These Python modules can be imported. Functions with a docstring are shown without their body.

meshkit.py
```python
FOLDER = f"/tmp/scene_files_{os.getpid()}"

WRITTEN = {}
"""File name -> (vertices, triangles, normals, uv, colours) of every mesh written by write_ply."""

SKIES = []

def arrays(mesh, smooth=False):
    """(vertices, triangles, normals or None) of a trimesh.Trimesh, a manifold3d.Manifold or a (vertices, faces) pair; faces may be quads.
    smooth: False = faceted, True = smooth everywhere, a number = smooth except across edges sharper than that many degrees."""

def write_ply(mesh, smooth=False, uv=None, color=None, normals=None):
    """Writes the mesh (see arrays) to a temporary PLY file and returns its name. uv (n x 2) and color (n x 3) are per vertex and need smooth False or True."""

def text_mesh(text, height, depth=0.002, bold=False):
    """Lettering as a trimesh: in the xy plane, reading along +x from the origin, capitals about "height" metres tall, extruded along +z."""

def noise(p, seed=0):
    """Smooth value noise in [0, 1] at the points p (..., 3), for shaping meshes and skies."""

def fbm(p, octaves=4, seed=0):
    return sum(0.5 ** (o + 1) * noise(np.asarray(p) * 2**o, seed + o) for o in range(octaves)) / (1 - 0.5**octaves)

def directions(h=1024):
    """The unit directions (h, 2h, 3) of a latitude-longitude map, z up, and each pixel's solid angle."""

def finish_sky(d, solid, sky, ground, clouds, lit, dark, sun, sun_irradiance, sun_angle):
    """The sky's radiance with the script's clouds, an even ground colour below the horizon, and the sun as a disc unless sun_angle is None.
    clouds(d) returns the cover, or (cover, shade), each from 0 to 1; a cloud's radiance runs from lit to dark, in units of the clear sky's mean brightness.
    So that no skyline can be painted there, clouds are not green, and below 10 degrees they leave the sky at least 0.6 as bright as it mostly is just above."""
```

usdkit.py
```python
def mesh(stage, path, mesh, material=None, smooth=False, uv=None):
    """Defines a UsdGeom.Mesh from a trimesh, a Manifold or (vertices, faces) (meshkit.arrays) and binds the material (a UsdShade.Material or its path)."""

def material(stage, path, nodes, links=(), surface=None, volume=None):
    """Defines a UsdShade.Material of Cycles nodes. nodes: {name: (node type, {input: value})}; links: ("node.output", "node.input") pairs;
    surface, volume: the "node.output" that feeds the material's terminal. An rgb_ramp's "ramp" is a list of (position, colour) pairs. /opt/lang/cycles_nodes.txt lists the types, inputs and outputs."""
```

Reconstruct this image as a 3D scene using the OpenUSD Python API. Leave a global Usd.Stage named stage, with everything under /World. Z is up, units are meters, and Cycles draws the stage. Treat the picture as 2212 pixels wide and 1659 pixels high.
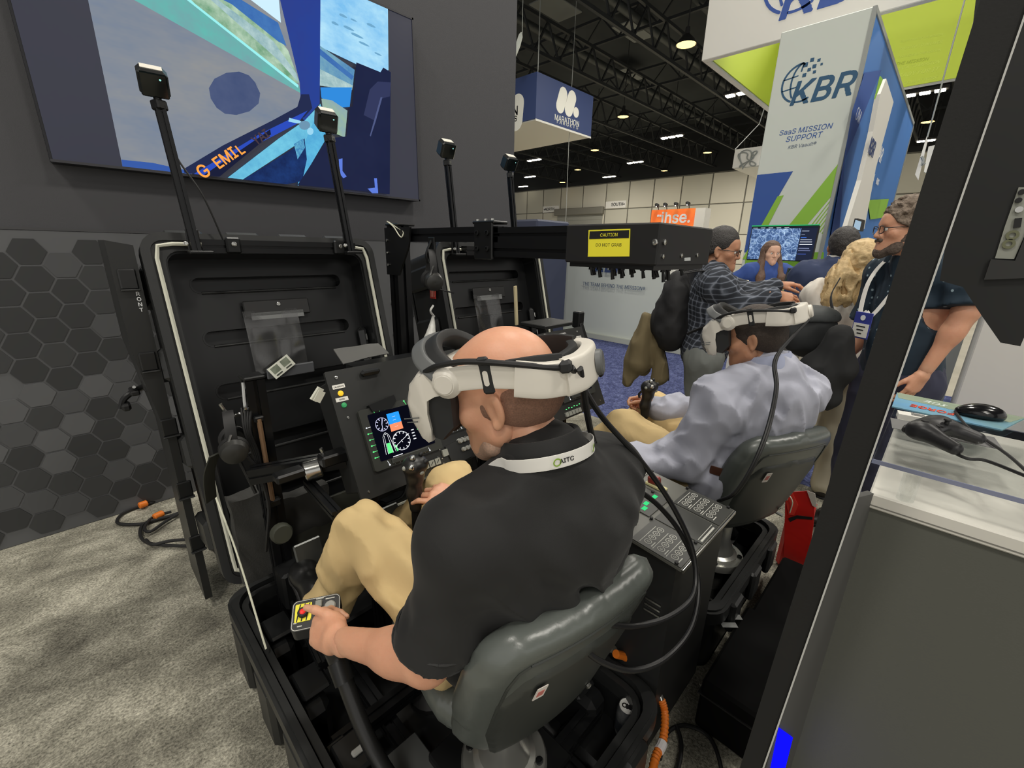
import math, random
import numpy as np, trimesh, manifold3d as m3
import usdkit, meshkit
from pxr import Usd, UsdGeom, UsdLux, Gf, Sdf
from shapely.geometry import Polygon, Point, LineString, box as sbox
from shapely import affinity, union_all

stage = Usd.Stage.CreateInMemory()
UsdGeom.SetStageUpAxis(stage, UsdGeom.Tokens.z)
UsdGeom.SetStageMetersPerUnit(stage, 1.0)
UsdGeom.Xform.Define(stage, '/World')
UsdGeom.Scope.Define(stage, '/World/Looks')
RNG = random.Random(7)
V = lambda *a: np.array(a, float)

# ---------------------------------------------------------------- camera (solved from the vanishing points of the hall)
FPX, PCX, PCY, EYE = 936.0, 1106.0, 829.5, 1.6
def _dir(u, v):
    d = V((u - PCX) / FPX, (v - PCY) / FPX, 1.0); return d / np.linalg.norm(d)
_a, _b = _dir(2070, 560), _dir(108, 516)
_m, _n = (_a + _b) / np.linalg.norm(_a + _b), (_a - _b) / np.linalg.norm(_a - _b)
_X, _Y = (_m + _n) / 2**.5, (_m - _n) / 2**.5
ROT = np.stack([_X, _Y, np.cross(_X, _Y)])
CAMP = V(0, 0, EYE)
cam = UsdGeom.Camera.Define(stage, '/World/camera')
_M = np.eye(4); _M[0, :3] = ROT[:, 0]; _M[1, :3] = -ROT[:, 1]; _M[2, :3] = -ROT[:, 2]; _M[3, :3] = CAMP
cam.AddTransformOp().Set(Gf.Matrix4d(_M.tolist()))
cam.CreateHorizontalApertureAttr(36.0); cam.CreateVerticalApertureAttr(27.0)
cam.CreateFocalLengthAttr(36.0 * FPX / 2212)
cam.CreateClippingRangeAttr(Gf.Vec2f(0.05, 500))
cam.GetPrim().CreateAttribute('exposure', Sdf.ValueTypeNames.Float).Set(0.68)

# ---------------------------------------------------------------- light: rows of high-bay lamps under the hall's ceiling, and a dim bounce
def area_light(name, pos, sx, sy, power, color=(1, .95, .86), aim=(0, 0, -1)):
    l = UsdLux.RectLight.Define(stage, '/World/Lights/' + name)
    l.CreateWidthAttr(sx); l.CreateHeightAttr(sy); l.CreateIntensityAttr(power); l.CreateColorAttr(Gf.Vec3f(*color))
    z = -V(*aim) / np.linalg.norm(aim); x = np.cross((0, 1, 0), z) if abs(z[1]) < .9 else V(1, 0, 0); x = x / np.linalg.norm(x); y = np.cross(z, x)
    M = np.eye(4); M[0, :3], M[1, :3], M[2, :3], M[3, :3] = x, y, z, pos
    l.AddTransformOp().Set(Gf.Matrix4d(M.tolist()))
UsdGeom.Scope.Define(stage, '/World/Lights')
LAMP = 39.0
for i, (lx, ly) in enumerate([(-7, -6), (-3.5, -3), (2.2, -3.2), (8, -3), (2.6, 2.2), (-3, 1.6), (8.5, 2.5), (14, 0), (14, 7), (20, 3), (20, 11), (8, 9), (28, 8), (28, 18), (34, 12), (34, 24)]):
    area_light('hall_lamp_%02d' % i, (lx, ly, 8.2), 1.0, 1.0, LAMP * (1.0 if lx < 12 else 1.3 if lx < 25 else 2.2))
dome = UsdLux.DomeLight.Define(stage, '/World/Lights/hall_bounce')
dome.CreateIntensityAttr(0.15); dome.CreateColorAttr(Gf.Vec3f(1, .97, .92))

# ---------------------------------------------------------------- helpers
def P(u, v, ax, val):
    """the point on the plane ax=val that the photograph shows at pixel u,v"""
    d = ROT @ V((u - PCX) / FPX, (v - PCY) / FPX, 1.0); i = 'xyz'.index(ax)
    return CAMP + d * ((val - CAMP[i]) / d[i])
def Pn(u, v, p, n):
    d = ROT @ V((u - PCX) / FPX, (v - PCY) / FPX, 1.0)
    return CAMP + d * (((V(*p) - CAMP) @ n) / (d @ n))
def lin(c):
    c = np.asarray(c, float) / 255.0
    return tuple(np.where(c <= .04045, c / 12.92, ((c + .055) / 1.055) ** 2.4))
_mats = {}
def mat(name, rgb, rough=.5, metal=0.0, spec=.5, var=None, bump=None, emit=0.0, sheen=0.0, coat=0.0, sss=0.0, trans=0.0, ior=1.5, alpha=1.0, ecol=None, rvar=None):
    """var=(scale, rgb2[, contrast]) mottles the colour; bump=(scale, strength, distance)"""
    if name in _mats: return _mats[name]
    n, L = {'p': ('principled_bsdf', dict(roughness=rough, metallic=metal, specular_ior_level=spec, ior=ior, alpha=alpha))}, []
    p = n['p'][1]; p['base_color'] = lin(rgb)
    if sheen: p.update(sheen_weight=sheen, sheen_roughness=.5)
    if coat: p.update(coat_weight=coat, coat_roughness=.08)
    if sss: p.update(subsurface_weight=sss, subsurface_scale=.008, subsurface_radius=(1, .35, .2))
    if trans: p['transmission_weight'] = trans
    if emit: p.update(emission_color=lin(ecol or rgb), emission_strength=emit)
    if var or bump or rvar: n['t'] = ('texture_coordinate', {})
    if var:
        k = var[2] if len(var) > 2 else .5
        n['nz'] = ('noise_texture', dict(scale=var[0], detail=4.0, roughness=.6)); L.append(('t.object', 'nz.vector'))
        n['r'] = ('rgb_ramp', {'ramp': [(.5 - k * .5, lin(rgb)), (.5 + k * .5, lin(var[1]))]}); L += [('nz.fac', 'r.fac'), ('r.color', 'p.base_color')]
        if emit: L.append(('r.color', 'p.emission_color'))
    if bump:
        n['bn'] = ('noise_texture', dict(scale=bump[0], detail=3.0)); L.append(('t.object', 'bn.vector'))
        n['b'] = ('bump', dict(strength=bump[1], distance=bump[2])); L += [('bn.fac', 'b.height'), ('b.normal', 'p.normal')]
    m = usdkit.material(stage, '/World/Looks/' + name, n, L, surface='p.BSDF')
    _mats[name] = m
    return m
LOC = {}
def _free(base, parent):
    path, i = f'{parent}/{base}', 0
    while stage.GetPrimAtPath(path):
        i += 1; path = f'{parent}/{base}_{i:03d}'
    return path
def tag(path, label=None, cat=None, group=None, kind=None):
    pr = stage.GetPrimAtPath(path)
    for k, v in (('label', label), ('category', cat), ('group', group), ('kind', kind)):
        if v: pr.SetCustomDataByKey(k, v)
    return path
def thing(name, label, cat, loc=(0, 0, 0), group=None, kind=None):
    path = _free(name, '/World')
    UsdGeom.Xform.Define(stage, path).AddTranslateOp().Set(Gf.Vec3d(*map(float, loc)))
    LOC[path] = V(*loc)
    return tag(path, label, cat, group, kind)
def part(name, mesh, m, parent, smooth=35, label=None, kind=None):
    """a part, given in world coordinates, as one Mesh under its thing (or under a part)"""
    v, f = (np.array(mesh.to_mesh().vert_properties[:, :3]), np.array(mesh.to_mesh().tri_verts)) if hasattr(mesh, 'to_mesh') else ((mesh.vertices, mesh.faces) if hasattr(mesh, 'faces') else mesh)
    v = np.asarray(v, float) - LOC.get(parent, 0)
    path = _free(name, parent)
    usdkit.mesh(stage, path, trimesh.Trimesh(v, f, process=False), m, smooth=smooth)
    LOC[path] = LOC.get(parent, V(0, 0, 0))
    return tag(path, label, kind=kind)
def solo(name, mesh, m, label, cat, group=None, smooth=35, kind=None):
    LOC['/World'] = V(0, 0, 0)
    return tag(part(name, mesh, m, '/World', smooth), label, cat, group, kind)
def struct(name, mesh, m, label=None, smooth=35):
    LOC['/World'] = V(0, 0, 0)
    return tag(part(name, mesh, m, '/World', smooth), label or name.replace('_', ' '), None, None, 'structure')
def copy(src, name, label, loc, group=None, rotz=0):
    pr = stage.GetPrimAtPath(src)
    path = _free(name, '/World')
    x = UsdGeom.Xform.Define(stage, path)
    x.GetPrim().GetReferences().AddInternalReference(src)
    x.ClearXformOpOrder(); x.AddTranslateOp().Set(Gf.Vec3d(*map(float, loc)))
    if rotz: x.AddRotateZOp().Set(float(rotz))
    x.GetPrim().SetInstanceable(True)
    return tag(path, label, pr.GetCustomDataByKey('category'), group or pr.GetCustomDataByKey('group'))
cat_ = lambda L: trimesh.util.concatenate([x for x in L if x is not None])
def nrm(v): v = np.asarray(v, float); return v / np.linalg.norm(v)
def frame(z, hint=(0, 0, 1)):
    z = nrm(z); x = np.cross(hint, z)
    if np.linalg.norm(x) < 1e-6: x = np.cross((0, 1, 0), z)
    x = nrm(x); return np.stack([x, np.cross(z, x), z])
def tf(mesh, R=None, t=(0, 0, 0)):
    """rows of R are the axes the mesh's x, y, z map to"""
    m = mesh.copy(); v = m.vertices
    if R is not None: v = v @ np.asarray(R, float)
    m.vertices = v + np.asarray(t, float); return m
def m3t(m):
    q = m.to_mesh(); return trimesh.Trimesh(q.vert_properties[:, :3], q.tri_verts, process=False)
def box(c, s, bev=0.0, R=None):
    """box of size s about c, edges chamfered by bev"""
    s = np.asarray(s, float) / 2
    if bev <= 0:
        b = trimesh.creation.box(2 * s)
    else:
        bev = min(bev, s.min() * .95); pts = []
        for sx in (-1, 1):
            for sy in (-1, 1):
                for sz in (-1, 1):
                    q = V(sx, sy, sz)
                    for k in range(3):
                        d = s - bev; d[k] = s[k]; pts.append(q * d)
        b = m3t(m3.Manifold.hull_points(np.array(pts)))
    return tf(b, R, c)
def box2(a, b, bev=0.0):
    a, b = np.minimum(a, b), np.maximum(a, b); return box((a + b) / 2, b - a, bev)
def beam(p, q, w, h, up=(0, 0, 1), bev=0.0):
    p, q = V(*p), V(*q); z = q - p; L = np.linalg.norm(z)
    return box((p + q) / 2, (w, h, L), bev, frame(z, up))
def cyl(p, q, r, r2=None, n=20, bev=0.0):
    p, q = V(*p), V(*q); r2 = r if r2 is None else r2; L = np.linalg.norm(q - p)
    prof = [(0, 0), (r - bev, 0), (r, bev), (r2, L - bev), (r2 - bev, L), (0, L)] if bev else [(0, 0), (r, 0), (r2, L), (0, L)]
    return lathe(prof, p, q - p, n)
def lathe(prof, o, d, n=24):
    prof = np.array(prof, float); a = np.arange(n) * 2 * np.pi / n; k = len(prof)
    v = np.stack([prof[:, 0, None] * np.cos(a), prof[:, 0, None] * np.sin(a), np.repeat(prof[:, 1, None], n, 1)], -1).reshape(-1, 3)
    i, j = np.meshgrid(np.arange(k - 1), np.arange(n), indexing='ij')
    A, B, C, D = i * n + j, i * n + (j + 1) % n, (i + 1) * n + (j + 1) % n, (i + 1) * n + j
    f = np.vstack([np.stack([A, B, C], -1).reshape(-1, 3), np.stack([A, C, D], -1).reshape(-1, 3)])
    return trimesh.Trimesh(v @ frame(d) + np.asarray(o, float), f, process=False)
def spline(pts, n=8):
    p = np.asarray(pts, float)
    if len(p) < 3: return np.linspace(p[0], p[-1], n)
    q = np.vstack([2 * p[0] - p[1], p, 2 * p[-1] - p[-2]]); out = []
    for i in range(1, len(q) - 2):
        t = np.linspace(0, 1, n, endpoint=False)[:, None]
        a, b, c, d = q[i - 1], q[i], q[i + 1], q[i + 2]
        out.append(.5 * (2 * b + (c - a) * t + (2 * a - 5 * b + 4 * c - d) * t**2 + (3 * b - a - 3 * c + d) * t**3))
    return np.vstack(out + [p[-1:]])
def tube(pts, r, n=8, smooth=0, flat=None, up=(0, 0, 1)):
    """swept tube; flat=(w,h) sweeps a rectangle-ish oval instead"""
    p = spline(pts, smooth) if smooth else np.asarray(pts, float)
    t = np.gradient(p, axis=0); t /= np.linalg.norm(t, axis=1, keepdims=True) + 1e-12
    a = np.cross(up, t[0]); a = a if np.linalg.norm(a) > 1e-3 else np.cross((1, 0, 0), t[0]); a = nrm(a)
    fr = []
    for ti in t:
        a = nrm(a - ti * (a @ ti)); fr.append(a)
    fa = np.array(fr); fb = np.cross(t, fa)
    ang = np.arange(n) * 2 * np.pi / n + (np.pi / n if flat else 0)
    rr = np.broadcast_to(r, (len(p),))
    if flat:
        cx = np.sign(np.cos(ang)) * np.abs(np.cos(ang)) ** .35 * flat[0] / 2; cy = np.sign(np.sin(ang)) * np.abs(np.sin(ang)) ** .35 * flat[1] / 2
        ring = cx[None, :, None] * fa[:, None] + cy[None, :, None] * fb[:, None]
    else:
        ring = rr[:, None, None] * (np.cos(ang)[None, :, None] * fa[:, None] + np.sin(ang)[None, :, None] * fb[:, None])
    v = np.vstack([(p[:, None] + ring).reshape(-1, 3), p[:1], p[-1:]]); k = len(p)
    i, j = np.meshgrid(np.arange(k - 1), np.arange(n), indexing='ij')
    A, B, C, D = i * n + j, i * n + (j + 1) % n, (i + 1) * n + (j + 1) % n, (i + 1) * n + j
    jj = np.arange(n)
    f = np.vstack([np.stack([A, B, C], -1).reshape(-1, 3), np.stack([A, C, D], -1).reshape(-1, 3),
                   np.stack([(jj + 1) % n, jj, np.full(n, k * n)], -1), np.stack([(k - 1) * n + jj, (k - 1) * n + (jj + 1) % n, np.full(n, k * n + 1)], -1)])
    return trimesh.Trimesh(v, f, process=False)
def prism(poly, o, ex, ey, depth, lift=0.0):
    """2-D outline (list or shapely) in the frame o, ex, ey, extruded by depth along ex x ey"""
    poly = Polygon(poly) if not hasattr(poly, 'geom_type') else poly
    if not poly.is_valid: poly = poly.buffer(0)
    ex, ey = np.asarray(ex, float), np.asarray(ey, float)
    ms = [trimesh.creation.extrude_polygon(g, depth, engine='earcut') for g in getattr(poly, 'geoms', [poly]) if g.area > 1e-9]
    ez = nrm(np.cross(ex, ey)); m = cat_(ms)
    return tf(m, np.stack([ex, ey, ez]), np.asarray(o, float) + ez * lift)
def text(s, h, o, ex, ey, depth=.002, bold=False, center=True, italic=0.0):
    m = meshkit.text_mesh(s, h, depth, bold)
    v = m.vertices.copy()
    v[:, 0] += italic * v[:, 1]
    if center: v[:, 0] -= (v[:, 0].min() + v[:, 0].max()) / 2
    m.vertices = v
    ex, ey = nrm(ex), nrm(ey); return tf(m, np.stack([ex, ey, np.cross(ex, ey)]), o)
def text_fit(s, A, B, ey, depth=.001, bold=False, italic=0.0, hscale=1.0):
    """lettering whose baseline runs from A to B"""
    m = meshkit.text_mesh(s, 1.0, 1.0, bold); v = m.vertices.copy()
    v[:, 0] -= v[:, 0].min(); w = v[:, 0].max(); A, B = np.asarray(A, float), np.asarray(B, float); k = np.linalg.norm(B - A) / w
    v[:, 0] = v[:, 0] * k + italic * v[:, 1] * k * hscale; v[:, 1] *= k * hscale; v[:, 2] *= depth; m.vertices = v
    ex = nrm(B - A); ez = nrm(np.cross(ex, ey)); return tf(m, np.stack([ex, np.cross(ez, ex), ez]), A)
def rrect(w, h, r, x=0, y=0): return sbox(x - w / 2 + r, y - h / 2 + r, x + w / 2 - r, y + h / 2 - r).buffer(r, quad_segs=5)
def pxpoly(pts, ax, val, depth, lift=0.0, n=None):
    """a flat printed or lit shape whose outline was read off the photograph on the plane ax=val"""
    q = np.array([P(u, v, ax, val) for u, v in pts]); i = 'xyz'.index(ax)
    o = V(0, 0, 0); o[i] = val
    if ax == 'y': ex, ey, uv = V(1, 0, 0), V(0, 0, 1), q[:, [0, 2]]      # faces -y
    elif ax == 'x': ex, ey, uv = V(0, -1, 0), V(0, 0, 1), np.stack([-q[:, 1], q[:, 2]], 1)   # faces -x
    else: ex, ey, uv = V(1, 0, 0), V(0, 1, 0), q[:, :2]                # faces up
    return prism(uv, o, ex, ey, depth, lift)

# signed-distance modelling for bodies and soft things -------------------------------------------------
def surface_net(D, o, h):
    S = D < 0; n = np.array(D.shape) - 1
    cnt = np.zeros(n); acc = np.zeros((*n, 3))
    for ax in range(3):
        for a in (0, 1):
            for b in (0, 1):
                off = [0, 0, 0]; oth = [k for k in range(3) if k != ax]; off[oth[0]], off[oth[1]] = a, b
                s0 = tuple(slice(off[k], off[k] + n[k]) for k in range(3)); off2 = list(off); off2[ax] = 1
                s1 = tuple(slice(off2[k], off2[k] + n[k]) for k in range(3))
                c = S[s0] != S[s1]
                if not c.any(): continue
                i = np.nonzero(c); d0, d1 = D[s0][i], D[s1][i]; t = d0 / (d0 - d1)
                p = np.tile(np.array(off, float), (len(t), 1)); p[:, ax] += t
                acc[i] += p; cnt[i] += 1
    live = cnt > 0; idx = -np.ones(n, int); idx[live] = np.arange(live.sum()); ii = np.argwhere(live)
    verts = (ii + acc[live] / cnt[live][:, None]) * h + o
    F = []
    for ax in range(3):
        u, w = [(1, 2), (2, 0), (0, 1)][ax]
        sl0 = [slice(1, -1)] * 3; sl0[ax] = slice(0, -1); sl1 = list(sl0); sl1[ax] = slice(1, None)
        a, b = S[tuple(sl0)], S[tuple(sl1)]
        for flip, msk in ((False, a & ~b), (True, ~a & b)):
            e = np.argwhere(msk)
            if not len(e): continue
            for k in range(3):
                if k != ax: e[:, k] += 1
            def cell(du, dw):
                q = e.copy(); q[:, u] -= du; q[:, w] -= dw; return idx[q[:, 0], q[:, 1], q[:, 2]]
            q = np.stack([cell(1, 1), cell(0, 1), cell(0, 0), cell(1, 0)], 1)
            if flip: q = q[:, ::-1]
            F += [q[:, [0, 1, 2]], q[:, [0, 2, 3]]]
    f = np.vstack(F); f = f[(f >= 0).all(1)]
    return trimesh.Trimesh(verts, f, process=False)
def smin(a, b, k):
    if k <= 0: return np.minimum(a, b)
    h = np.maximum(k - np.abs(a - b), 0) / k
    return np.minimum(a, b) - h * h * k * .25
class Blob:
    """primitives gathered, then meshed. add: ('c', p, q, r1, r2) round cone, ('e', centre, radii, R) ellipsoid"""
    def __init__(s, k=.02): s.q, s.k, s.cuts = [], k, []
    def cone(s, p, q, r1, r2=None, k=None, sub=False): s.q.append(('c', V(*p), V(*q), r1, r1 if r2 is None else r2, k, sub)); return s
    def chain(s, pts, rs, k=None):
        for i in range(len(pts) - 1): s.cone(pts[i], pts[i + 1], rs[i], rs[i + 1], k)
        return s
    def ell(s, c, r, R=None, k=None, sub=False): s.q.append(('e', V(*c), V(*r), np.eye(3) if R is None else np.asarray(R, float), None, k, sub)); return s
    def cut(s, p, n, r=None): s.cuts.append((V(*p), nrm(n), r)); return s     # keeps the side n points away from, within r of p
    def mesh(s, h, grow=0.0, fold=None):
        lo, hi = [], []
        for q in s.q:
            if q[6]: continue
            r = max(q[3], q[4]) if q[0] == 'c' else q[2].max()
            pts = [q[1], q[2]] if q[0] == 'c' else [q[1]]
            lo += [p - r for p in pts]; hi += [p + r for p in pts]
        m = 3 * h + grow + s.k * .5
        lo, hi = np.min(lo, 0) - m, np.max(hi, 0) + m
        n = np.ceil((hi - lo) / h).astype(int) + 1
        D = np.full(n, 1.0, np.float32)
        ax = [lo[i] + h * np.arange(n[i]) for i in range(3)]
        for q in s.q:
            k = s.k if q[5] is None else q[5]
            r = (max(q[3], q[4]) if q[0] == 'c' else q[2].max()) + grow + k + 3 * h
            pts = np.array([q[1], q[2]] if q[0] == 'c' else [q[1]])
            sl = [slice(max(0, int((pts[:, i].min() - r - lo[i]) / h)), min(n[i], int((pts[:, i].max() + r - lo[i]) / h) + 2)) for i in range(3)]
            g = np.stack(np.meshgrid(*[ax[i][sl[i]] for i in range(3)], indexing='ij'), -1)
            if q[0] == 'c':
                ba = q[2] - q[1]; L = ba @ ba; pa = g - q[1]
                t = np.clip((pa @ ba) / max(L, 1e-12), 0, 1)
                d = np.linalg.norm(pa - t[..., None] * ba, axis=-1) - (q[3] + (q[4] - q[3]) * t)
            else:
                w = (g - q[1]) @ q[3].T; k0 = np.linalg.norm(w / q[2], axis=-1); k1 = np.linalg.norm(w / q[2]**2, axis=-1)
                d = np.where(k0 > 1e-6, k0 * (k0 - 1) / np.maximum(k1, 1e-9), -q[2].min())
            tsl = tuple(sl)
            if q[6]: D[tsl] = -smin(-D[tsl], d, k)
            else: D[tsl] = smin(D[tsl], d, k)
        D = D - grow
        if fold is not None or s.cuts:
            g = np.stack(np.meshgrid(*ax, indexing='ij'), -1)
            if fold is not None:
                near = np.abs(D) < .06
                D[near] += fold(g[near])
            for p, nn, r in s.cuts:
                c = ((g - p) @ nn).astype(np.float32)
                if r: c = np.where(((g - p) ** 2).sum(-1) < r * r, c, -1).astype(np.float32)
                D = np.maximum(D, c)
        return surface_net(D, lo, h)
def fold_noise(scale, amp, seed=0, stretch=(1, 1, 1), ridged=True):
    sc = V(*stretch) * scale
    def f(g):
        a = meshkit.noise(g * sc + 31.7, seed) + .5 * meshkit.noise(g * sc * 2.1 + 7.3, seed + 5) - .75
        return amp * (np.abs(a) * 2 - .35 if ridged else a)
    return f
# ---------------------------------------------------------------- setting
def glow(name, rgb, s=1.0, var=None):
    if name in _mats: return _mats[name]
    n, L = {'e': ('emission', dict(color=lin(rgb), strength=s * .63))}, []
    if var:
        n['t'] = ('texture_coordinate', {}); n['nz'] = ('noise_texture', dict(scale=var[0], detail=5.0, roughness=.65))
        k = var[2] if len(var) > 2 else .4
        n['m'] = ('mapping', dict(scale=var[3] if len(var) > 3 else (1, 1, 1)))
        n['r'] = ('rgb_ramp', {'ramp': [(.5 - k / 2, lin(rgb)), (.5 + k / 2, lin(var[1]))]})
        L = [('t.object', 'm.vector'), ('m.vector', 'nz.vector'), ('nz.fac', 'r.fac'), ('r.color', 'e.color')]
    _mats[name] = usdkit.material(stage, '/World/Looks/' + name, n, L, surface='e.emission'); return _mats[name]

def carpet_mat(name, a, b, c, big=1.6, fine=60):
    n = {'t': ('texture_coordinate', {}), 'm': ('mapping', dict(scale=(1, 1.35, 1), rotation=(0, 0, .5))),
         'n1': ('noise_texture', dict(scale=big, detail=5.0, roughness=.72, distortion=.4)), 'n2': ('noise_texture', dict(scale=fine, detail=3.0, roughness=.7)),
         'r1': ('rgb_ramp', {'ramp': [(.33, lin(a)), (.5, lin(b)), (.67, lin(c))]}), 'r2': ('rgb_ramp', {'ramp': [(.3, (.35, .35, .35)), (.7, (1.5, 1.5, 1.5))]}),
         'mx': ('mix', dict(mix_type='multiply', fac=1.0)), 'b': ('bump', dict(strength=.8, distance=.006)), 'p': ('principled_bsdf', dict(roughness=.95, specular_ior_level=.1))}
    L = [('t.object', 'm.vector'), ('m.vector', 'n1.vector'), ('t.object', 'n2.vector'), ('n1.fac', 'r1.fac'), ('n2.fac', 'r2.fac'), ('r1.color', 'mx.color1'), ('r2.color', 'mx.color2'),
         ('mx.color', 'p.base_color'), ('n2.fac', 'b.height'), ('b.normal', 'p.normal')]
    _mats[name] = usdkit.material(stage, '/World/Looks/' + name, n, L, surface='p.BSDF'); return _mats[name]
CARPET = carpet_mat('carpet_grey', (112, 109, 99), (150, 147, 133), (194, 190, 174), 3.2, 110)
BLUE = carpet_mat('carpet_blue', (62, 68, 104), (82, 89, 130), (104, 112, 152), 9, 42)
CONC = mat('hall_floor_concrete', (205, 198, 178), .55, var=(1.2, (175, 168, 150)))
struct('floor', box2((-7, -7, -.1), (3.52, 3.4, 0)), CARPET, 'mottled grey carpet of the simulator booth')
struct('floor', box2((3.52, -2.2, -.1), (7.35, 8.8, -.002)), BLUE, 'blue carpet in front of the light counter')
struct('floor', cat_([box2((7.35, -2.2, -.1), (41, 8.8, -.004)), box2((-10, 8.8, -.1), (41, 63, -.004)), box2((3.52, -20, -.1), (41, -2.2, -.004)), box2((-10, 3.4, -.1), (3.52, 8.8, -.004)), box2((-10, -14, -.1), (3.52, -7, -.004))]), CONC, 'pale hall floor beyond the carpets')

WY = 3.31
WALLM = mat('wall_charcoal', (74, 74, 77), .8, bump=(180, .25, .002))
w = struct('wall_left', box2((-7, WY, 0), (3.347, WY + .25, 6.2)), WALLM, 'charcoal display wall of the simulator booth')
HB = mat('hex_ground', (92, 93, 95), .7)
part('panel', box2((-7, WY - .012, 0), (3.345, WY, 1.64), .003), HB, w)
hexm = [mat('hex_a', (50, 51, 52), .65), mat('hex_b', (58, 59, 60), .65), mat('hex_c', (76, 77, 79), .65), mat('hex_d', (90, 91, 93), .65)]
hw = .15; nh = 0
for i in range(-12, 40):
    for j in range(0, 14):
        x, z = i * hw * .765 + .02, (j + .5 * (i % 2)) * hw * .88 + .02
        if z > 1.56 or z < .05 or not (-.75 < x < .85 or 1.75 < x < 2.75): continue
        if meshkit.noise(V(x * 2.1, z * 2.3, 3), 4) > .74 and RNG.random() < .7: continue
        t = RNG.random() + .35 * (meshkit.noise(V(x * 1.7, z * 1.7, 1), 9) - .5)
        hexp = Polygon([(hw / 2 * .935 * math.cos(a), hw / 2 * .935 * math.sin(a)) for a in np.arange(6) * math.pi / 3])
        if z + hw / 2 > 1.63: hexp = hexp.intersection(sbox(-1, -1, 1, 1.63 - z))
        part('hex_tile', prism(hexp, (x, WY - .012, z), (1, 0, 0), (0, 0, 1), .004 + .002 * RNG.random()), hexm[0 if t < .48 else 1 if t < .72 else 2 if t < .9 else 3], w, smooth=False); nh += 1
part('cap_rail', box2((-7, WY - .014, 1.64), (3.345, WY, 1.652)), mat('cap_rail', (66, 66, 68), .6), w)

# far hall wall: raised panels between dark seams
HX = 40.0
HALLW = mat('hall_wall_seam', (110, 108, 98), .8)
hw_ = struct('wall_back', box2((HX, -20, 0), (HX + .3, 62, 8.1)), HALLW, 'far hall wall of large beige panels')
HP = [mat('hall_panel_a', (204, 200, 184), .75), mat('hall_panel_b', (194, 191, 175), .75)]
ys = [P(u, 440, 'x', HX)[1] for u in (1139, 1174, 1211.6, 1259, 1308.5, 1357.7, 1409.8, 1469, 1532.7, 1606.5)]
ys = [ys[0] + 6.2, ys[0] + 3.1] + ys + [ys[-1] - 3.1 * k for k in range(1, 8)]
zs = [.1, .8, 3.15, 5.62, 8.05]
for a, b in zip(ys[:-1], ys[1:]):
    for c, d in zip(zs[:-1], zs[1:]):
        part('panel', box2((HX - .05, b + .05, c + .04), (HX, a - .05, d - .04), .02), RNG.choice(HP), hw_, smooth=False)
yd0, yd1 = P(1205, 470, 'x', HX)[1], P(1302, 470, 'x', HX)[1]
dr = struct('door_1', box2((HX - .09, yd1, 0), (HX - .05, yd0, 5.3)), mat('dock_door', (150, 150, 140), .6), 'grey roll-up dock door in the far hall wall')
part('hood', box2((HX - .5, yd1 - .2, 5.2), (HX - .09, yd0 + .2, 5.9), .06), mat('dock_hood', (120, 118, 108), .6), dr)
for k in range(11):
    part('slat', box2((HX - .11, yd1 + .1, .1 + k * .46), (HX - .09, yd0 - .1, .52 + k * .46), .008), mat('dock_door', ()), dr, smooth=False)
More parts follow.
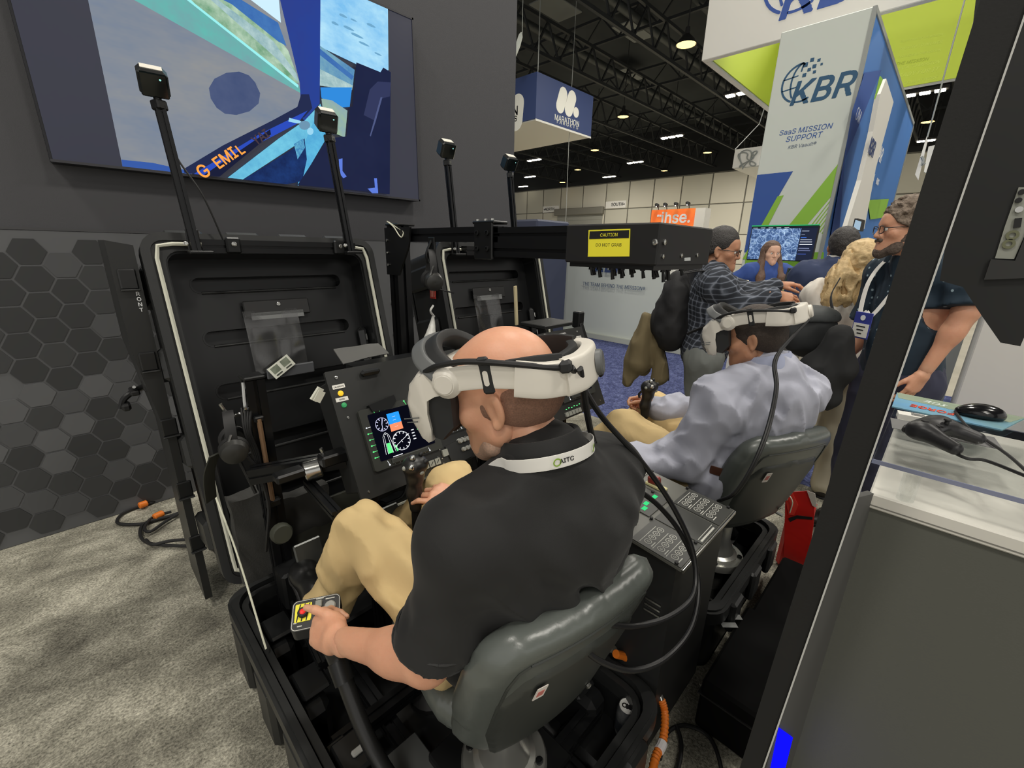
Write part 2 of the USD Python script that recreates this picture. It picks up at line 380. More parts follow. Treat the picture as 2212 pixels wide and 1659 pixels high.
for word, u, v in (('\u2190 NORTH', 1190, 452), ('SOUTH \u2192', 1330, 442)):
    c = P(u, v, 'x', HX - .06)
    s = thing('wayfinding_sign', f'white {word.strip(chr(8592)+chr(8594)+" ").lower()} direction sign with an arrow high on the far wall', 'sign', c)
    part('panel', box(c, (.05, 2.3, .66), .01), mat('sign_white', (235, 233, 226), .5), s)
    wd = word.replace('\u2190', '').replace('\u2192', '').strip()
    off = -.18 if wd == 'NORTH' else .18
    part('lettering', text(wd, .28, c + V(-.03, -off, -.12), (0, -1, 0), (0, 0, 1), .01, bold=True), mat('print_dark', (50, 50, 52), .6), s)
    sg = 1 if wd == 'NORTH' else -1
    arr = cat_([box(c + V(-.03, sg * .88, 0), (.012, .26, .06)), prism([(0, -.1), (.13, 0), (0, .1)], c + V(-.025, sg * .92, 0), (0, sg, 0), (0, 0, 1 if sg < 0 else -1), .012)])
    part('arrow', arr, mat('print_dark', ()), s)

struct('wall_back', box2((HX, -20, 8.1), (HX + .3, 62, 12)), mat('wall_top_black', (30, 32, 33), .9), 'black upper strip of the far hall wall')
# ceiling, trusses, lamps
struct('ceiling', box2((-12, -20, 12), (42, 64, 12.2)), mat('ceiling_black', (54, 59, 60), .9, var=(.5, (38, 42, 44))), 'black painted hall ceiling deck')
TR = mat('truss_black', (36, 39, 40), .6, metal=.2)
ORD = 'first second third fourth fifth sixth seventh eighth ninth tenth'.split()
def truss(p, q, h, n, w=.09):
    p, q = V(*p), V(*q); L = [beam(p, q, w, w), beam(p - V(0, 0, h), q - V(0, 0, h), w, w)]
    for k in range(n):
        a, b = p + (q - p) * k / n, p + (q - p) * (k + 1) / n
        L += [beam(a, (a + b) / 2 - V(0, 0, h), w * .55, w * .55), beam((a + b) / 2 - V(0, 0, h), b, w * .55, w * .55)]
    return cat_(L)
for k, y in enumerate((.6, 3.4, 6.4, 9.4, 12.6, 16, 20, 25, 31)):
    solo('roof_truss', truss((3, y, 9.6), (HX, y, 9.6), 1.1, 26, .11), TR, ORD[k] + ' of the nine black lengthwise roof trusses, counted from the right', 'truss', 'lengthwise roof trusses', smooth=False)
for k, x in enumerate((8.5, 13, 18, 24, 31, 38)):
    solo('roof_truss', truss((x, -8, 10.9), (x, 44, 10.9), .9, 30, .1), TR, ORD[k] + ' of the six black crosswise roof trusses, counted from the nearest', 'truss', 'crosswise roof trusses', smooth=False)
for k, (x, y) in enumerate(((10, 8), (14, 10.5), (15.5, 5.2), (20, 7.5), (21, 13), (12.2, 4.1), (25, 9), (17, 14.5), (25.5, 16))):
    s = 1 + .5 * RNG.random()
    solo('roof_panel', box((x, y, 11.4), (1.7 * s, 1.3, .05), .01), mat('roof_panel_grey', (128, 132, 130), .8), ORD[k] + ' pale grey roof infill panel between the black trusses, counted from nearest to farthest', 'ceiling panel', 'pale roof infill panels')
for k, y in enumerate((2.1, 4.8, 8.7, 11, 14.5)):
    solo('ceiling_duct', cyl((6, y, 10.3), (HX, y, 10.3), .16, n=12), mat('duct_dark', (58, 62, 62), .5, metal=.4), ORD[k] + ' of the five dark round ceiling ducts, counted from the right', 'duct', 'ceiling ducts')
LAMPW, LAMPO = glow('lamp_white', (255, 246, 222), 5), glow('lamp_warm', (255, 206, 120), 3.2)
HOUS = mat('lamp_housing', (60, 60, 60), .5, metal=.5)
def round_lamp(c, r, m, label, group):
    t = thing('high_bay_lamp', label, 'ceiling lamp', c, group)
    part('housing', lathe([(0, .5), (.07, .5), (.09, .3), (r * .75, .14), (r, 0), (r * .97, 0), (r * .7, .1), (0, .12)], c, (0, 0, 1), 20), HOUS, t)
    part('lens', lathe([(0, -.01), (r * .9, 0), (r * .9, .03), (0, .05)], c, (0, 0, 1), 20), m, t)
    part('rod', cyl(V(*c) + V(0, 0, .5), (c[0], c[1], 11.995), .02, n=6), HOUS, t)
def strip_lamp(c, label, group):
    t = thing('strip_lamp', label, 'ceiling lamp', c, group)
    part('housing', box(V(*c) + V(0, 0, .1), (.35, 1.5, .14), .02), HOUS, t)
    for k in (-1, 0, 1): part('lens', box(V(*c) + V(0, k * .48, .0), (.3, .36, .08), .02), LAMPW, t)
    part('rod', cyl(V(*c) + V(0, 0, .15), (c[0], c[1], 11.995), .02, n=6), HOUS, t)
for k, (u, v, r) in enumerate(sorted(((1482, 97, .34), (1346, 252.5, .3), (1285, 324.6, .3), (1528, 330, .3), (1248, 367, .3), (1435, 369, .3), (1215, 394, .32), (2004, 264, .3)))):
    round_lamp(P(u, v, 'z', 8.3), r, LAMPO, ORD[k] + ' round warm high-bay lamp under the dark ceiling, counted from the left', 'round warm high-bay lamps')
for k, (u, v) in enumerate(sorted(((1451, 296), (1154, 346), (1372, 351), (1145, 382), (1316, 382), (1130, 403), (1602, 202), (1998, 201), (2012, 303)))):
    strip_lamp(P(u, v, 'z', 8.4), ORD[k] + ' white three-lens strip lamp under the dark ceiling, counted from the left', 'white strip lamps')

# ---------------------------------------------------------------- display screen on the left wall
SY = WY - .10
scr = thing('display_screen', 'large black framed wall screen showing a blue-lit cockpit view over a landscape', 'screen', (1.2, SY, 2.0))
sx0, sx1, sz0 = P(110, 352, 'y', SY)[0], P(907, 434, 'y', SY)[0], P(908, 435, 'y', SY)[2]
sz1 = P(904, 45, 'y', SY)[2]
SCRB = mat('screen_bezel', (24, 25, 30), .45)
part('housing', box2((sx0, SY + .006, sz0), (sx1, WY, sz1), .008), SCRB, scr)
part('bezel', cat_([box2((sx0, SY - .006, sz0), (sx1, SY + .01, sz0 + .012)), box2((sx1 - .012, SY - .006, sz0), (sx1, SY + .01, sz1)), box2((sx0, SY - .006, sz1 - .012), (sx1, SY + .01, sz1))]), mat('bezel_edge', (50, 50, 55), .4), scr)
SD = mat('screen_dark', (26, 28, 40), .35, emit=.4, ecol=(44, 46, 62))
part('screen_surface', box2((sx0 + .01, SY - .001, sz0 + .012), (sx1 - .012, SY + .006, sz1 - .012)), SD, scr)
zt = sz1 - .014
def top_ext(pts):    # carry outlines that leave the top of the picture up to the screen's own top edge
    out = []
    for p in pts: out.append(p)
    return out
lay = [0]
def pic(name, pts, m, smooth_n=0):
    lay[0] += 1
    q = np.array([P(u, v, 'y', SY)[[0, 2]] for u, v in pts])
    pg = Polygon(q).buffer(0).intersection(sbox(sx0 + .012, sz0 + .014, sx1 - .014, zt))
    if pg.is_empty: return
    part(name, prism(pg, (0, SY, 0), (1, 0, 0), (0, 0, 1), .0006, .0012 + .0007 * lay[0]), m, scr, smooth=False)
pic('picture_ground', [(190, 0), (180, -60), (640, -60), (660, 200), (640, 235), (400, 385), (265, 362)], glow('pic_ground', (112, 128, 152), 1.0, (1.6, (150, 150, 148), .5, (1, 1, 2.5))))
pic('picture_ground_edge', [(262, 345), (265, 363), (395, 384), (420, 372), (330, 352)], glow('pic_edge', (58, 92, 168), 1.0))
pic('picture_river', [(280, -5), (230, -60), (330, -60), (420, 10), (645, 185), (650, 202)], glow('pic_teal', (96, 190, 178), 1.0, (7, (120, 160, 168), .5)))
pic('picture_shore', [(352, -60), (420, 8), (644, 184), (643, 190), (405, 2), (330, -60)], glow('pic_cyan', (150, 232, 232), 1.1))
pic('picture_fields', [(352, -60), (460, -30), (560, 30), (622, 110), (646, 178), (640, 181), (420, 8)], glow('pic_fields', (108, 158, 122), 1.0, (12, (188, 214, 190), .35)))
pic('picture_field_light', [(420, -30), (470, 0), (590, 90), (640, 160), (645, 180), (600, 130), (500, 40)], glow('pic_fields2', (128, 168, 176), 1.0, (14, (190, 216, 214), .4)))
pic('picture_hills', [(400, -60), (455, -10), (520, 0), (600, 50), (618, 100), (600, 90), (500, 10), (440, -20)], glow('pic_hill', (52, 96, 170), 1.0, (6, (78, 130, 190), .5)))
pic('picture_sky', [(490, -60), (540, 0), (606, 50), (596, -60)], glow('pic_sky1', (196, 226, 244), 1.15))
pic('picture_sky_side', [(686, -60), (836, -60), (838, 152), (817, 160), (770, 140), (686, 100)], glow('pic_sky2', (184, 226, 240), 1.15, (3.2, (92, 168, 222), .5, (1, 1, 1.6))))
for (u, v, a, b) in ((740, 35, 9, 3), (752, 62, 12, 3), (770, 78, 14, 3), (785, 96, 12, 2.5), (800, 56, 10, 3), (815, 118, 8, 2), (722, 52, 8, 3), (762, 45, 7, 2)):
    pic('picture_cloud_fleck', [(u + a * math.cos(t) + .3 * b * math.sin(2 * t), v + b * math.sin(t) + .45 * a * math.cos(t)) for t in np.linspace(0, 6.2, 9)], glow('pic_fleck', (112, 168, 204), 1.0))
pic('picture_horizon', [(686, 98), (764, 152), (760, 188), (688, 170)], glow('pic_haze', (70, 128, 184), 1.0, (8, (130, 178, 190), .4)))
pic('picture_far_field', [(686, 104), (762, 166), (758, 174), (686, 118)], glow('pic_hill', ()))
pic('picture_far_shore', [(688, 150), (760, 186), (758, 196), (688, 186)], glow('pic_fields2', ()))
pic('picture_lake', [(690, 190), (758, 190), (753, 232), (722, 234), (692, 212)], glow('pic_lake', (48, 134, 214), 1.1))
pic('picture_sand', [(692, 214), (715, 218), (748, 240), (743, 298), (700, 280)], glow('pic_sand', (136, 166, 184), 1.0, (9, (160, 190, 150), .4)))
pic('picture_spot', [(505 + 55 * math.cos(t) + 3 * math.sin(3 * t), 203 + 47 * math.sin(t)) for t in np.arange(13) * 2 * math.pi / 13] + [(556, 190), (548, 178)], glow('pic_spot', (66, 80, 118), 1.0, (5, (82, 94, 128))))
pic('picture_frame_pillar', [(588, -60), (690, -60), (688, 225), (655, 262), (640, 240), (647, 215), (645, 180)], glow('pic_frame', (52, 66, 138), .95, (1.4, (38, 70, 160), .5)))
pic('picture_frame_sill', [(648, 205), (640, 232), (585, 262), (480, 315), (395, 366), (400, 388), (420, 384), (560, 300), (655, 254), (672, 235), (665, 205)], glow('pic_frame_d', (40, 48, 84), .9))
pic('picture_sill_top', [(662, 240), (640, 268), (520, 330), (425, 392), (398, 388), (560, 290)], glow('pic_sill', (46, 78, 190), 1.0))
pic('picture_side_panel', [(655, 262), (600, 300), (488, 386), (500, 394), (520, 390), (640, 312), (683, 300), (690, 225)], glow('pic_aqua', (94, 176, 214), 1.0, (16, (120, 206, 232), .4)))
pic('picture_side_door', [(690, 228), (705, 262), (702, 300), (640, 405), (655, 310)], glow('pic_aqua2', (104, 196, 228), 1.05, (9, (70, 150, 204), .5)))
pic('picture_dark_bay', [(520, 391), (640, 316), (655, 300), (660, 345), (650, 392), (600, 402)], glow('pic_bay', (36, 66, 128), .9, (14, (26, 38, 78), .5)))
pic('picture_mesh', [(632, 312), (652, 300), (656, 320), (640, 345)], glow('pic_mesh', (60, 130, 190), .9, (60, (110, 190, 220), .3)))
pic('picture_hinge', [(622, 256), (645, 262), (655, 268), (640, 268), (620, 264)], glow('pic_pale', (150, 206, 232), 1.1))
pic('picture_knob', [(655 + 12 * math.cos(t), 272 + 10 * math.sin(t)) for t in np.arange(12) * math.pi / 6], glow('pic_knob', (110, 150, 178), 1.0))
pic('picture_knob_face', [(667 + 7 * math.cos(t), 285 + 8 * math.sin(t)) for t in np.arange(12) * math.pi / 6], glow('pic_pale', ()))
pic('picture_dark_door', [(766, 137), (818, 158), (824, 148), (840, 158), (838, 420), (750, 410), (640, 400), (705, 300), (745, 296), (752, 232), (758, 232)], glow('pic_door', (40, 46, 78), .9, (1.2, (30, 36, 66), .5)))
pic('picture_seat_shape', [(795, 195), (812, 178), (840, 180), (838, 210), (818, 215), (806, 262), (782, 250)], glow('pic_seat', (56, 62, 98), .9))
pic('picture_edge_light', [(818, 212), (822, 212), (808, 262), (797, 296), (795, 294)], glow('pic_line', (86, 96, 140), .9))
pic('picture_switch', [(728, 345), (736, 343), (736, 370), (745, 382), (738, 386), (730, 376)], glow('pic_switch', (96, 126, 222), 1.0))
pic('picture_switch', [(804, 386), (810, 386), (813, 418), (800, 418), (790, 408), (806, 406)], glow('pic_switch', ()))
pic('picture_sign_strip', [(425, 388), (560, 296), (580, 281), (582, 292), (460, 392)], glow('pic_strip', (30, 34, 62), .9))
SO, SB = glow('pic_orange', (244, 160, 70), 1.1), glow('pic_brown', (78, 62, 70), .9)
ex = P(575, 290, 'y', SY) - P(434, 386, 'y', SY); ex = nrm(ex * V(1, 0, 1)); ey = V(-ex[2], 0, ex[0])
for s, u, v, h, m in (('G', 446, 382, .062, SO), ('EMI', 492, 352, .056, SO), ('L', 523, 333, .05, SO), ('YAI', 565, 306, .045, SB)):
    c = P(u, v, 'y', SY)
    part('picture_lettering', text(s, h, c + V(0, -.0012 - .0007 * 46, 0), ex, ey, .0006, bold=True), m, scr)

# ---------------------------------------------------------------- neighbouring booths
WHITE = mat('laminate_white', (226, 224, 216), .5)
GREYW = mat('fabric_greenish_white', (206, 212, 204), .7)
NAVY = mat('print_navy', (44, 62, 108), .6)
TEAL = mat('print_teal', (38, 84, 118), .6)
SLATE = mat('print_slate', (84, 100, 124), .6)
BLU = mat('fabric_blue', (66, 120, 190), .65)
DBLU = mat('fabric_dark_blue', (50, 86, 160), .65)
GRN = mat('fabric_green', (140, 190, 64), .65)
LIME = mat('fabric_lime', (186, 204, 64), .6)
YEL = mat('print_yellow', (250, 240, 60), .5)
BLK = mat('print_black', (26, 26, 27), .5)
GREY = mat('edge_grey', (150, 154, 150), .5)
def kbr_logo(parent, c, ex, ey, h, mk, mg, dep=.004):
    """globe arcs, scattered squares and the three slanted letters"""
    ez = nrm(np.cross(ex, ey))
    part('lettering', text('KBR', h, c, ex, ey, dep, bold=True, italic=.18), mk, parent)
    L = []
    gc = c + V(*ex) * (-1.0 * h) + V(*ey) * (.95 * h)
    for (rx, ry, a0, a1, wd) in ((.85, .85, 95, 245, .07), (.45, .85, 95, 225, .06), (.85, .85, 262, 300, .06), (.1, .8, 80, 140, .05)):
        t = np.radians(np.linspace(a0, a1, 16)); ln = LineString([(h * rx * math.cos(x), h * ry * math.sin(x)) for x in t]).buffer(h * wd / 2 + .002)
        L.append(prism(ln, gc, ex, ey, dep))
    for yy in (.25, -.25):
        L.append(prism(LineString([(-.8 * h, yy * h), (-.2 * h, (yy + .08) * h)]).buffer(h * .025), gc, ex, ey, dep))
    part('globe_arcs', cat_(L), mg, parent)
    sq = cat_([prism(rrect(.16 * h * k, .16 * h * k, .01 * h, a * h, b * h), gc, ex, ey, dep) for a, b, k in ((.05, .75, 1.2), (.3, .9, 1), (.45, .6, 1), (.25, .5, .9), (.6, .82, .8), (.08, .3, 1), (.5, .35, .8), (.75, .62, .6))])
    part('pixel_squares', sq, mg, parent, kind='stuff')
EXW, EYW = V(0, -1, 0), V(0, 0, 1)

# reception panel reading THE TEAM BEHIND THE MISSION
CX7 = 7.0
pl = thing('reception_panel', 'pale grey reception panel with a slanted right edge reading the team behind the mission', 'counter', (CX7, 4.4, 0))
q = np.array([P(u, v, 'x', CX7) for u, v in ((1216, 522), (1412, 520), (1530, 766))])
yl = P(1216, 640, 'x', CX7)[1]
zc = q[0][2]
outl = [(-yl, 0), (-q[2][1], 0.0), (-q[1][1], zc), (-yl, zc)]
part('panel', prism(outl, (CX7, 0, 0), EXW, EYW, .05, -.05), GREYW, pl)
part('edge', prism([(-q[2][1], 0), (-q[2][1] + .09, 0), (-q[1][1] + .09, zc), (-q[1][1], zc)], (CX7, 0, 0), EXW, EYW, .06, -.12), WHITE, pl)
part('body', prism([(-yl + .02, 0), (-q[2][1] - .02, 0), (-q[1][1] - .02, zc - .02), (-yl + .02, zc - .02)], (CX7 + .05, 0, 0), EXW, EYW, .5, -.55), WHITE, pl)
part('plinth', box2((CX7 - .06, q[2][1] + .03, 0), (CX7 - .0, yl, .09)), mat('plinth_grey', (186, 190, 180), .6), pl)
c = P(1326, 617, 'x', CX7 - .05)
part('lettering', text_fit('THE TEAM BEHIND THE MISSION\u00ae', P(1259, 616, 'x', CX7 - .05), P(1393, 628, 'x', CX7 - .05), EYW, .004, hscale=1.15), SLATE, pl)
kbr_logo(pl, P(1316, 588, 'x', CX7 - .05), EXW, EYW, .24, NAVY, TEAL)

# tall tower with the same emblem
TX = 7.6
a, b = P(1688, 70, 'x', TX), P(1893, 12, 'x', TX)
ty0, ty1, tz = a[1], b[1], (a[2] + b[2]) / 2
tx1 = P(1958, 268, 'z', tz)[0]
tw = thing('exhibit_tower', 'tall pale booth tower with a blue side and slanted green and blue bands', 'booth tower', (TX, (ty0 + ty1) / 2, 0))
part('front_panel', box2((TX, ty1, 0), (TX + .06, ty0, tz), .01), GREYW, tw)
part('side_panel', box2((TX + .06, ty1, 0), (tx1, ty1 + .05, tz)), BLU, tw)
part('top_panel', box2((TX + .06, ty1 + .05, tz - .06), (tx1, ty0, tz)), GREY, tw)
part('corner_trim', cat_([box2((TX - .012, ty1 - .012, 0), (TX + .05, ty1 + .03, tz)), box2((TX, ty1 - .014, tz - .06), (tx1, ty1, tz)), box2((tx1 - .05, ty1 - .014, 0), (tx1, ty1, tz))]), GREY, tw)
part('rear_panel', box2((tx1 - .05, ty1 + .05, 0), (tx1, ty0, tz - .06)), BLU, tw)
kbr_logo(tw, P(1772, 216, 'x', TX), EXW, EYW, .27, TEAL, TEAL)
part('lettering', text_fit('SaaS MISSION', P(1683, 293, 'x', TX), P(1796, 277, 'x', TX), EYW, .004, italic=.15), mat('print_blue', (62, 96, 160), .6), tw)
part('lettering', text_fit('SUPPORT', P(1697, 307, 'x', TX), P(1774, 296, 'x', TX), EYW, .004, italic=.15), mat('print_blue', ()), tw)
part('lettering', text_fit('KBR Vaault\u00ae', P(1702, 322, 'x', TX), P(1762, 313, 'x', TX), EYW, .004, italic=.2), mat('print_mid', (110, 122, 140), .6), tw)
def band(name, pts, m, lift=.002): part(name, pxpoly(pts, 'x', TX, .003, lift), m, tw, smooth=False)
clipy = lambda u, v: (u, v)
band('band_blue', [(1636, 378), (1713, 370), (1612, 545), (1608, 545)], DBLU)
band('band_green', [(1680, 424), (1693, 422), (1622, 560), (1604, 560)], GRN, .005)
band('band_green', [(1818, 345), (1806, 412), (1740, 490), (1712, 496), (1705, 486)], GRN)
for k in range(7): band('stripe', [(1797 - k * 1.5, 428 + 11 * k), (1796.5 - k * 1.5, 431 + 11 * k), (1752 + 5 * k, 490 + 3 * k), (1750 + 5 * k, 489 + 3 * k)], GRN, .003)
band('band_lime', [(1612, 545), (1780, 545), (1772, 700), (1595, 700)], mat('fabric_green2', (124, 178, 50), .65), .004)
def side(name, pts, m, lift=.002): 
    part(name, pxpoly(pts, 'y', ty1, .003, lift + .012), m, tw, smooth=False)
side('side_band', [(1864, 158), (1901, 152), (1822, 345), (1810, 500), (1790, 520), (1838, 240)], DBLU)
side('side_band', [(1872, 432), (1918, 430), (1908, 470), (1878, 474)], GRN)
sp = [(1903, 172), (1920, 222), (1882, 365), (1858, 495), (1816, 500), (1850, 390), (1875, 285), (1890, 205)]
part('side_banner', pxpoly(sp, 'y', ty1 - .25, .05), WHITE, tw, smooth=False)
part('side_banner_edge', pxpoly([(1900, 165), (1905, 172), (1892, 205), (1888, 215)], 'y', ty1 - .3, .01), GRN, tw, smooth=False)
for s, u, v, h in (('OM', 1851, 263, .15), ('AR', 1899, 349, .22), ('AL', 1886, 389, .1), ('RING', 1894, 399, .1)):
    part('lettering', text(s, h, P(u, v, 'y', ty1 - .014), (1, 0, 0), (0, 0, 1), .004, bold=h > .2, italic=.15), mat('print_white', (236, 238, 240), .6), tw)
part('lettering', text('KBR', .17, P(1880, 335, 'y', ty1 - .31), (1, 0, 0), (0, 0, 1), .004, bold=True, italic=.15), NAVY, tw)

# hanging square sign: white outside, lime inside
SX = 8.6
k0 = P(1515, 132, 'x', SX); zb = k0[2]; ysl = k0[1]
far = P(2066, 175, 'z', zb); sx1_ = far[0]; ysr = far[1] - .03
sg = thing('hanging_sign', 'large square white hanging sign with lime green inner faces above the tower', 'hanging sign', (SX, ysl, zb))
zt_ = zb + 1.9
part('front_panel', box2((SX, -1.8, zb), (SX + .12, ysl, zt_), .01), WHITE, sg)
part('left_panel', box2((SX + .12, ysl - .12, zb), (sx1_ - .12, ysl, zt_), .01), WHITE, sg)
part('rear_panel', box2((sx1_ - .12, ysr, zb), (sx1_, ysl, zt_), .01), WHITE, sg)
part('left_lining', box2((SX + .12, ysl - .14, zb + .02), (sx1_ - .13, ysl - .12, zt_)), LIME, sg)
part('rear_lining', box2((sx1_ - .14, ysr + .02, zb + .02), (sx1_ - .12, ysl - .14, zt_)), LIME, sg)
kbr_logo(sg, P(1806, 6, 'x', SX), EXW, EYW, .55, mat('print_royal', (52, 84, 160), .6), mat('print_royal', ()))
part('lettering', text_fit('THE MISSION', P(1934, 142, 'x', sx1_ - .14), P(2004, 130, 'x', sx1_ - .14), EYW, .004, italic=.2), mat('print_olive', (164, 180, 54), .6), sg)
for r in range(6):
    uu, vv = 1944 - 2.5 * r, 92 + 17 * r + (9 if r > 2 else 0)
    part('faint_print', text_fit(('SOLUTIONS FOR THE MISSION', 'TRUSTED TO DELIVER', 'TEAM BEHIND THE MISSION', 'DATA TO MISSION', 'READY FOR IT', 'THE TEAM AT WORK')[r], P(uu, vv, 'x', sx1_ - .14), P(uu + 92, vv - 16, 'x', sx1_ - .14), EYW, .003, italic=.2), mat('print_lime_pale', (206, 222, 96), .6), sg, kind='stuff')
for xx, yy in ((SX + .06, ysl - .1), (sx1_ - .06, ysl - .1), (SX + .06, -1)):
    part('cable', cyl((xx, yy, zt_), (xx, yy, 12), .012, n=5), GREY, sg)

# navy hanging box sign, three capsules and MARATHON TARGETS
MX = 12.0
m0 = P(1162, 155, 'x', MX); my = m0[1]; mz1 = m0[2]; mz0 = P(1160, 256, 'x', MX)[2]
mx1 = P(1282, 208, 'y', my)[0]
ms = thing('hanging_sign', 'navy hanging box sign reading marathon targets with three white capsules and a white underside', 'hanging sign', (MX, my, mz0))
mw = mx1 - MX
part('front_panel', box2((MX, my, mz0), (mx1, my + .04, mz1)), NAVY, ms)
part('left_panel', box2((MX - .04, my, mz0), (MX, my + 4.2, mz1)), NAVY, ms)
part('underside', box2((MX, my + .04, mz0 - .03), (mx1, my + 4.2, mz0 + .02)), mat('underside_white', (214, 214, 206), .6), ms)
part('rear_panel', cat_([box2((MX, my + 4.16, mz0), (mx1, my + 4.2, mz1)), box2((mx1 - .04, my + .04, mz0), (mx1, my + 4.16, mz1))]), NAVY, ms)
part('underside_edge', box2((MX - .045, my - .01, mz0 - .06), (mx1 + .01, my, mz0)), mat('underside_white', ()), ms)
MW = mat('print_offwhite', (226, 226, 216), .6)
for (u0, v0, u1, v1, r) in ((1216.5, 204, 1210, 229, 9.2), (1235.5, 212, 1228.5, 236, 9.2)):
    A, B = P(u0, v0, 'y', my), P(u1, v1, 'y', my); rr = abs(P(u0 + r, v0, 'y', my)[0] - A[0])
    part('capsule', prism(LineString([(A[0], A[2]), (B[0], B[2])]).buffer(rr * .95), (0, my, 0), (1, 0, 0), (0, 0, 1), .01), MW, ms)
A = P(1244, 243, 'y', my); part('dot', prism(Point(A[0], A[2]).buffer(abs(P(1250, 243, 'y', my)[0] - A[0])), (0, my, 0), (1, 0, 0), (0, 0, 1), .01), MW, ms)
part('lettering', text_fit('MARATHON', P(1198, 259, 'y', my), P(1250, 274, 'y', my), (0, 0, 1), .01, hscale=1.0), MW, ms)
part('lettering', text_fit('T A R G E T S', P(1201, 265, 'y', my), P(1248, 280, 'y', my), (0, 0, 1), .01, hscale=.7), MW, ms)
A, B = P(1118, 225, 'x', MX - .04), P(1117, 232, 'x', MX - .04)
part('capsule', prism(LineString([(-A[1], A[2]), (-A[1] - .05, A[2] - .5)]).buffer(.3), (MX - .04, 0, 0), EXW, EYW, .01), MW, ms)
part('lettering', text('N', .26, P(1113.5, 249, 'x', MX - .04), EXW, EYW, .01, bold=True), MW, ms)
part('lettering', text('S', .16, P(1114, 262, 'x', MX - .04), EXW, EYW, .01, bold=True), MW, ms)
for xx, yy in ((MX, my), (mx1 - .1, my + 4)): part('cable', cyl((xx, yy, mz1), (xx, yy, 12), .015, n=5), GREY, ms)
# thin hanging wire below it and the pale leaf-shaped panel at the wall's edge
solo('hanging_wire', tube([P(1229, 300, 'x', 14) * V(1, 1, 0) + V(0, 0, 12), P(1229, 300, 'x', 14), P(1222, 480, 'x', 14)], .012, 5), GREY, 'thin grey wire hanging down below the navy box sign', 'wire')
lf = [(1128, 70), (1129, 80), (1124, 100), (1115, 122), (1113, 118), (1117, 95), (1123, 76)]
solo('hanging_leaf_panel', cat_([pxpoly(lf, 'x', 11, .05), cyl(P(1128, 72, 'x', 10.97), P(1128, 72, 'x', 10.97) * V(1, 1, 0) + V(0, 0, 12), .01, n=5)]), GREYW, 'pale leaf-shaped hanging panel beside the edge of the charcoal wall', 'hanging panel')

# small white sign with a scribbled knot
HX2 = 13.0
a = P(1588, 323, 'x', HX2); b = P(1584, 363, 'x', HX2); c2 = P(1645, 322, 'x', HX2)
hs = thing('hanging_sign', 'small white hanging sign with a grey knotted line emblem left of the tower', 'hanging sign', (HX2, a[1], b[2]))
part('front_panel', box2((HX2, c2[1] - .5, b[2]), (HX2 + .03, a[1], a[2])), WHITE, hs)
part('left_panel', box2((HX2 + .03, a[1] - .03, b[2]), (HX2 + 2.4, a[1], a[2])), WHITE, hs)
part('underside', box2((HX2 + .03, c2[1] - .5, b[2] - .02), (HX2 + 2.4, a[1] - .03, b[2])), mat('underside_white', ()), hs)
kc = P(1614, 344, 'x', HX2); t = np.linspace(0, 2 * math.pi, 80)
r = .24
part('emblem', tube([kc + V(-.012, r * (math.sin(2 * x + .4) * .75 + .25 * math.sin(7 * x)), r * (math.cos(3 * x) * .75 + .2 * math.cos(5 * x))) for x in t], .014, 5), GREY, hs)
part('cable', tube([V(HX2, a[1], a[2]), P(1640, 268, 'x', HX2 + .5), P(1640, 268, 'x', HX2 + .5) * V(1, 1, 0) + V(0, -1.2, 12)], .012, 5), GREY, hs)
# slim white hanging panel at the right, half hidden
rp = thing('hanging_sign', 'slim white hanging panel with a grey mark right of the tower', 'hanging sign', P(1985, 350, 'x', 9))
part('panel', pxpoly([(2002, 296), (2004, 305), (1984, 390), (1977, 378)], 'x', 10.5, .06), WHITE, rp, smooth=False)
part('rear_panel', pxpoly([(2006, 318), (2030, 312), (2012, 380), (1996, 372)], 'x', 11.4, .06), WHITE, rp, smooth=False)
part('cable', cyl(P(2003, 297, 'x', 10.53), P(2003, 297, 'x', 10.53) * V(1, 1, 0) + V(0, 0, 12), .012, n=5), GREY, rp)
part('mark', tube([P(1991, 338, 'x', 10.4), P(1995, 346, 'x', 10.4), P(1992, 356, 'x', 10.4), P(1998, 352, 'x', 10.4)], .02, 5, 4), GREY, rp)

# orange sign with four lamps
IX = 16.0
a, b = P(1408, 454, 'x', IX), P(1502, 452, 'x', IX)
os_ = thing('exhibit_sign', 'orange box sign reading ihse with small lamps on top', 'sign', (IX, (a[1] + b[1]) / 2, a[2] - 2))
z0 = P(1405, 520, 'x', IX)[2]
ORG = mat('sign_orange', (232, 100, 40), .5, var=(.8, (244, 150, 60), .4), emit=.25)
part('front_panel', box2((IX, b[1], z0), (IX + .05, a[1], a[2])), ORG, os_)
part('side_panel', box2((IX + .02, b[1] - .35, z0), (IX + .5, b[1], a[2])), WHITE, os_)
part('body', box2((IX + .05, b[1], z0), (IX + .5, a[1], a[2] - .02)), WHITE, os_)
part('post', box2((IX + .1, b[1] + .2, 0), (IX + .4, a[1] - .2, z0)), WHITE, os_)
part('lettering', text_fit('ihse.', P(1428, 482, 'x', IX), P(1490, 480, 'x', IX), EYW, .01, bold=True), mat('print_white', ()), os_)
part('dots', cat_([box(P(1422 + 5 * k, 466, 'x', IX) + V(-.01, 0, 0), (.02, .07, .07)) for k in range(3)]), mat('print_white', ()), os_)
part('strapline', box(P(1486, 485, 'x', IX) + V(-.01, 0, -.12), (.02, .5, .12)), mat('print_white', ()), os_)
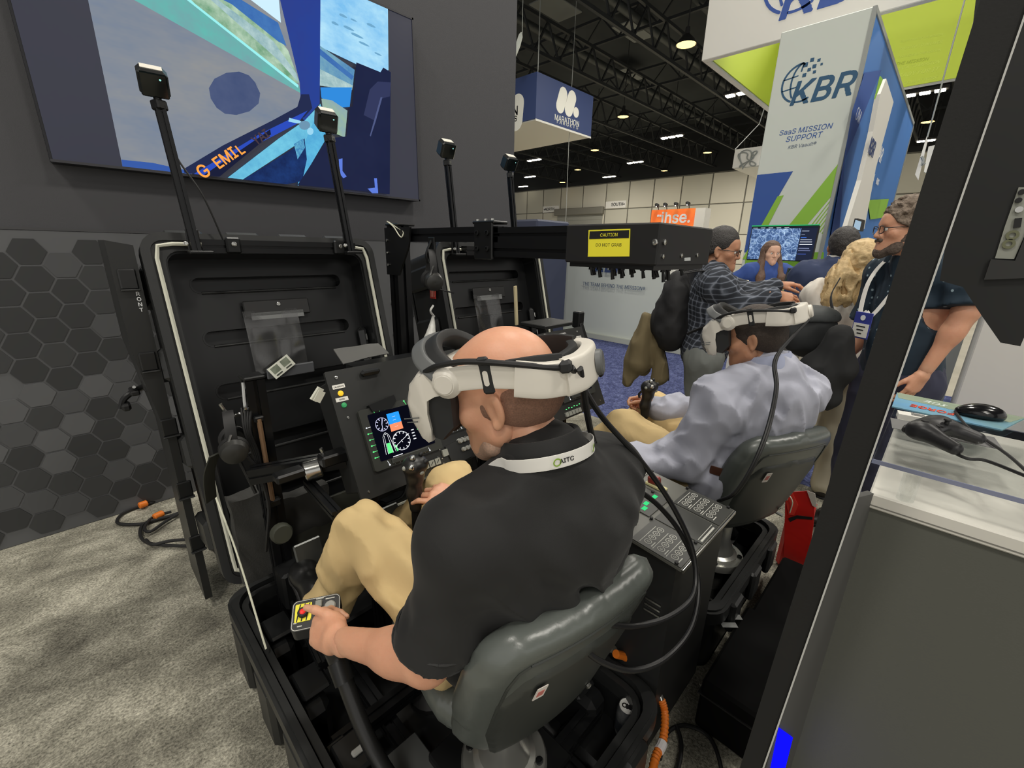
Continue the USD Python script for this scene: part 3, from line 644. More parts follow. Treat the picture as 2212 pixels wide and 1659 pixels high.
for k, u in enumerate((1422, 1440, 1463, 1488)):
    c = P(u, 450, 'x', IX)
    lp = part('lamp', lathe([(0, .09), (.05, .08), (.09, 0), (.06, -.02), (0, -.02)], V(IX - .12, c[1], a[2] + .16), (-.6, 0, -.8), 12), HOUS, os_)
    part('bulb', trimesh.creation.icosphere(2, .05).apply_translation((IX - .15, c[1], a[2] + .13)), LAMPW, lp)
    part('arm', tube([(IX + .03, c[1], a[2]), (IX - .05, c[1], a[2] + .2), (IX - .12, c[1], a[2] + .2)], .015, 5), HOUS, lp)

# tv with aerial map, on the tower's stand
VX = 6.3
A, B, C_, D_ = [P(u, v, 'x', VX) for u, v in ((1623, 489), (1768, 487), (1757, 562), (1612, 565))]
vy0, vy1, vz0, vz1 = (A[1] + D_[1]) / 2, (B[1] + C_[1]) / 2, (C_[2] + D_[2]) / 2, (A[2] + B[2]) / 2
tv = thing('television', 'wide television showing a pale blue aerial street map behind the woman in blue', 'television', (VX, (vy0 + vy1) / 2, 0))
part('housing', box2((VX, vy1, vz0), (VX + .05, vy0, vz1), .008), BLK, tv)
W = vy0 - vy1; Hh = vz1 - vz0
ov = V(VX, vy0, vz0)
def tvr(name, x0, y0, x1, y1, m, lift=.001): part(name, prism([(x0 * W, y0 * Hh), (x1 * W, y0 * Hh), (x1 * W, y1 * Hh), (x0 * W, y1 * Hh)], ov, EXW, EYW, .001, lift), m, tv, smooth=False)
MAPM = usdkit.material(stage, '/World/Looks/tv_map', {'t': ('texture_coordinate', {}), 'v': ('voronoi_texture', dict(scale=16.0, feature='distance_to_edge')), 'n': ('noise_texture', dict(scale=14.0, detail=5.0, roughness=.7, distortion=1.2)),
    'r1': ('rgb_ramp', {'ramp': [(0, (.55, .65, .8)), (.02, (.25, .36, .55)), (.05, (.0, .0, .0))]}), 'r2': ('rgb_ramp', {'ramp': [(.35, (.03, .06, .16)), (.5, (.09, .17, .36)), (.65, (.42, .58, .78))]}),
    'm': ('mix', dict(mix_type='add', fac=.55)), 'e': ('emission', dict(strength=.62))}, [('t.object', 'v.vector'), ('t.object', 'n.vector'), ('v.distance', 'r1.fac'), ('n.fac', 'r2.fac'), ('r2.color', 'm.color1'), ('r1.color', 'm.color2'), ('m.color', 'e.color')], surface='e.emission')
tvr('map_picture', .015, .03, .76, .93, MAPM)
tvr('side_bar', .765, .03, .985, .93, glow('tv_bar', (36, 42, 62), 1))
tvr('title_bar', .015, .93, .985, .975, glow('tv_title', (30, 36, 48), 1))
for k, (y, w2, m) in enumerate(((.84, .1, (170, 180, 200)), (.74, .05, (120, 130, 150)), (.66, .08, (60, 110, 210)), (.6, .16, (190, 196, 210)), (.54, .17, (200, 204, 214)), (.47, .18, (225, 228, 232)), (.36, .15, (120, 128, 160)), (.3, .17, (104, 112, 150)), (.2, .12, (60, 80, 150)))):
    tvr('menu_line', .775, y, .775 + w2, y + .022, glow('tv_l%d' % k, m, 1), .003)
for k in range(5): tvr('title_text', .03 + .12 * k, .945, .1 + .12 * k, .96, glow('tv_w', (190, 200, 210), 1), .003)
part('wall_mount', box2((VX + .05, vy1 + .3, vz0 + .1), (TX - .015, vy0 - .3, vz1 - .1)), BLK, tv)
part('led_edge', box2((VX - .003, vy1, vz1), (VX + .02, vy0, vz1 + .012)), glow('tv_led', (60, 190, 120), .8), tv)

# white service counter in front of the woman, with a laptop and small things
KX = 5.0
kc = thing('service_counter', 'white service counter behind the hands of the man in plaid', 'counter', (KX + .3, P(1660, 620, 'x', KX)[1], 0))
ka, kb = P(1585, 622, 'x', KX)[1], P(1760, 622, 'x', KX)[1]
kz = P(1660, 632, 'x', KX)[2]
part('worktop', box2((KX - .04, kb, kz - .05), (KX + .45, ka, kz), .01), WHITE, kc)
part('body', box2((KX + .02, kb + .05, .08), (KX + .4, ka - .05, kz - .05)), WHITE, kc)
part('plinth', box2((KX + .05, kb + .08, 0), (KX + .38, ka - .08, .08)), GREY, kc)
lt = thing('laptop', 'black open laptop on the white service counter', 'laptop', P(1725, 612, 'x', KX + .15))
lc = P(1726, 613, 'x', KX + .15); lc[2] = kz
part('base', box(lc + V(0, 0, .012), (.24, .34, .022), .005), BLK, lt)
part('lid', box(lc + V(.16, 0, .13), (.012, .34, .23), .004, np.stack([nrm((1, 0, -.3)), V(0, 1, 0), nrm((.3, 0, 1))])), BLK, lt)
part('screen', box(lc + V(.153, 0, .132), (.004, .31, .2), 0, np.stack([nrm((1, 0, -.3)), V(0, 1, 0), nrm((.3, 0, 1))])), glow('laptop_screen', (26, 48, 40), 1), lt)
for k, (u, v, cc, nm) in enumerate(((1608, 612, (232, 214, 150), 'pale yellow paper cup standing at the left end of the white service counter'), (1700, 612, (236, 216, 150), 'pale yellow paper cup beside the laptop on the white service counter'))):
    c = P(u, v, 'x', KX + .1); c[2] = kz
    cu = thing('paper_cup', nm, 'cup', c)
    part('body', lathe([(0, 0), (.028, 0), (.038, .1), (.035, .1), (.026, .006), (0, .006)], c, (0, 0, 1), 16), mat('cup_cream', (232, 214, 150), .6), cu)
    part('rim', lathe([(.036, .098), (.04, .1), (.036, .104)], c, (0, 0, 1), 16), WHITE, cu)
mn = thing('small_monitor', 'small pale-screened monitor on an arm in front of the blue tower side', 'monitor', P(1850, 488, 'y', ty1 - .5))
part('frame', pxpoly([(1846, 472), (1862, 476), (1858, 500), (1840, 496)], 'y', ty1 - .5, .03), BLK, mn)
part('screen', pxpoly([(1848, 475), (1860, 479), (1856, 497), (1843, 493)], 'y', ty1 - .53, .004), glow('mini_screen', (170, 196, 216), .9), mn)
part('arm', cyl(P(1850, 490, 'y', ty1 - .48), P(1838, 500, 'y', ty1 - .02), .02, n=8), BLK, mn)
part('pole', box2(P(1835, 500, 'y', ty1 - .04) - V(.02, .02, 0), P(1840, 500, 'y', ty1 - .0) * V(1, 1, 0) + V(.02, 0, 0)), BLK, mn)

# tan military vehicle in the distance: a fender, a wheel, the bumper
c = P(1187, 595, 'z', .42); vx, vy = c[0], c[1]
TAN = mat('vehicle_tan', (196, 160, 104), .6)
ve = thing('tan_vehicle', 'sand tan military truck glimpsed far off beyond the second open case', 'vehicle', (vx, vy, 0))
part('hood', box((vx - .2, vy + 2.2, 1.15), (2.0, 4.0, .55), .12), TAN, ve)
part('fender', prism([(-1.0, .55), (-1.0, 1.35), (.9, 1.42), (.9, .9), (.66, .9), (.5, 1.0), (.2, 1.05), (-.3, .98), (-.5, .6)], (vx - .55, vy, 0), (0, -1, 0), (0, 0, 1), .5), TAN, ve)
part('cab', box((vx - .1, vy + 3.6, 1.7), (1.9, 2.2, .9), .15), TAN, ve)
for dx in (-.75, .9):
    wh = part('wheel', lathe([(.0, -.14), (.26, -.14), (.42, -.13), (.45, -.08), (.45, .08), (.42, .13), (.26, .14), (0, .14)], (vx + dx, vy - .05, .45), (1, 0, 0), 28), mat('tyre', (34, 34, 34), .85, bump=(40, .5, .01)), ve)
    part('hub', lathe([(0, -.16), (.1, -.16), (.22, -.145), (.24, -.12), (0, -.1)], (vx + dx, vy - .05, .45), (1, 0, 0), 16), mat('hub_dark', (58, 54, 46), .6), wh)
part('bumper', box((vx, vy - .75, .62), (1.9, .2, .3), .05), TAN, ve)
# dark low box behind the frame, at the wall's end
db = P(1140, 478, 'x', 6.0)
solo('flight_case', box2((5.8, db[1] - .4, 0), (6.7, db[1] + .5, P(1130, 474, 'x', 5.8)[2]), .03), mat('navy_case', (58, 64, 86), .6), 'tall dark navy cabinet beyond the end of the charcoal wall', 'cabinet')
# ---------------------------------------------------------------- simulator hardware
def PD(u, v, d):
    """the point at distance d along the lens axis that the photograph shows at u,v"""
    return CAMP + ROT @ V((u - PCX) / FPX, (v - PCY) / FPX, 1.0) * d
CASE = mat('case_plastic', (36, 37, 37), .42, bump=(420, .12, .001))
CASE_IN = mat('case_inside', (24, 25, 26), .34, bump=(300, .1, .001))
SEAL = mat('case_seal', (206, 206, 190), .6)
BLACKM = mat('black_metal', (24, 25, 26), .38, metal=.3, bump=(500, .08, .0006))
EXTR = mat('extrusion_black', (24, 25, 27), .33, metal=.4)
SATIN = mat('satin_black', (34, 35, 35), .5, bump=(600, .1, .0006))
STEEL = mat('bright_steel', (190, 190, 186), .22, metal=1.0)
RUB = mat('rubber_black', (22, 22, 23), .6)
PWHT = mat('print_white', ())
def profile(p, q, w, h, up=(0, 0, 1)):
    """slotted extrusion: a bar with a groove down each face"""
    p, q = V(*p), V(*q); F = frame(q - p, up); L = np.linalg.norm(q - p); n = max(1, round(max(w, h) / min(w, h)))
    o = sbox(-w / 2, -h / 2, w / 2, h / 2); s = min(w, h)
    for k in range(n):
        c = (k - (n - 1) / 2) * s
        for sg in (-1, 1):
            o = o.difference(sbox(sg * w / 2 - s * .16, c - s * .1, sg * w / 2 + s * .16, c + s * .1) if h > w else sbox(c - s * .1, sg * h / 2 - s * .16, c + s * .1, sg * h / 2 + s * .16))
    for sg in (-1, 1):
        o = o.difference(sbox(-s * .1, sg * h / 2 - s * .16, s * .1, sg * h / 2 + s * .16) if h > w else sbox(sg * w / 2 - s * .16, -s * .1, sg * w / 2 + s * .16, s * .1))
    return tf(trimesh.creation.extrude_polygon(o, L, engine='earcut'), F, p)
def screw(c, n, r=.006): return lathe([(0, .35 * r), (r * .55, .35 * r), (r * .6, .7 * r), (r, .6 * r), (r, 0), (0, 0)], c, n, 10)
UNIT = 1.27

# --- open hard case: base on the floor, lid standing up behind
BX0, BX1, BY0, BY1, BZ = .195, 1.055, .33, 1.735, .3
bc = V((BX0 + BX1) / 2, (BY0 + BY1) / 2, 0); bw, bd = BX1 - BX0, BY1 - BY0
def make_case():
    t = thing('hard_case', 'open black hard case of the bald pilot with lid upright behind', 'equipment case', bc, 'open simulator cases')
    out, inn = rrect(bw, bd, .09, *bc[:2]), rrect(bw - .12, bd - .12, .06, *bc[:2])
    ext = lambda pg, z0, z1: tf(trimesh.creation.extrude_polygon(pg, z1 - z0, engine='earcut'), None, (0, 0, z0))
    part('body', cat_([ext(out.buffer(-.03).difference(inn.buffer(.005)), .0, BZ - .05), ext(out.buffer(-.03), 0, .02)]), CASE, t)
    rim = [ext(out.difference(inn.buffer(.028)), BZ - .06, BZ - .008), ext(out.buffer(-.012).difference(inn.buffer(.028)), BZ - .008, BZ), ext(inn.buffer(.022).difference(inn), BZ - .07, BZ - .018)]
    part('rim', cat_(rim), CASE, t)
    part('inner_lining', cat_([ext(inn.difference(inn.buffer(-.006)), .02, BZ - .07), ext(inn, .02, .03)]), CASE_IN, t)
    for side in (-1, 1):
        x = bc[0] + side * (bw / 2 - .022)
        for k in range(5):
            part('side_rib', box((x, BY0 + .16 + k * .27, .13), (.05, .15, .24), .015), CASE, t)
        for k in range(4):
            xi = bc[0] + side * (bw / 2 - .10)
            part('inner_pad', box((xi, BY0 + .27 + k * .3, .12), (.09, .2, .2), .022), CASE_IN, t)
            part('pad_edge', box((xi - side * .02, BY0 + .27 + k * .3, .235), (.09, .12, .02), .008), CASE_IN, t)
    for k in range(3):
        part('front_latch', box((BX0 + .18 + k * .24, BY0 - .005, .22), (.1, .03, .14), .01), CASE, t)
    # lid
    a = math.radians(14.4); uv, un = V(0, math.sin(a), math.cos(a)), V(0, math.cos(a), -math.sin(a)); o = V(.662, 1.735, BZ + .005)
    W, Hh = .895, 1.37
    L = lambda pg, d0, d1: tf(trimesh.creation.extrude_polygon(pg, d1 - d0, engine='earcut'), np.stack([V(1, 0, 0), uv, -un]), o - un * -d1)
    lo, li = rrect(W, Hh, .07, 0, Hh / 2), rrect(W - .13, Hh - .13, .05, 0, Hh / 2)
    part('lid_rim', cat_([L(lo.difference(lo.buffer(-.028)), 0, .07), L(lo.buffer(-.026).difference(li), .008, .07)]), CASE, t)
    part('lid_shell', cat_([L(lo.buffer(-.022).difference(li.buffer(.01)), .07, .34), L(lo.buffer(-.022), .33, .36)]), CASE, t)
    vs = (1.197, .98, .76, .515, .28)
    slots = union_all([rrect(.61, .062, .03, 0, v0) for v0 in vs])
    part('lid_back', cat_([L(li.buffer(.012).difference(li.buffer(-.006)), .02, .14), L(li.difference(slots), .12, .135)]), CASE_IN, t)
    for v0 in vs:
        g = rrect(.61, .062, .03, 0, v0)
        part('lid_groove', cat_([L(g.buffer(.004), .168, .172), L(g.buffer(.004).difference(g.buffer(-.002)), .118, .17)]), CASE_IN, t)
        part('groove_lip', tube([o + V(x, 0, 0) + uv * (v0 - .033) + un * .119 for x in np.linspace(-.275, .275, 8)], .006, 8), CASE, t)
    s = lo.buffer(-.042).exterior; pts = np.array([s.interpolate(x, normalized=True).coords[0] for x in np.linspace(0, 1, 90)])
    part('lid_seal', tube([o + V(1, 0, 0) * p[0] + uv * p[1] - un * .002 for p in pts], .0075, 6), SEAL, t)
    # grip recess on the lid's right inner wall
    hp = o + V(.36, 0, 0) + uv * .86 + un * .1
    g = part('lid_handle', cat_([box(hp, (.05, .05, .2), .02, np.stack([V(1, 0, 0), un, uv]))]), CASE_IN, t)
    for k in range(3): part('highlight_pin', cyl(hp - un * .03 + uv * (.06 - .06 * k), hp - un * .03 + uv * (.03 - .06 * k), .005, n=6), STEEL, g)
    # ribs and bumpers on the lid's outer sides and wheels on its top edge
    for sx in (-1, 1):
        for k, v0 in enumerate((.2, .55, .9, 1.2)):
            part('lid_bumper', box(o + V(sx * (W / 2 - .012), 0, 0) + uv * v0 + un * .2, (.05, .22, .13), .014, np.stack([V(1, 0, 0), un, uv])), CASE, t)
    for k in range(4):
        part('top_bumper', box(o + V(-.3 + .2 * k, 0, 0) + uv * (Hh + .0) + un * .12, (.15, .16, .05), .02, np.stack([V(1, 0, 0), un, uv])), CASE, t)
    part('hinge', cyl(o + V(-.38, .005, -.005), o + V(.38, .005, -.005), .014, n=10), BLACKM, t)
    for k in (-.28, .28):
        part('lid_stay_clip', cat_([box(o + V(k, -.03, .03), (.02, .05, .05), .005), cyl(o + V(k, -.06, .02), o + V(k, -.06, .07), .008, n=8)]), STEEL, t)
    # rail across the lid's top and two foot brackets
    r0 = o + uv * (Hh - .055) - un * .03
    part('top_rail', profile(r0 + V(-.27, 0, 0), r0 + V(.33, 0, 0), .05, .05), EXTR, t)
    for k in (-.17, .25):
        part('rail_clamp', box(r0 + V(k, -.032, .005), (.05, .02, .06), .006), BLACKM, t)
        part('rail_bolt', screw(r0 + V(k, -.042, .01), (0, -1, 0), .009), STEEL, t)
    # clear document pouch on the lid
    z = o + un * .098; LP = lambda u, v: Pn(u, v, z, un)
    part('pouch_header', box(LP(600, 664), (.27, .012, .07), .004, np.stack([V(1, 0, 0), un, uv])), mat('pouch_black', (38, 38, 38), .4), t)
    part('pouch_band', box(LP(601, 680) - un * .004, (.215, .004, .03), 0, np.stack([V(1, 0, 0), un, uv])), mat('pouch_grey', (128, 130, 130), .5), t)
    part('pouch_film', tf(sheet(.22, .27, .012, 5), np.stack([V(1, 0, 0), uv, -un]), LP(612, 800) - un * .006), FILM, t)
    part('pouch_foot', box(LP(626, 800) - un * .02, (.2, .012, .05), .004, np.stack([V(1, 0, 0), nrm(un + .3 * uv), nrm(uv - .3 * un)])), mat('pouch_grey2', (96, 98, 102), .45), t)
    part('pouch_rivet', screw(LP(600, 657) - un * .006, -un, .008), STEEL, t)
    return t, o, uv, un
def sheet(w, h, amp, seed, n=22, thick=.0006):
    x, y = np.meshgrid(np.linspace(-w / 2, w / 2, n), np.linspace(0, h, n), indexing='ij')
    z = amp * (meshkit.fbm(np.stack([x * 9, y * 6, x * 0 + seed], -1), 2, seed) - .5)
    v = np.vstack([np.stack([x, y, z], -1).reshape(-1, 3), np.stack([x, y, z - thick], -1).reshape(-1, 3)])
    i, j = np.meshgrid(np.arange(n - 1), np.arange(n - 1), indexing='ij'); a = (i * n + j).ravel(); b = a + n; N = n * n
    f = np.vstack([np.stack([a, b, b + 1], 1), np.stack([a, b + 1, a + 1], 1), np.stack([a + N, b + 1 + N, b + N], 1), np.stack([a + N, a + 1 + N, b + 1 + N], 1)])
    return trimesh.Trimesh(v, f, process=False)
FILM = usdkit.material(stage, '/World/Looks/clear_film', {'a': ('transparent_bsdf', dict(color=(.86, .86, .86))), 'g': ('glossy_bsdf', dict(color=(1, 1, 1), roughness=.12)), 'd': ('diffuse_bsdf', dict(color=(.6, .6, .6))), 'm': ('mix_closure', dict(fac=.045)), 'm2': ('mix_closure', dict(fac=.025))},
    [('a.BSDF', 'm.closure1'), ('g.BSDF', 'm.closure2'), ('m.closure', 'm2.closure1'), ('d.BSDF', 'm2.closure2')], surface='m2.closure')
case1, LO, LUV, LUN = make_case()
case2 = copy(case1, 'hard_case', 'open black hard case of the pilot in the pale shirt, farther right', bc + V(UNIT, 0, 0))
# lettering and stickers stand on the first case only
fc = P(300, 640, 'x', .165)
plate = thing('case_side_cover', 'black side cover with small white letters FRONT along the first open case', 'cover', (.16, 2.1, .05))
YC = 2.07
part('panel', prism([(.127, 1.6), (.2, 1.585), (.2, .06), (.172, .06), (.172, .86), (.127, 1.22)], (0, YC, 0), (1, 0, 0), (0, 0, 1), .3, -.3), CASE, plate)
for zz, xx in ((1.47, .165), (1.17, .168), (.9, .185), (.62, .188), (.36, .188)):
    rc_ = part('recess', box((xx, YC - .004, zz), (.05, .012, .07), .004), CASE_IN, plate)
    part('recess_lip', box((xx, YC - .012, zz - .037), (.055, .02, .006), .002), CASE, rc_)
for k, ch in enumerate('FRONT'):
    part('lettering', text(ch, .013, P(296 + 2.6 * k, 627 + 11.5 * k, 'y', YC - .001), (1, 0, 0), (0, 0, 1), .001, bold=True), PWHT, plate)
for (u, v, nm) in ((935, 626, 'small red warning sticker on the side of the second open case'),):
    c = P(u, v, 'x', BX0 + UNIT - .012 + .02)
    st = thing('warning_sticker', nm, 'sticker', c)
    part('backing', box(c, (.004, .055, .1), .001), mat('sticker_red', (196, 62, 50), .5), st)
    for k in range(3): part('print_line', box(c + V(-.003, .014 * (k - 1), 0), (.001, .005, .08)), mat('sticker_print', (240, 180, 160), .5), st)
# printed card in the pouch
cd = thing('printed_card', 'small white card with two grey pictures lying across the first pouch', 'card', P(608, 792, 'y', 1.9))
cpn = LO + LUN * .055
c0 = Pn(608, 792, cpn, LUN)
ce, cu = nrm(V(1, 0, 0) * .86 + LUV * .5), nrm(LUV * .86 - V(1, 0, 0) * .5)
part('sheet', box(c0, (.105, .055, .0015), 0, np.stack([ce, cu, np.cross(ce, cu)])), mat('card_white', (226, 228, 214), .6), cd)
for k in (-.025, .025):
    part('picture', box(c0 + ce * k + cu * .006 + np.cross(ce, cu) * .001, (.036, .03, .001), 0, np.stack([ce, cu, np.cross(ce, cu)])), mat('card_grey', (96, 104, 88), .6, var=(30, (150, 158, 140))), cd)
    part('caption', box(c0 + ce * k - cu * .018 + np.cross(ce, cu) * .001, (.03, .006, .001), 0, np.stack([ce, cu, np.cross(ce, cu)])), mat('card_dark', (70, 74, 66), .6), cd)

# --- sensor masts on the lid rails
def make_mast(pu, pv, tu, tv, yy, label):
    b, t0 = P(pu, pv, 'y', yy), P(tu, tv, 'y', yy + .04)
    t = thing('sensor_mast', label, 'tracking sensor', b, 'tracking sensors on masts')
    part('pole', profile(b - V(0, 0, .0), t0, .028, .028, (0, 1, 0)), EXTR, t)
    part('foot', cat_([box(b + V(.012, -.005, 0), (.075, .045, .012), .003), box(b + V(0, .02, .04), (.04, .01, .08), .003)]), BLACKM, t)
    part('foot_bolt', screw(b + V(-.03, -.02, .03), (-.5, -1, 0), .008), STEEL, t)
    d = nrm(t0 - b); h = t0 + d * .07
    fz = nrm(V(-.12, -.85, -.52)); fx = nrm(np.cross((0, 0, 1), fz)); R = np.stack([fx, np.cross(fz, fx), fz])
    part('neck', tube([t0 - d * .02, t0 + d * .012, h - fz * .02], .012, 8, 4), BLACKM, t)
    part('collar', box(t0, (.036, .036, .03), .004, frame(d)), BLACKM, t)
    bod = part('sensor_head', box(h, (.082, .08, .07), .012, R), mat('sensor_black', (26, 28, 28), .3), t)
    part('front_glass', box(h + fz * .034, (.074, .072, .008), .006, R), mat('sensor_glass', (14, 20, 20), .06, coat=.6), bod)
    part('top_label', box(h + R[1] * .0405 - fz * .004, (.058, .002, .036), 0, R), mat('sensor_label', (226, 222, 210), .5), bod)
    part('status_light', cyl(h + R[1] * .02 + fz * .037 + R[0] * .018, h + R[1] * .02 + fz * .039 + R[0] * .018, .003, n=8), glow('sensor_led', (150, 220, 210), 1.2), bod)
    return t, b, h
m1, mb1, mh1 = make_mast(425, 545, 344, 228, 1.98, 'tall sensor mast in front of the wall screen, leftmost of the four masts')
m2, mb2, mh2 = make_mast(757, 545, 712, 300, 1.98, 'tall sensor mast at the right end of the first lid, overlapping the screen')
copy(m1, 'sensor_mast', 'sensor mast at the left end of the second lid, above the black beam', mb1 + V(UNIT - .03, .05, 0))
copy(m2, 'sensor_mast', 'sensor mast at the edge of the charcoal wall, rightmost of the four masts', mb2 + V(UNIT - .13, .05, 0))
solo('mast_cable', tube([mh1 + V(.01, .03, -.05), mh1 + V(.03, .05, -.2), mb1 + V(.06, .05, .2), mb1 + V(.11, .06, .02)], .0035, 6, 8), RUB, 'thin black cable hanging down behind the leftmost sensor mast', 'cable')

# --- overhead frame between the units, box with the caution sign
fr = thing('overhead_gantry', 'black slotted frame with an upright post and a beam reaching toward the viewer', 'frame', (1.26, 2.07, 0))
FXc = 1.26
part('post', profile((FXc, 2.07, 0), (FXc, 2.07, 1.7), .08, .08, (0, 1, 0)), EXTR, fr)
part('rear_beam', profile((FXc, 2.11, 1.655), (FXc, 1.3, 1.655), .055, .06), EXTR, fr)
part('front_beam', profile((FXc, 1.42, 1.625), (FXc, .85, 1.625), .055, .11), EXTR, fr)
part('joint_plate', cat_([box((FXc - .034, 1.375, 1.63), (.012, .11, .145), .004), box((FXc, 1.375, 1.7), (.08, .13, .012), .004)]), BLACKM, fr)
part('gusset', prism([(-2.115, 1.69), (-2.115, 1.46), (-2.0, 1.46), (-1.9, 1.6), (-1.88, 1.69)], (FXc - .042, 0, 0), (0, -1, 0), (0, 0, 1), .01), BLACKM, fr)
part('cap_plate', box((FXc, 2.05, 1.705), (.1, .12, .01), .003), BLACKM, fr)
for yy in (2.09,):
    for zz in (1.63, 1.57, 1.51): part('bolt', screw((FXc - .053, yy, zz), (-1, 0, 0), .008), STEEL, fr)
for yy in (1.345, 1.405):
    for zz in (1.6, 1.66): part('bolt', screw((FXc - .04, yy, zz), (-1, 0, 0), .011), BLACKM, fr)
for yy in (1.45, 1.4, 1.36): part('knob', cyl((FXc, yy, 1.7), (FXc, yy, 1.716), .007, n=8), STEEL, fr)
solo('cord_loop', tube([P(836, 478, 'x', 1.2), P(850, 490, 'x', 1.2), P(862, 508, 'x', 1.2), P(868, 512, 'x', 1.2), P(871, 500, 'x', 1.21), P(858, 492, 'x', 1.21), P(840, 480, 'x', 1.21)], .003, 6, 6), mat('cord_white', (210, 210, 190), .7), 'loose loop of pale cord tied on top of the black post', 'cord')
OX0, OX1, OY0, OY1, OZ0, OZ1 = 1.1, 1.447, .558, .86, 1.566, 1.674
ob = thing('overhead_console', 'black overhead switch box with a yellow caution sign on its side', 'overhead console', ((OX0 + OX1) / 2, (OY0 + OY1) / 2, OZ0))
part('housing', box2((OX0, OY0, OZ0), (OX1, OY1, OZ1), .004), mat('console_box_black', (19, 19, 20), .6), ob)
sgn = part('caution_sign', pxpoly([(1272, 497), (1362, 494), (1360, 554), (1270.5, 554.5)], 'x', OX0, .0015, .0003), YEL, ob, smooth=False)
part('header', pxpoly([(1275, 500), (1360, 497), (1359.5, 514), (1274, 516.5)], 'x', OX0, .0008, .002), BLK, sgn, smooth=False)
off = V(-.003, 0, 0)
part('lettering', text_fit('CAUTION', P(1298, 511.5, 'x', OX0) + off, P(1335, 510.5, 'x', OX0) + off, EYW, .0006), YEL, sgn)
part('lettering', text_fit('DO NOT GRAB', P(1288, 532.5, 'x', OX0) + off * .5, P(1343, 532.5, 'x', OX0) + off * .5, EYW, .0006), mat('print_olive_dark', (78, 74, 20), .6), sgn)
for (u, v) in ((1416, 523), (1434, 523)): part('bolt', screw(P(u, v, 'x', OX0) if u < 1426 else P(u, v, 'y', OY0), (-1, 0, 0) if u < 1426 else (0, -1, 0), .008), STEEL, ob)
for (u, v) in ((1431, 554), (1471, 552), (1505, 551)): part('bolt', screw(P(u, v, 'y', OY0), (0, -1, 0), .006), STEEL, ob)
part('small_label', pxpoly([(1478, 557), (1491, 556), (1491, 563), (1478, 564)], 'y', OY0, .001), mat('label_grey', (196, 200, 200), .5), ob)
part('underside_plate', box2((OX0 + .012, OY0 + .012, OZ0 - .012), (OX1 - .012, OY1 - .012, OZ0)), BLACKM, ob)
rg = random.Random(3)
for k in range(22):
    x, y = OX0 + .04 + rg.random() * .27, OY0 + .03 + rg.random() * .24; h = .012 + .02 * rg.random()
    part('switch', cat_([cyl((x, y, OZ0 - .012), (x, y, OZ0 - .02), .008, n=8), cyl((x, y, OZ0 - .018), (x + .004, y - .004, OZ0 - .018 - h), .004, .006, n=8)]), BLACKM, ob)
# headset hung under the beam
def headphones(c, label, s=1.0, yaw=0.0):
    t = thing('headphones', label, 'headphones', c)
    R = np.stack([V(math.cos(yaw), math.sin(yaw), 0), V(-math.sin(yaw), math.cos(yaw), 0), V(0, 0, 1)])
    W = lambda x, y, z: c + s * (V(x, y, z) @ R)
    a = np.linspace(-.15, math.pi + .15, 17)
    part('headband', tube([W(.075 * math.cos(x), 0, -.02 + .1 * math.sin(x)) for x in a], .01, 8, flat=(.032, .009)), RUB, t)
    for sx in (-1, 1):
        cp = W(sx * .078, 0, -.06); d = V(sx, 0, -.1) @ R
        e = part('ear_cup', lathe([(0, .028), (.02, .03), (.036, .022), (.042, .0), (.036, -.01), (0, -.01)], cp, d, 20), mat('headset_shell', (40, 40, 38), .4), t)
        part('ear_cushion', lathe([(.018, -.03), (.034, -.032), (.044, -.02), (.04, -.008), (.018, -.008)], cp, d, 20), RUB, e)
        part('yoke', tube([W(sx * .076, .0, .01), W(sx * .092, .02, -.03), W(sx * .09, .035, -.06)], .004, 6, 4), STEEL, t)
    part('microphone_boom', tube([W(.08, .03, -.08), W(.07, -.06, -.11), W(.03, -.11, -.12)], .004, 6, 6), RUB, t)
    return t
headphones(V(1.225, 1.74, 1.51), 'dark headphones hanging under the beam beside the upright black post', 1.0, 1.1)
part('hook', cat_([tube([V(1.23, 1.74, 1.63), V(1.2, 1.74, 1.57), V(1.21, 1.74, 1.53)], .006, 6, 4), box((1.233, 1.74, 1.6), (.012, .05, .09), .003)]), BLACKM, fr)

# --- left side post with hook, headphones, antenna rod and the strut to the panel
lp_ = thing('side_post', 'slim black upright post beside the first lid carrying a hook and headphones', 'post', (.385, 1.6, 0))
LPX, LPY = .385, 1.6
part('upright', profile((LPX, LPY, .02), (LPX, LPY, 1.165), .06, .06, (0, 1, 0)), EXTR, lp_)
part('cap', box((LPX, LPY, 1.172), (.066, .066, .014), .004), BLACKM, lp_)
hk = P(500, 895, 'x', .33)
part('hook', tube([(LPX - .03, LPY - .01, 1.16), (LPX - .04, LPY - .03, 1.08), P(535, 880, 'y', LPY - .02), P(522, 892, 'y', LPY), P(505, 898, 'y', LPY), P(490, 890, 'y', LPY), P(476, 873, 'y', LPY)], .006, 8, 6), STEEL, lp_)
part('hook_collar', cyl(P(494, 910, 'y', LPY), P(498, 902, 'y', LPY), .013, n=10), STEEL, lp_)
part('hook_post', cyl(P(492, 960, 'y', LPY), P(496, 905, 'y', LPY), .012, n=8), RUB, lp_)
hpc = P(505, 960, 'y', LPY - .02) + V(0, 0, .05)
headphones(hpc, 'dark headphones hanging on the slim post beside the first lid', .8, 1.35)
solo('strap', tube([hpc + V(-.06, -.02, -.06), hpc + V(-.08, .02, -.14), P(456, 1080, 'y', LPY + .05)], .02, 8, 5, flat=(.04, .006)), mat('strap_olive', (44, 45, 38), .8), 'dark olive webbing strap hanging from the headphones across the white seal', 'strap')
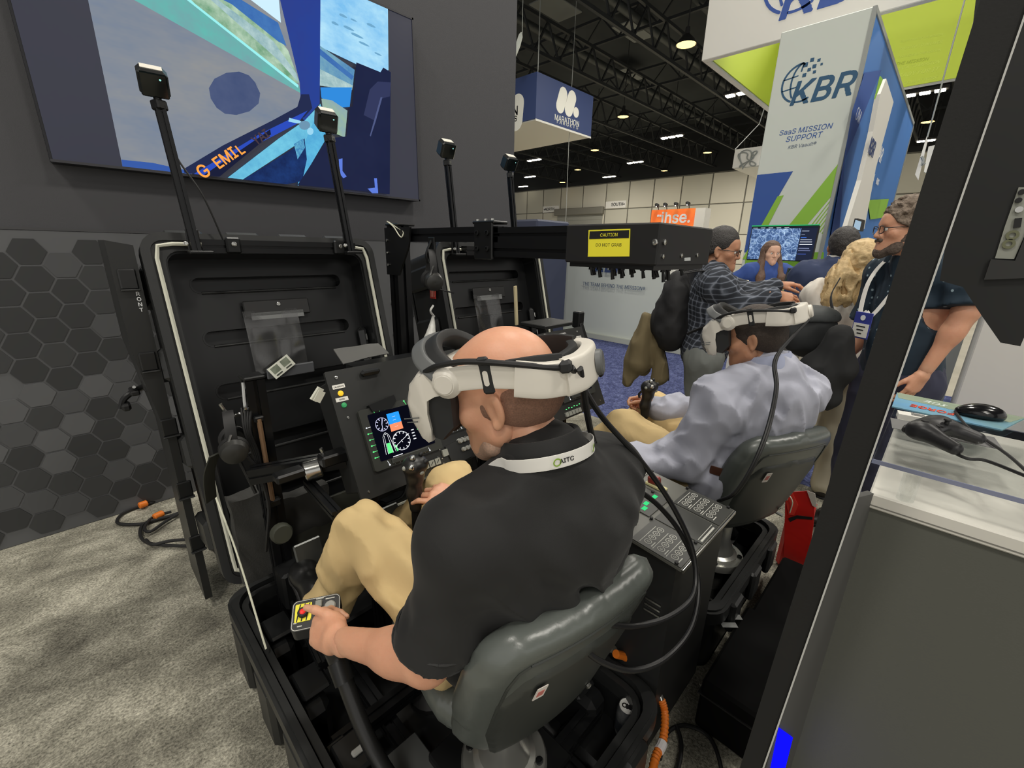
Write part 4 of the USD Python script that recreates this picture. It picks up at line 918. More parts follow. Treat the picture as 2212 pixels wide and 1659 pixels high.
for k in range(4):
    solo('headset_lead', tube([hpc + V(.04 + .01 * k, 0, .07), P(528 + 4 * k, 930, 'y', LPY - .05), P(548 + 4 * k, 985, 'y', LPY - .05), P(560 + k * 3, 1030 + 10 * k, 'y', LPY - .06)], .004, 6, 5), RUB, ORD[k] + ' of the four black headset leads beside the slim post, from the left', 'cable', 'headset leads on the slim post')
solo('headset_lead', tube([P(512, 985, 'y', LPY - .06), P(530, 1020, 'y', LPY - .06), P(552, 1065, 'y', LPY - .07)], .006, 6, 5), RUB, 'thicker lead dropping from the hanging headphones to its plug', 'cable')
solo('headset_lead', tube([P(535, 985, 'y', LPY - .05), P(560, 1020, 'y', LPY - .06), P(580, 1090, 'y', LPY - .08), P(578, 1150, 'y', LPY - .08), P(575, 1190, 'y', LPY - .05)], .006, 6, 6), RUB, 'long lead curving down past the foot of the slim post', 'cable')
part('wooden_rod', cyl(P(559, 905, 'y', LPY - .05), P(590, 1085, 'y', LPY - .05), .008, n=8), mat('rod_brown', (120, 92, 66), .6), lp_)
part('rod_clip', box(P(559, 905, 'y', LPY - .045), (.03, .02, .02), .004), BLACKM, lp_); part('rod_clip', box(P(590, 1085, 'y', LPY - .045), (.05, .03, .03), .006), BLACKM, lp_)
part('foot_block', box((LPX + .03, LPY - .06, .36), (.13, .1, .16), .01), BLACKM, lp_)
part('foot_knob', lathe([(0, .03), (.03, .03), (.036, .02), (.036, 0), (0, 0)], P(606, 1150, 'y', LPY - .11), (0, -1, .2), 16), mat('knob_olive', (52, 54, 44), .6), lp_)
part('foot_channel', profile((LPX + .02, LPY - .1, .3), (LPX - .0, 1.2, .26), .08, .05), BLACKM, lp_)
solo('stay_cord', tube([LO + V(-.415, -.006, 0) + LUV * .42, P(510, 1190, 'y', 1.6), P(575, 1402, 'z', .302)], .0035, 6, 6), mat('cord_white', ()), 'thin white stay cord running from the first lid down to the case rim', 'cord')
# strut with chrome sleeve
sa, sb = P(598, 1040, 'y', 1.42), P(748, 990, 'y', 1.36)
stt = thing('panel_strut', 'black strut with a chrome sleeve between the slim post and the instrument panel', 'strut', (sa + sb) / 2)
part('bar', profile(sa + V(-.05, .1, 0), sb, .04, .055), EXTR, stt)
part('sleeve', cyl(sa + (sb - sa) * .38, sa + (sb - sa) * .62, .034, n=20, bev=.004), STEEL, stt)
part('clamp', box(sa + (sb - sa) * .15 + V(0, -.02, .02), (.09, .05, .03), .006), BLACKM, stt); part('clamp', box(sa + (sb - sa) * .8 + V(0, -.02, .03), (.1, .05, .04), .006), BLACKM, stt)
part('clamp_lever', tube([sa + (sb - sa) * .68 + V(0, -.02, .03), sa + (sb - sa) * .66 + V(-.01, -.02, .075)], .006, 6), STEEL, stt)
part('diagonal', profile(P(665, 1042, 'y', 1.42), P(728, 1112, 'y', 1.2), .03, .03), EXTR, stt)
# --- instrument panel shared by both pilots
PT, PNn, PU = V(.547, 1.4, 1.2), nrm((0, -.899, .438)), nrm((0, .438, .899))
PXe = V(1, 0, 0); PWID, PHGT = 1.425, .445
ip = thing('instrument_panel', 'wide black tilted instrument panel with lit displays in front of both pilots', 'instrument panel', (1.26, 1.35, .78))
PAN = mat('panel_black', (38, 39, 38), .42, bump=(500, .1, .0005))
part('face_plate', prism(rrect(PWID, PHGT, .006, PWID / 2, -PHGT / 2), PT, PXe, PU, .012, -.012), PAN, ip)
part('body', prism(rrect(PWID - .04, PHGT - .05, .006, PWID / 2, -PHGT / 2), PT, PXe, PU, .16, -.172), SATIN, ip)
for k in (.12, 1.3, .72): part('support', profile(PT + V(k, .02, -.38), (.547 + k, 1.38, .03), .05, .05, (0, 1, 0)), EXTR, ip)
def pan(u, v):
    q = Pn(u, v, PT, PNn) - PT; return q[0], q @ PU
def pp(name, pts, m, dep=.001, lift=.0, parent=None, px=True):
    pts = [pan(*p) for p in pts] if px else pts
    return part(name, prism(pts, PT, PXe, PU, dep, lift), m, parent or ip, smooth=False)
def pat(s, t, z=0): return PT + PXe * s + PU * t + PNn * z
BEZ = mat('bezel_dark', (46, 48, 44), .5)
SCR = glow('mfd_black', (10, 11, 22), 1.0)
GL, WL = glow('mfd_green', (96, 230, 130), 1.3), glow('mfd_white', (226, 228, 232), 1.15)
def mfd(s0, t0, label_side):
    """square multi-function display: bezel, dark glass, dials drawn in light, key legends all round"""
    w, h = .278, .215
    e = part('display_bezel', prism(rrect(w, h, .008, s0 + w / 2, t0 - h / 2), PT, PXe, PU, .014), BEZ, ip)
    part('display_glass', prism(rrect(w - .055, h - .05, .004, s0 + w / 2, t0 - h / 2 + .003), PT, PXe, PU, .002, .0135), SCR, e)
    def ring(cs, ct, r, wd=.0016): return prism(Point(s0 + cs, t0 - ct).buffer(r).difference(Point(s0 + cs, t0 - ct).buffer(r - wd)), PT, PXe, PU, .0006, .016)
    def line(a, b, wd=.0014): return prism(LineString([(s0 + a[0], t0 - a[1]), (s0 + b[0], t0 - b[1])]).buffer(wd / 2), PT, PXe, PU, .0006, .016)
    tick = lambda c, r0, r1, n, wd=.0014: [line((c[0] + r0 * math.cos(x), c[1] + r0 * math.sin(x)), (c[0] + r1 * math.cos(x), c[1] + r1 * math.sin(x)), wd) for x in np.arange(n) * 2 * math.pi / n]
    c1, c2 = (.068, .066), (.122, .14)
    part('gauge_dial', cat_([ring(*c1, .024)] + tick(c1, .016, .021, 10, .003) + [line(c1, (.074, .05), .003), line(c1, (.066, .086), .002)]), glow('mfd_lilac', (206, 206, 236), 1.1), e)
    part('compass_dial', cat_([ring(*c2, .034)] + tick(c2, .026, .032, 12, .003) + tick(c2, .031, .034, 36, .0012) + [line((.088, .156), (.156, .124), .002), line((.122, .138), (.124, .146), .002)]), WL, e)
    part('horizon_sky', prism([(s0 + .094, t0 - .036), (s0 + .094, t0 - .074), (s0 + .142, t0 - .074), (s0 + .142, t0 - .036)], PT, PXe, PU, .0006, .016), glow('mfd_sky', (40, 150, 236), 1.2), e)
    part('horizon_ground', prism([(s0 + .094, t0 - .074), (s0 + .094, t0 - .1), (s0 + .142, t0 - .1), (s0 + .142, t0 - .074)], PT, PXe, PU, .0006, .016), glow('mfd_ground', (238, 140, 100), 1.2), e)
    part('horizon_marks', cat_([line((.112, .05 + .012 * k), (.124, .05 + .012 * k), .0012) for k in range(4)]), WL, e)
    part('torque_outline', cat_([line((.058, .11), (.052, .17)), line((.082, .11), (.09, .17)), line((.064, .106), (.06, .17)), line((.076, .106), (.08, .17)), line((.058, .11), (.064, .1)), line((.082, .11), (.076, .1)), ring(.07, .1, .004)]), WL, e)
    part('torque_bar', prism([(s0 + .0615, t0 - .17), (s0 + .064, t0 - .134), (s0 + .076, t0 - .134), (s0 + .079, t0 - .17)], PT, PXe, PU, .0006, .0165), GL, e)
    part('readout', cat_([line((.17, .115 + .011 * k), (.178, .115 + .011 * k), .004) for k in range(4)] + [line((.075, .185), (.11, .185), .003), line((.1, .115), (.106, .115), .004)]), WL, e)
    part('readout_green', cat_([line((.094, .15), (.097, .168), .006), line((.196, .118), (.204, .118), .006)]), GL, e)
    for k in range(6): part('key_legend', cat_([line((.013, .064 + .021 * k), (.026, .064 + .021 * k), .0016), prism(Point(s0 + .012, t0 - .064 - .021 * k).buffer(.0026), PT, PXe, PU, .002, .014)]), GL if k else WL, e)
    for k in range(6): part('key_legend', cat_([line((.252, .064 + .021 * k), (.265, .064 + .021 * k), .0016), prism(Point(s0 + .267, t0 - .064 - .021 * k).buffer(.0026), PT, PXe, PU, .002, .014)]), WL, e)
    for k in range(3):
        for base in (.05, .175):
            part('key_legend', cat_([line((base + .02 * k, .192), (base + .004 + .02 * k, .205), .0016), prism(Point(s0 + base + .005 + .02 * k, t0 - .207).buffer(.0026), PT, PXe, PU, .002, .014)]), WL, e)
            part('key_legend', cat_([line((base + .02 * k, .008), (base + .004 + .02 * k, .02), .0016), prism(Point(s0 + base + .02 * k, t0 - .006).buffer(.0026), PT, PXe, PU, .002, .014)]), GL, e)
    part('shade', box(pat(s0 + w / 2, t0 - h + .016, .017), (.15, .02, .012), .003, np.stack([PXe, PU, PNn])), BEZ, e)
    return e
mfd(.066, -.152, 0)
mfd(PWID - .066 - .278, -.152, 1)
pp('display_hood', [(791, 878), (845, 855), (850, 868), (840, 885), (800, 892)], BLACKM, .02, .002)
# small centre display, knobs, guarded buttons
def centre(s0):
    e = part('display_bezel', prism(rrect(.16, .13, .006, s0 + .08, -.26), PT, PXe, PU, .012), BEZ, ip)
    part('display_glass', prism(rrect(.12, .09, .003, s0 + .08, -.255), PT, PXe, PU, .002, .0115), glow('map_pale', (176, 192, 226), 1.1, (60, (206, 216, 240), .5)), e)
    for r in (.014, .024, .032): part('map_ring', prism(Point(s0 + .08, -.25).buffer(r).difference(Point(s0 + .08, -.25).buffer(r - .0015)), PT, PXe, PU, .0005, .0136), glow('map_ring', (96, 108, 150), 1), e)
    for k in range(3): part('key_legend', prism(LineString([(s0 + .04 + .022 * k, -.305), (s0 + .046 + .022 * k, -.322)]).buffer(.001), PT, PXe, PU, .0008, .0136), WL, e)
centre(.362); centre(.55); centre(.74)
def knobs(s0, t0, n):
    for k in range(n):
        part('rotary_knob', lathe([(0, .018), (.007, .018), (.009, .015), (.009, .004), (.012, .002), (.012, 0), (0, 0)], pat(s0 + .018 * k, t0, 0), PNn, 14), mat('knob_grey', (150, 150, 144), .4), ip)
pp('radio_plate', [(960, 965), (1010, 940), (1020, 985), (978, 1005)], SATIN, .006)
knobs(.43, -.366, 3); knobs(.435, -.4, 3); knobs(.6, -.37, 4); knobs(.82, -.38, 4)
BTN = mat('button_grey', (146, 148, 140), .4)
for k in range(5):
    b_ = part('push_button', prism(rrect(.022, .024, .002, .205 + .0262 * k, -.408), PT, PXe, PU, .008), BTN, ip)
    part('button_frame', prism(rrect(.0245, .0265, .002, .205 + .0262 * k, -.408).difference(rrect(.0225, .0245, .002, .205 + .0262 * k, -.408)), PT, PXe, PU, .005), SATIN, b_)
    part('button_mark', prism(LineString([(.2 + .0262 * k, -.413), (.21 + .0262 * k, -.403)]).buffer(.0012), PT, PXe, PU, .0006, .008), SATIN, b_)
part('push_button', prism(rrect(.024, .026, .002, .352, -.388), PT, PXe, PU, .008), BTN, ip)
for s, t in ((.185, -.395), (.185, -.424), (.335, -.37), (.37, -.37), (.335, -.405), (.37, -.405), (.335, -.425), (.318, -.395)): part('panel_screw', screw(pat(s, t), PNn, .0032), STEEL, ip)
# calibrate and mode buttons left and right
LBL = mat('label_white', (232, 230, 222), .5)
for s0 in (.033, PWID - .05):
    part('label', prism(rrect(.042, .014, .001, s0, -.056), PT, PXe, PU, .001), LBL, ip)
    part('label', prism(rrect(.042, .014, .001, s0 - .001, -.1), PT, PXe, PU, .001), LBL, ip)
    part('yellow_button', lathe([(0, .006), (.007, .005), (.0095, .002), (.0095, 0), (0, 0)], pat(s0, -.08), PNn, 16), mat('button_yellow', (240, 190, 40), .35, emit=.3), ip, label='yellow round button')
    if s0 < .5: part('green_button', lathe([(0, .006), (.007, .005), (.009, .002), (.009, 0), (0, 0)], pat(s0, -.121), PNn, 16), mat('button_green', (54, 150, 92), .35, emit=.15), ip, label='green round button')
    part('label_print', text_fit('CALIBRATE' , pat(s0 - .017, -.0585, .0012), pat(s0 + .017, -.0585, .0012), PU, .0004), mat('print_dark', ()), ip)
    part('label_print', text_fit('BAND', pat(s0 - .01, -.1025, .0012), pat(s0 + .008, -.1025, .0012), PU, .0004), mat('print_dark', ()), ip)
    part('panel_screw', screw(pat(s0, -.025), PNn, .005), STEEL, ip); part('panel_screw', screw(pat(s0, -.165), PNn, .004), STEEL, ip)
for s0 in (.15, PWID - .2):
    part('grab_handle', cat_([box(pat(s0, -.03, .012), (.07, .022, .024), .008, np.stack([PXe, PU, PNn]))]), BLACKM, ip)
for s, t in ((.36, -.03), (.7, -.03), (1.0, -.03), (.03, -.42), (.33, -.435), (.9, -.43), (1.39, -.42)): part('panel_screw', screw(pat(s, t), PNn, .004), STEEL, ip)
for k in range(6): part('status_light', prism(rrect(.008, .005, .001, 1.1 + .022 * k, -.40 + .003 * (k % 2)), PT, PXe, PU, .002), GL, ip)
for k in range(5): part('push_button', prism(rrect(.022, .022, .002, 1.09 + .026 * k, -.425), PT, PXe, PU, .008), BTN, ip)
# end bracket with camera block at the panel's right end
eb = thing('panel_camera', 'small black camera block on a bracket at the right end of the instrument panel', 'camera', pat(PWID + .02, .03))
part('block', box(pat(PWID + .02, .045, -.02), (.05, .05, .09), .006), BLACKM, eb)
part('bracket', box(pat(PWID + .015, -.08, -.01), (.03, .2, .02), .004, np.stack([PXe, PU, PNn])), BLACKM, eb)
part('arm', box(pat(PWID + .04, -.2, -.01), (.04, .2, .03), .01, np.stack([nrm(PXe + .2 * PU), nrm(PU - .2 * PXe), PNn])), RUB, eb)
# loose things on and behind the panel
gc = P(790, 768, 'y', 1.62)
solo('grey_cloth', (lambda m: m)(tf(sheet(.2, .09, .06, 3, 24, .004), np.stack([V(1, .0, .05), nrm((0, .8, .45)), nrm((0, -.5, .8))]), P(792, 778, 'y', 1.62))), mat('cloth_grey', (92, 92, 90), .9, bump=(300, .3, .001)), 'crumpled grey cloth lying on the ledge behind the instrument panel', 'cloth')
lg = P(790, 790, 'y', 1.66); 
solo('rear_ledge', box2((.8, 1.6, 1.0), (1.2, 1.8, lg[2] - .015)), CASE_IN, 'black ledge behind the left end of the instrument panel', 'ledge')
pb = P(925, 725, 'y', 1.9)
bg = thing('plastic_bag', 'twisted clear plastic bag hanging beside the second lid', 'plastic bag', pb)
bagm = np.array([[P(934, 680, 'y', 1.95), P(937, 682, 'y', 1.95)], [P(926, 708, 'y', 1.94), P(939, 712, 'y', 1.94)], [P(915, 738, 'y', 1.92), P(939, 745, 'y', 1.92)], [P(903, 772, 'y', 1.9), P(940, 782, 'y', 1.9)]])
cl = spline([(r[0] + r[1]) / 2 for r in bagm], 8); ww = np.interp(np.linspace(0, 1, len(cl)), [0, .33, .66, 1], [np.linalg.norm(r[1] - r[0]) / 2 for r in bagm])
bt = tube(cl, ww, 22); vv = bt.vertices; vv += (meshkit.noise(vv * V(90, 90, 14), 2) - .5)[:, None] * .012 * V(1, 1, 0); bt.vertices = vv
part('film', bt, mat('bag_film', (214, 214, 208), .25, alpha=.82, bump=(60, .5, .004)), bg)
part('knot', tube([P(936, 660, 'y', 1.95), P(930, 672, 'y', 1.94), P(938, 684, 'y', 1.95)], .006, 6, 5), mat('bag_film', ()), bg)
solo('white_clip', cat_([beam(P(676, 865, 'y', 1.3), P(693, 838, 'y', 1.3), .012, .018), beam(P(684, 868, 'y', 1.28), P(696, 845, 'y', 1.28), .004, .022)]), mat('clip_white', (214, 214, 200), .4), 'white metal clip fixed at the left edge of the instrument panel', 'clip')
solo('pale_strip', beam(P(1113, 618, 'y', 1.9), P(1116, 702, 'y', 1.9), .012, .02), mat('strip_cream', (214, 200, 160), .6), 'upright cream tape strip on the second open lid', 'strip')
solo('side_tray', cat_([box2(P(1150, 697, 'y', 1.7) - V(0, .1, .03), P(1215, 690, 'y', 1.7) + V(0, .1, .0), .004)]), SATIN, 'shallow black tray behind the right half of the instrument panel', 'tray')

# --- centre console between the seats
CX0, CX1, CY0, CY1, CZ = 1.045, 1.46, .35, 1.17, .765
slope = .085
cc = thing('centre_console', 'black centre console with engraved switch panels between the two pilots', 'centre console', ((CX0 + CX1) / 2, .76, 0))
UY = nrm((0, 1, slope)); UZ = nrm((0, -slope, 1)); C0 = V(CX0, CY0, CZ)
CL = (CY1 - CY0) / UY[1]; CW = CX1 - CX0
part('top_plate', prism([(0, 0), (CW, 0), (CW, CL), (0, CL)], C0, (1, 0, 0), UY, .008, -.008), mat('console_grey', (98, 98, 92), .42, bump=(500, .08, .0005)), cc)
part('body', prism([(-CY0 - .03, .32), (-CY0 - .03, CZ - .015), (-CY1, CZ - .015 + slope * (CY1 - CY0)), (-CY1, .02), (-CY0 - .2, .02)], (CX0 + .015, 0, 0), (0, -1, 0), (0, 0, 1), -.001), SATIN, cc) if False else part('body', tf(trimesh.creation.extrude_polygon(Polygon([(CY0 + .02, .03), (CY0 + .02, CZ - .012), (CY1, CZ - .012 + slope * (CY1 - CY0)), (CY1, .03)]), CW - .03, engine='earcut'), np.stack([V(0, 1, 0), V(0, 0, 1), V(1, 0, 0)]), (CX0 + .015, 0, 0)), SATIN, cc)
def cp(u, v):
    q = Pn(u, v, C0, UZ) - C0; return q[0], q @ UY
def cpp(name, pts, m, dep=.001, lift=0., px=True, parent=None):
    return part(name, prism([cp(*p) for p in pts] if px else pts, C0, (1, 0, 0), UY, dep, lift), m, parent or cc, smooth=False)
CD = mat('console_dark', (62, 63, 60), .45)
ENG = mat('engraving_white', (206, 206, 198), .6)
cpp('switch_panel', [(.003, .004), (CW * .34, .004), (CW * .34, .16), (.003, .16)], CD, .003, px=False)
cpp('switch_panel', [(CW * .36, .004), (CW * .66, .004), (CW * .66, .16), (CW * .36, .16)], CD, .003, px=False)
cpp('switch_panel', [(CW * .68, .004), (CW - .003, .004), (CW - .003, .16), (CW * .68, .16)], CD, .003, px=False)
cpp('lit_panel', [(CW * .34, .175), (CW * .7, .175), (CW * .7, .3), (CW * .34, .3)], CD, .004, px=False)
cpp('switch_panel', [(.003, .31), (CW * .3, .31), (CW * .3, .5), (.003, .5)], CD, .003, px=False)
cpp('blank_panel', [(CW * .33, .31), (CW - .003, .31), (CW - .003, .52), (CW * .33, .52)], mat('console_blank', (120, 118, 112), .4, var=(8, (104, 103, 98))), .003, px=False)
cpp('label_strip', [(CW * .32, .535), (CW - .01, .535), (CW - .01, .56), (CW * .32, .56)], ENG, .003, px=False)
cpp('frame_line', [(CW * .38, .02), (CW * .64, .02), (CW * .64, .022), (CW * .38, .022)], ENG, .0006, .003, px=False)
cpp('frame_line', [(CW * .38, .008), (CW * .62, .008), (CW * .62, .014), (CW * .38, .014)], ENG, .0006, .003, px=False)
for s0, t0 in ((.012, .02), (CW * .7, .03)):
    for r in range(3):
        ln = []
        for k in range(4):
            c = (s0 + .018 + .026 * k, t0 + .015 + .042 * r)
            ln.append(Point(c).buffer(.011).difference(Point(c).buffer(.0092))); ln.append(Point(c).buffer(.004).difference(Point(c).buffer(.0028)))
        ln.append(LineString([(s0, t0 + .033 + .042 * r), (s0 + .1, t0 + .033 + .042 * r)]).buffer(.0008))
        ln.append(sbox(s0 + .004, t0 - .004 + .042 * r, s0 + .03, t0 - .001 + .042 * r))
        m = cat_([prism(g, C0, (1, 0, 0), UY, .0006, .003) for g in ln])
        part('engraving', m, ENG, cc, smooth=False, kind='stuff')
lnn = [sbox(.02 + .02 * k, .35, .034 + .02 * k, .364).difference(sbox(.0215 + .02 * k, .3515, .0325 + .02 * k, .3625)) for k in range(4)] + [LineString([(.02, .38), (.1, .38)]).buffer(.0008), LineString([(.02, .44), (.11, .44)]).buffer(.0008), Point(.05, .47).buffer(.012).difference(Point(.05, .47).buffer(.0105))]
part('engraving', cat_([prism(g, C0, (1, 0, 0), UY, .0006, .003) for g in lnn]), ENG, cc, smooth=False, kind='stuff')
for k in range(7):
    a, b = CW * .38 + .03 * (k % 4), .2 + .04 * (k // 4) + .01 * (k % 2)
    cpp('lit_legend', [(a, b), (a + .022, b), (a + .022, b + .014), (a, b + .014)], glow('console_green', (64, 220, 130), 1.1), .001, .004, px=False)
for s, t, sg in ((CW * .3, .245, 1), (CW * .78, .245, 1)):
    q = C0 + V(s, 0, 0) + UY * t
    part('guard_base', box(q + UZ * .006, (.03, .075, .01), .002, np.stack([V(1, 0, 0), UY, UZ])), mat('guard_cream', (196, 190, 140), .5), cc)
    part('switch_guard', box(q + UZ * .025 + UY * .012, (.026, .045, .03), .006, np.stack([V(1, 0, 0), nrm(UY - .2 * UZ), nrm(UZ + .2 * UY)])), mat('guard_red', (122, 44, 36), .4), cc, label='red switch guard')
part('guard_rail', box(C0 + V(CW * .22, 0, 0) + UY * .25 + UZ * .014, (.02, .11, .022), .004, np.stack([V(1, 0, 0), UY, UZ])), BLACKM, cc)
for t in (.02, .165, .235, .305, .38, .45, .52, .57, .64, .72):
    for s in (.008, CW * .33, CW * .67, CW - .008):
        if RNG.random() < .8: part('thumbscrew', lathe([(0, .009), (.005, .009), (.006, .006), (.004, .002), (.006, 0), (0, 0)], C0 + V(s, 0, 0) + UY * t, UZ, 8), RUB, cc)
part('edge_strip', box(C0 + V(CW / 2, -.003, -.006), (CW, .004, .012), .001), STEEL, cc)
part('side_vent', cat_([box((CX0 + .012, .42, .6 - .02 * k), (.006, .05, .006)) for k in range(3)]), STEEL, cc)
# throttle boot between console and shoulder
solo('grip_lever', lathe([(0, .13), (.02, .128), (.034, .1), (.036, .06), (.026, .03), (.03, 0), (0, 0)], P(1345, 1050, 'x', 1.3) - V(0, 0, .05), (.1, .1, 1), 18), mat('lever_grey', (84, 86, 84), .3), 'rounded grey lever grip standing on the console behind the bald man', 'lever')

# --- cyclic sticks, collective, pedals
def make_cyclic():
    b, g0 = V(.66, 1.02, .08), V(.69, 1.115, .76)
    t = thing('cyclic_stick', 'black cyclic stick with button-studded grip between the bald pilot\'s knees', 'control stick', b, 'cyclic sticks')
    part('boot', lathe([(0, .12), (.03, .12), (.05, .08), (.05, .06), (.08, .03), (.08, 0), (0, 0)], b - V(0, 0, .06), (0, 0, 1), 18), RUB, t)
    part('shaft', tube([b, b + V(.0, .08, .25), V(.69, 1.12, .55), g0], .015, 10, 6), BLACKM, t)
    s = Blob(.02); h = g0
    s.chain([h, h + V(0, .005, .06), h + V(.0, -.005, .12), h + V(0, .0, .15)], [.02, .024, .026, .034]); s.ell(h + V(0, -.012, .165), (.042, .04, .03))
    g = part('grip', s.mesh(.006), mat('grip_black', (28, 28, 28), .4), t)
    for k, (dx, dy, dz, r) in enumerate(((-.03, -.035, .175, .011), (.02, -.04, .18, .009), (0, -.045, .15, .008), (-.015, -.02, .197, .01), (.02, -.015, .197, .008), (-.04, -.01, .165, .008))):
        part('button', trimesh.creation.icosphere(2, r).apply_translation(h + V(dx, dy, dz)), (STEEL, RUB, BTN)[k % 3], g)
    part('trigger', tube([h + V(0, .03, .13), h + V(0, .045, .11), h + V(0, .04, .09)], .006, 6, 4), RUB, g)
    return t, b
cy1, cyb = make_cyclic()
copy(cy1, 'cyclic_stick', 'black cyclic stick held up in the right hand of the pilot in the pale shirt', cyb + V(UNIT + .05, -.13, .02))
col = thing('collective_lever', 'black collective lever with a switch box carrying a red button on yellow stripes', 'control lever', (.33, .75, .1))
ca, cb = P(828, 1659, 'z', .3), P(737, 1450, 'z', .5)
part('tube', tube([V(.42, .45, .12), ca, cb, P(715, 1400, 'z', .56)], .021, 14, 6), mat('tube_black', (28, 28, 28), .3), col)
part('collar', cyl(cb - V(0, .02, .02), cb + V(0, .02, .02), .027, n=16), BLACKM, col)
part('pivot', box((.42, .45, .1), (.1, .1, .12), .02), BLACKM, col)
HT = P(683, 1322, 'z', .625); hx, hy = nrm(P(735, 1303, 'z', .62) - P(627, 1328, 'z', .62)), None
hx = nrm(V(.115, -.06, 0)); hz = nrm(V(-.05, -.35, .9)); hy = nrm(np.cross(hz, hx)); hz = np.cross(hx, hy)
part('grip_tube', tube([P(715, 1400, 'z', .56), HT - hz * .05 - hy * .03, HT - hz * .03], .02, 12, 5), RUB, col)
part('switch_box', prism(rrect(.125, .085, .014, 0, 0), HT, hx, hy, .05, -.05), mat('box_dark', (40, 41, 42), .4), col)
part('face_outline', prism(rrect(.121, .081, .012).difference(rrect(.118, .078, .011)), HT, hx, hy, .0008), ENG, col)
hq = lambda a, b, z=0: HT + hx * a + hy * b + hz * z
yp = part('hazard_plate', prism(rrect(.042, .05, .003, -.033, .006), HT, hx, hy, .0015), YEL, col)
for k in range(4): part('hazard_stripe', prism(Polygon([(-.05 + .012 * k, -.018), (-.047 + .012 * k, -.018), (-.04 + .012 * k, .03), (-.043 + .012 * k, .03)]).intersection(sbox(-.053, -.018, -.013, .03)), HT, hx, hy, .0004, .0016), BLK, yp)
part('button_collar', lathe([(0, .01), (.012, .01), (.014, .008), (.014, 0), (0, 0)], hq(-.033, .004, .001), hz, 18), RUB, yp)
part('red_button', lathe([(0, .0035), (.006, .003), (.008, .001), (.008, 0), (0, 0)], hq(-.033, .004, .011), hz, 18), mat('button_red', (206, 40, 34), .3, emit=.35), yp, label='red push button')
part('square_switch', box(hq(.006, .02, .004), (.018, .02, .008), .002, np.stack([hx, hy, hz])), BTN, col)
part('round_knob', lathe([(0, .008), (.012, .008), (.015, .005), (.015, 0), (0, 0)], hq(.036, .008), hz, 18), mat('knob_pale', (168, 168, 162), .4), col)
for a, b in ((.016, -.022), (.048, -.026)): part('toggle_cap', lathe([(0, .012), (.008, .01), (.011, .004), (.011, 0), (0, 0)], hq(a, b), hz, 14), RUB, col)
for a, b, w_ in ((.008, .037, .02), (.035, .032, .024), (-.04, -.03, .012), (.056, -.005, .01), (.03, -.036, .012), (-.052, -.02, .008)): part('face_legend', prism(sbox(a - w_ / 2, b - .0015, a + w_ / 2, b + .0015), HT, hx, hy, .0006), ENG, col)
def make_pedals():
    b = V(.62, 1.48, .05)
    t = thing('rudder_pedals', 'pair of black rudder pedals under the instrument panel at the bald pilot\'s feet', 'pedals', b, 'rudder pedals')
    part('frame', cat_([box((.62, 1.5, .09), (.5, .12, .1), .01), profile((.45, 1.5, .1), (.45, 1.52, .5), .04, .04, (0, 1, 0)), profile((.8, 1.5, .1), (.8, 1.52, .5), .04, .04, (0, 1, 0))]), BLACKM, t)
    for x in (.455, .79):
        pd = part('pedal', box((x, 1.475, .44), (.1, .016, .2), .005, np.stack([V(1, 0, 0), nrm((0, .93, -.36)), nrm((0, .36, .93))])), mat('pedal_metal', (92, 94, 92), .35, metal=.7), t)
        part('pedal_arm', beam((x, 1.49, .36), (x, 1.5, .14), .03, .02), BLACKM, pd)
    return t, b
pd1, pdb = make_pedals()
copy(pd1, 'rudder_pedals', 'pair of black rudder pedals under the instrument panel before the pilot in the pale shirt', pdb + V(UNIT, 0, 0))
FOAM = mat('foam_grey', (58, 58, 56), .95, bump=(160, .5, .003))
for c, s, rz, nm in (((.5, 1.66, .55), (.2, .06, .22), 0, 'ragged grey foam pad behind the left rudder pedal'), ((.86, 1.6, .62), (.2, .06, .16), 0, 'ragged grey foam pad under the left end of the instrument panel'), ((.31, 1.66, .55), (.1, .06, .36), .1, 'grey foam strip along the foot of the slim post')):
    b_ = trimesh.creation.box(s).subdivide().subdivide().subdivide(); v = b_.vertices; v += (meshkit.noise(v * 24 + np.array(c) * 9, 3) - .5)[:, None] * .02; b_.vertices = v + np.array(c)
    solo('foam_pad', b_, FOAM, nm, 'foam pad')
solo('kick_plate', box((.6, 1.62, .42), (.36, .02, .34), .004, np.stack([V(1, 0, 0), nrm((0, .95, -.3)), nrm((0, .3, .95))])), mat('kick_olive', (52, 53, 46), .6), 'dark olive plate sloping behind the rudder pedals', 'plate')

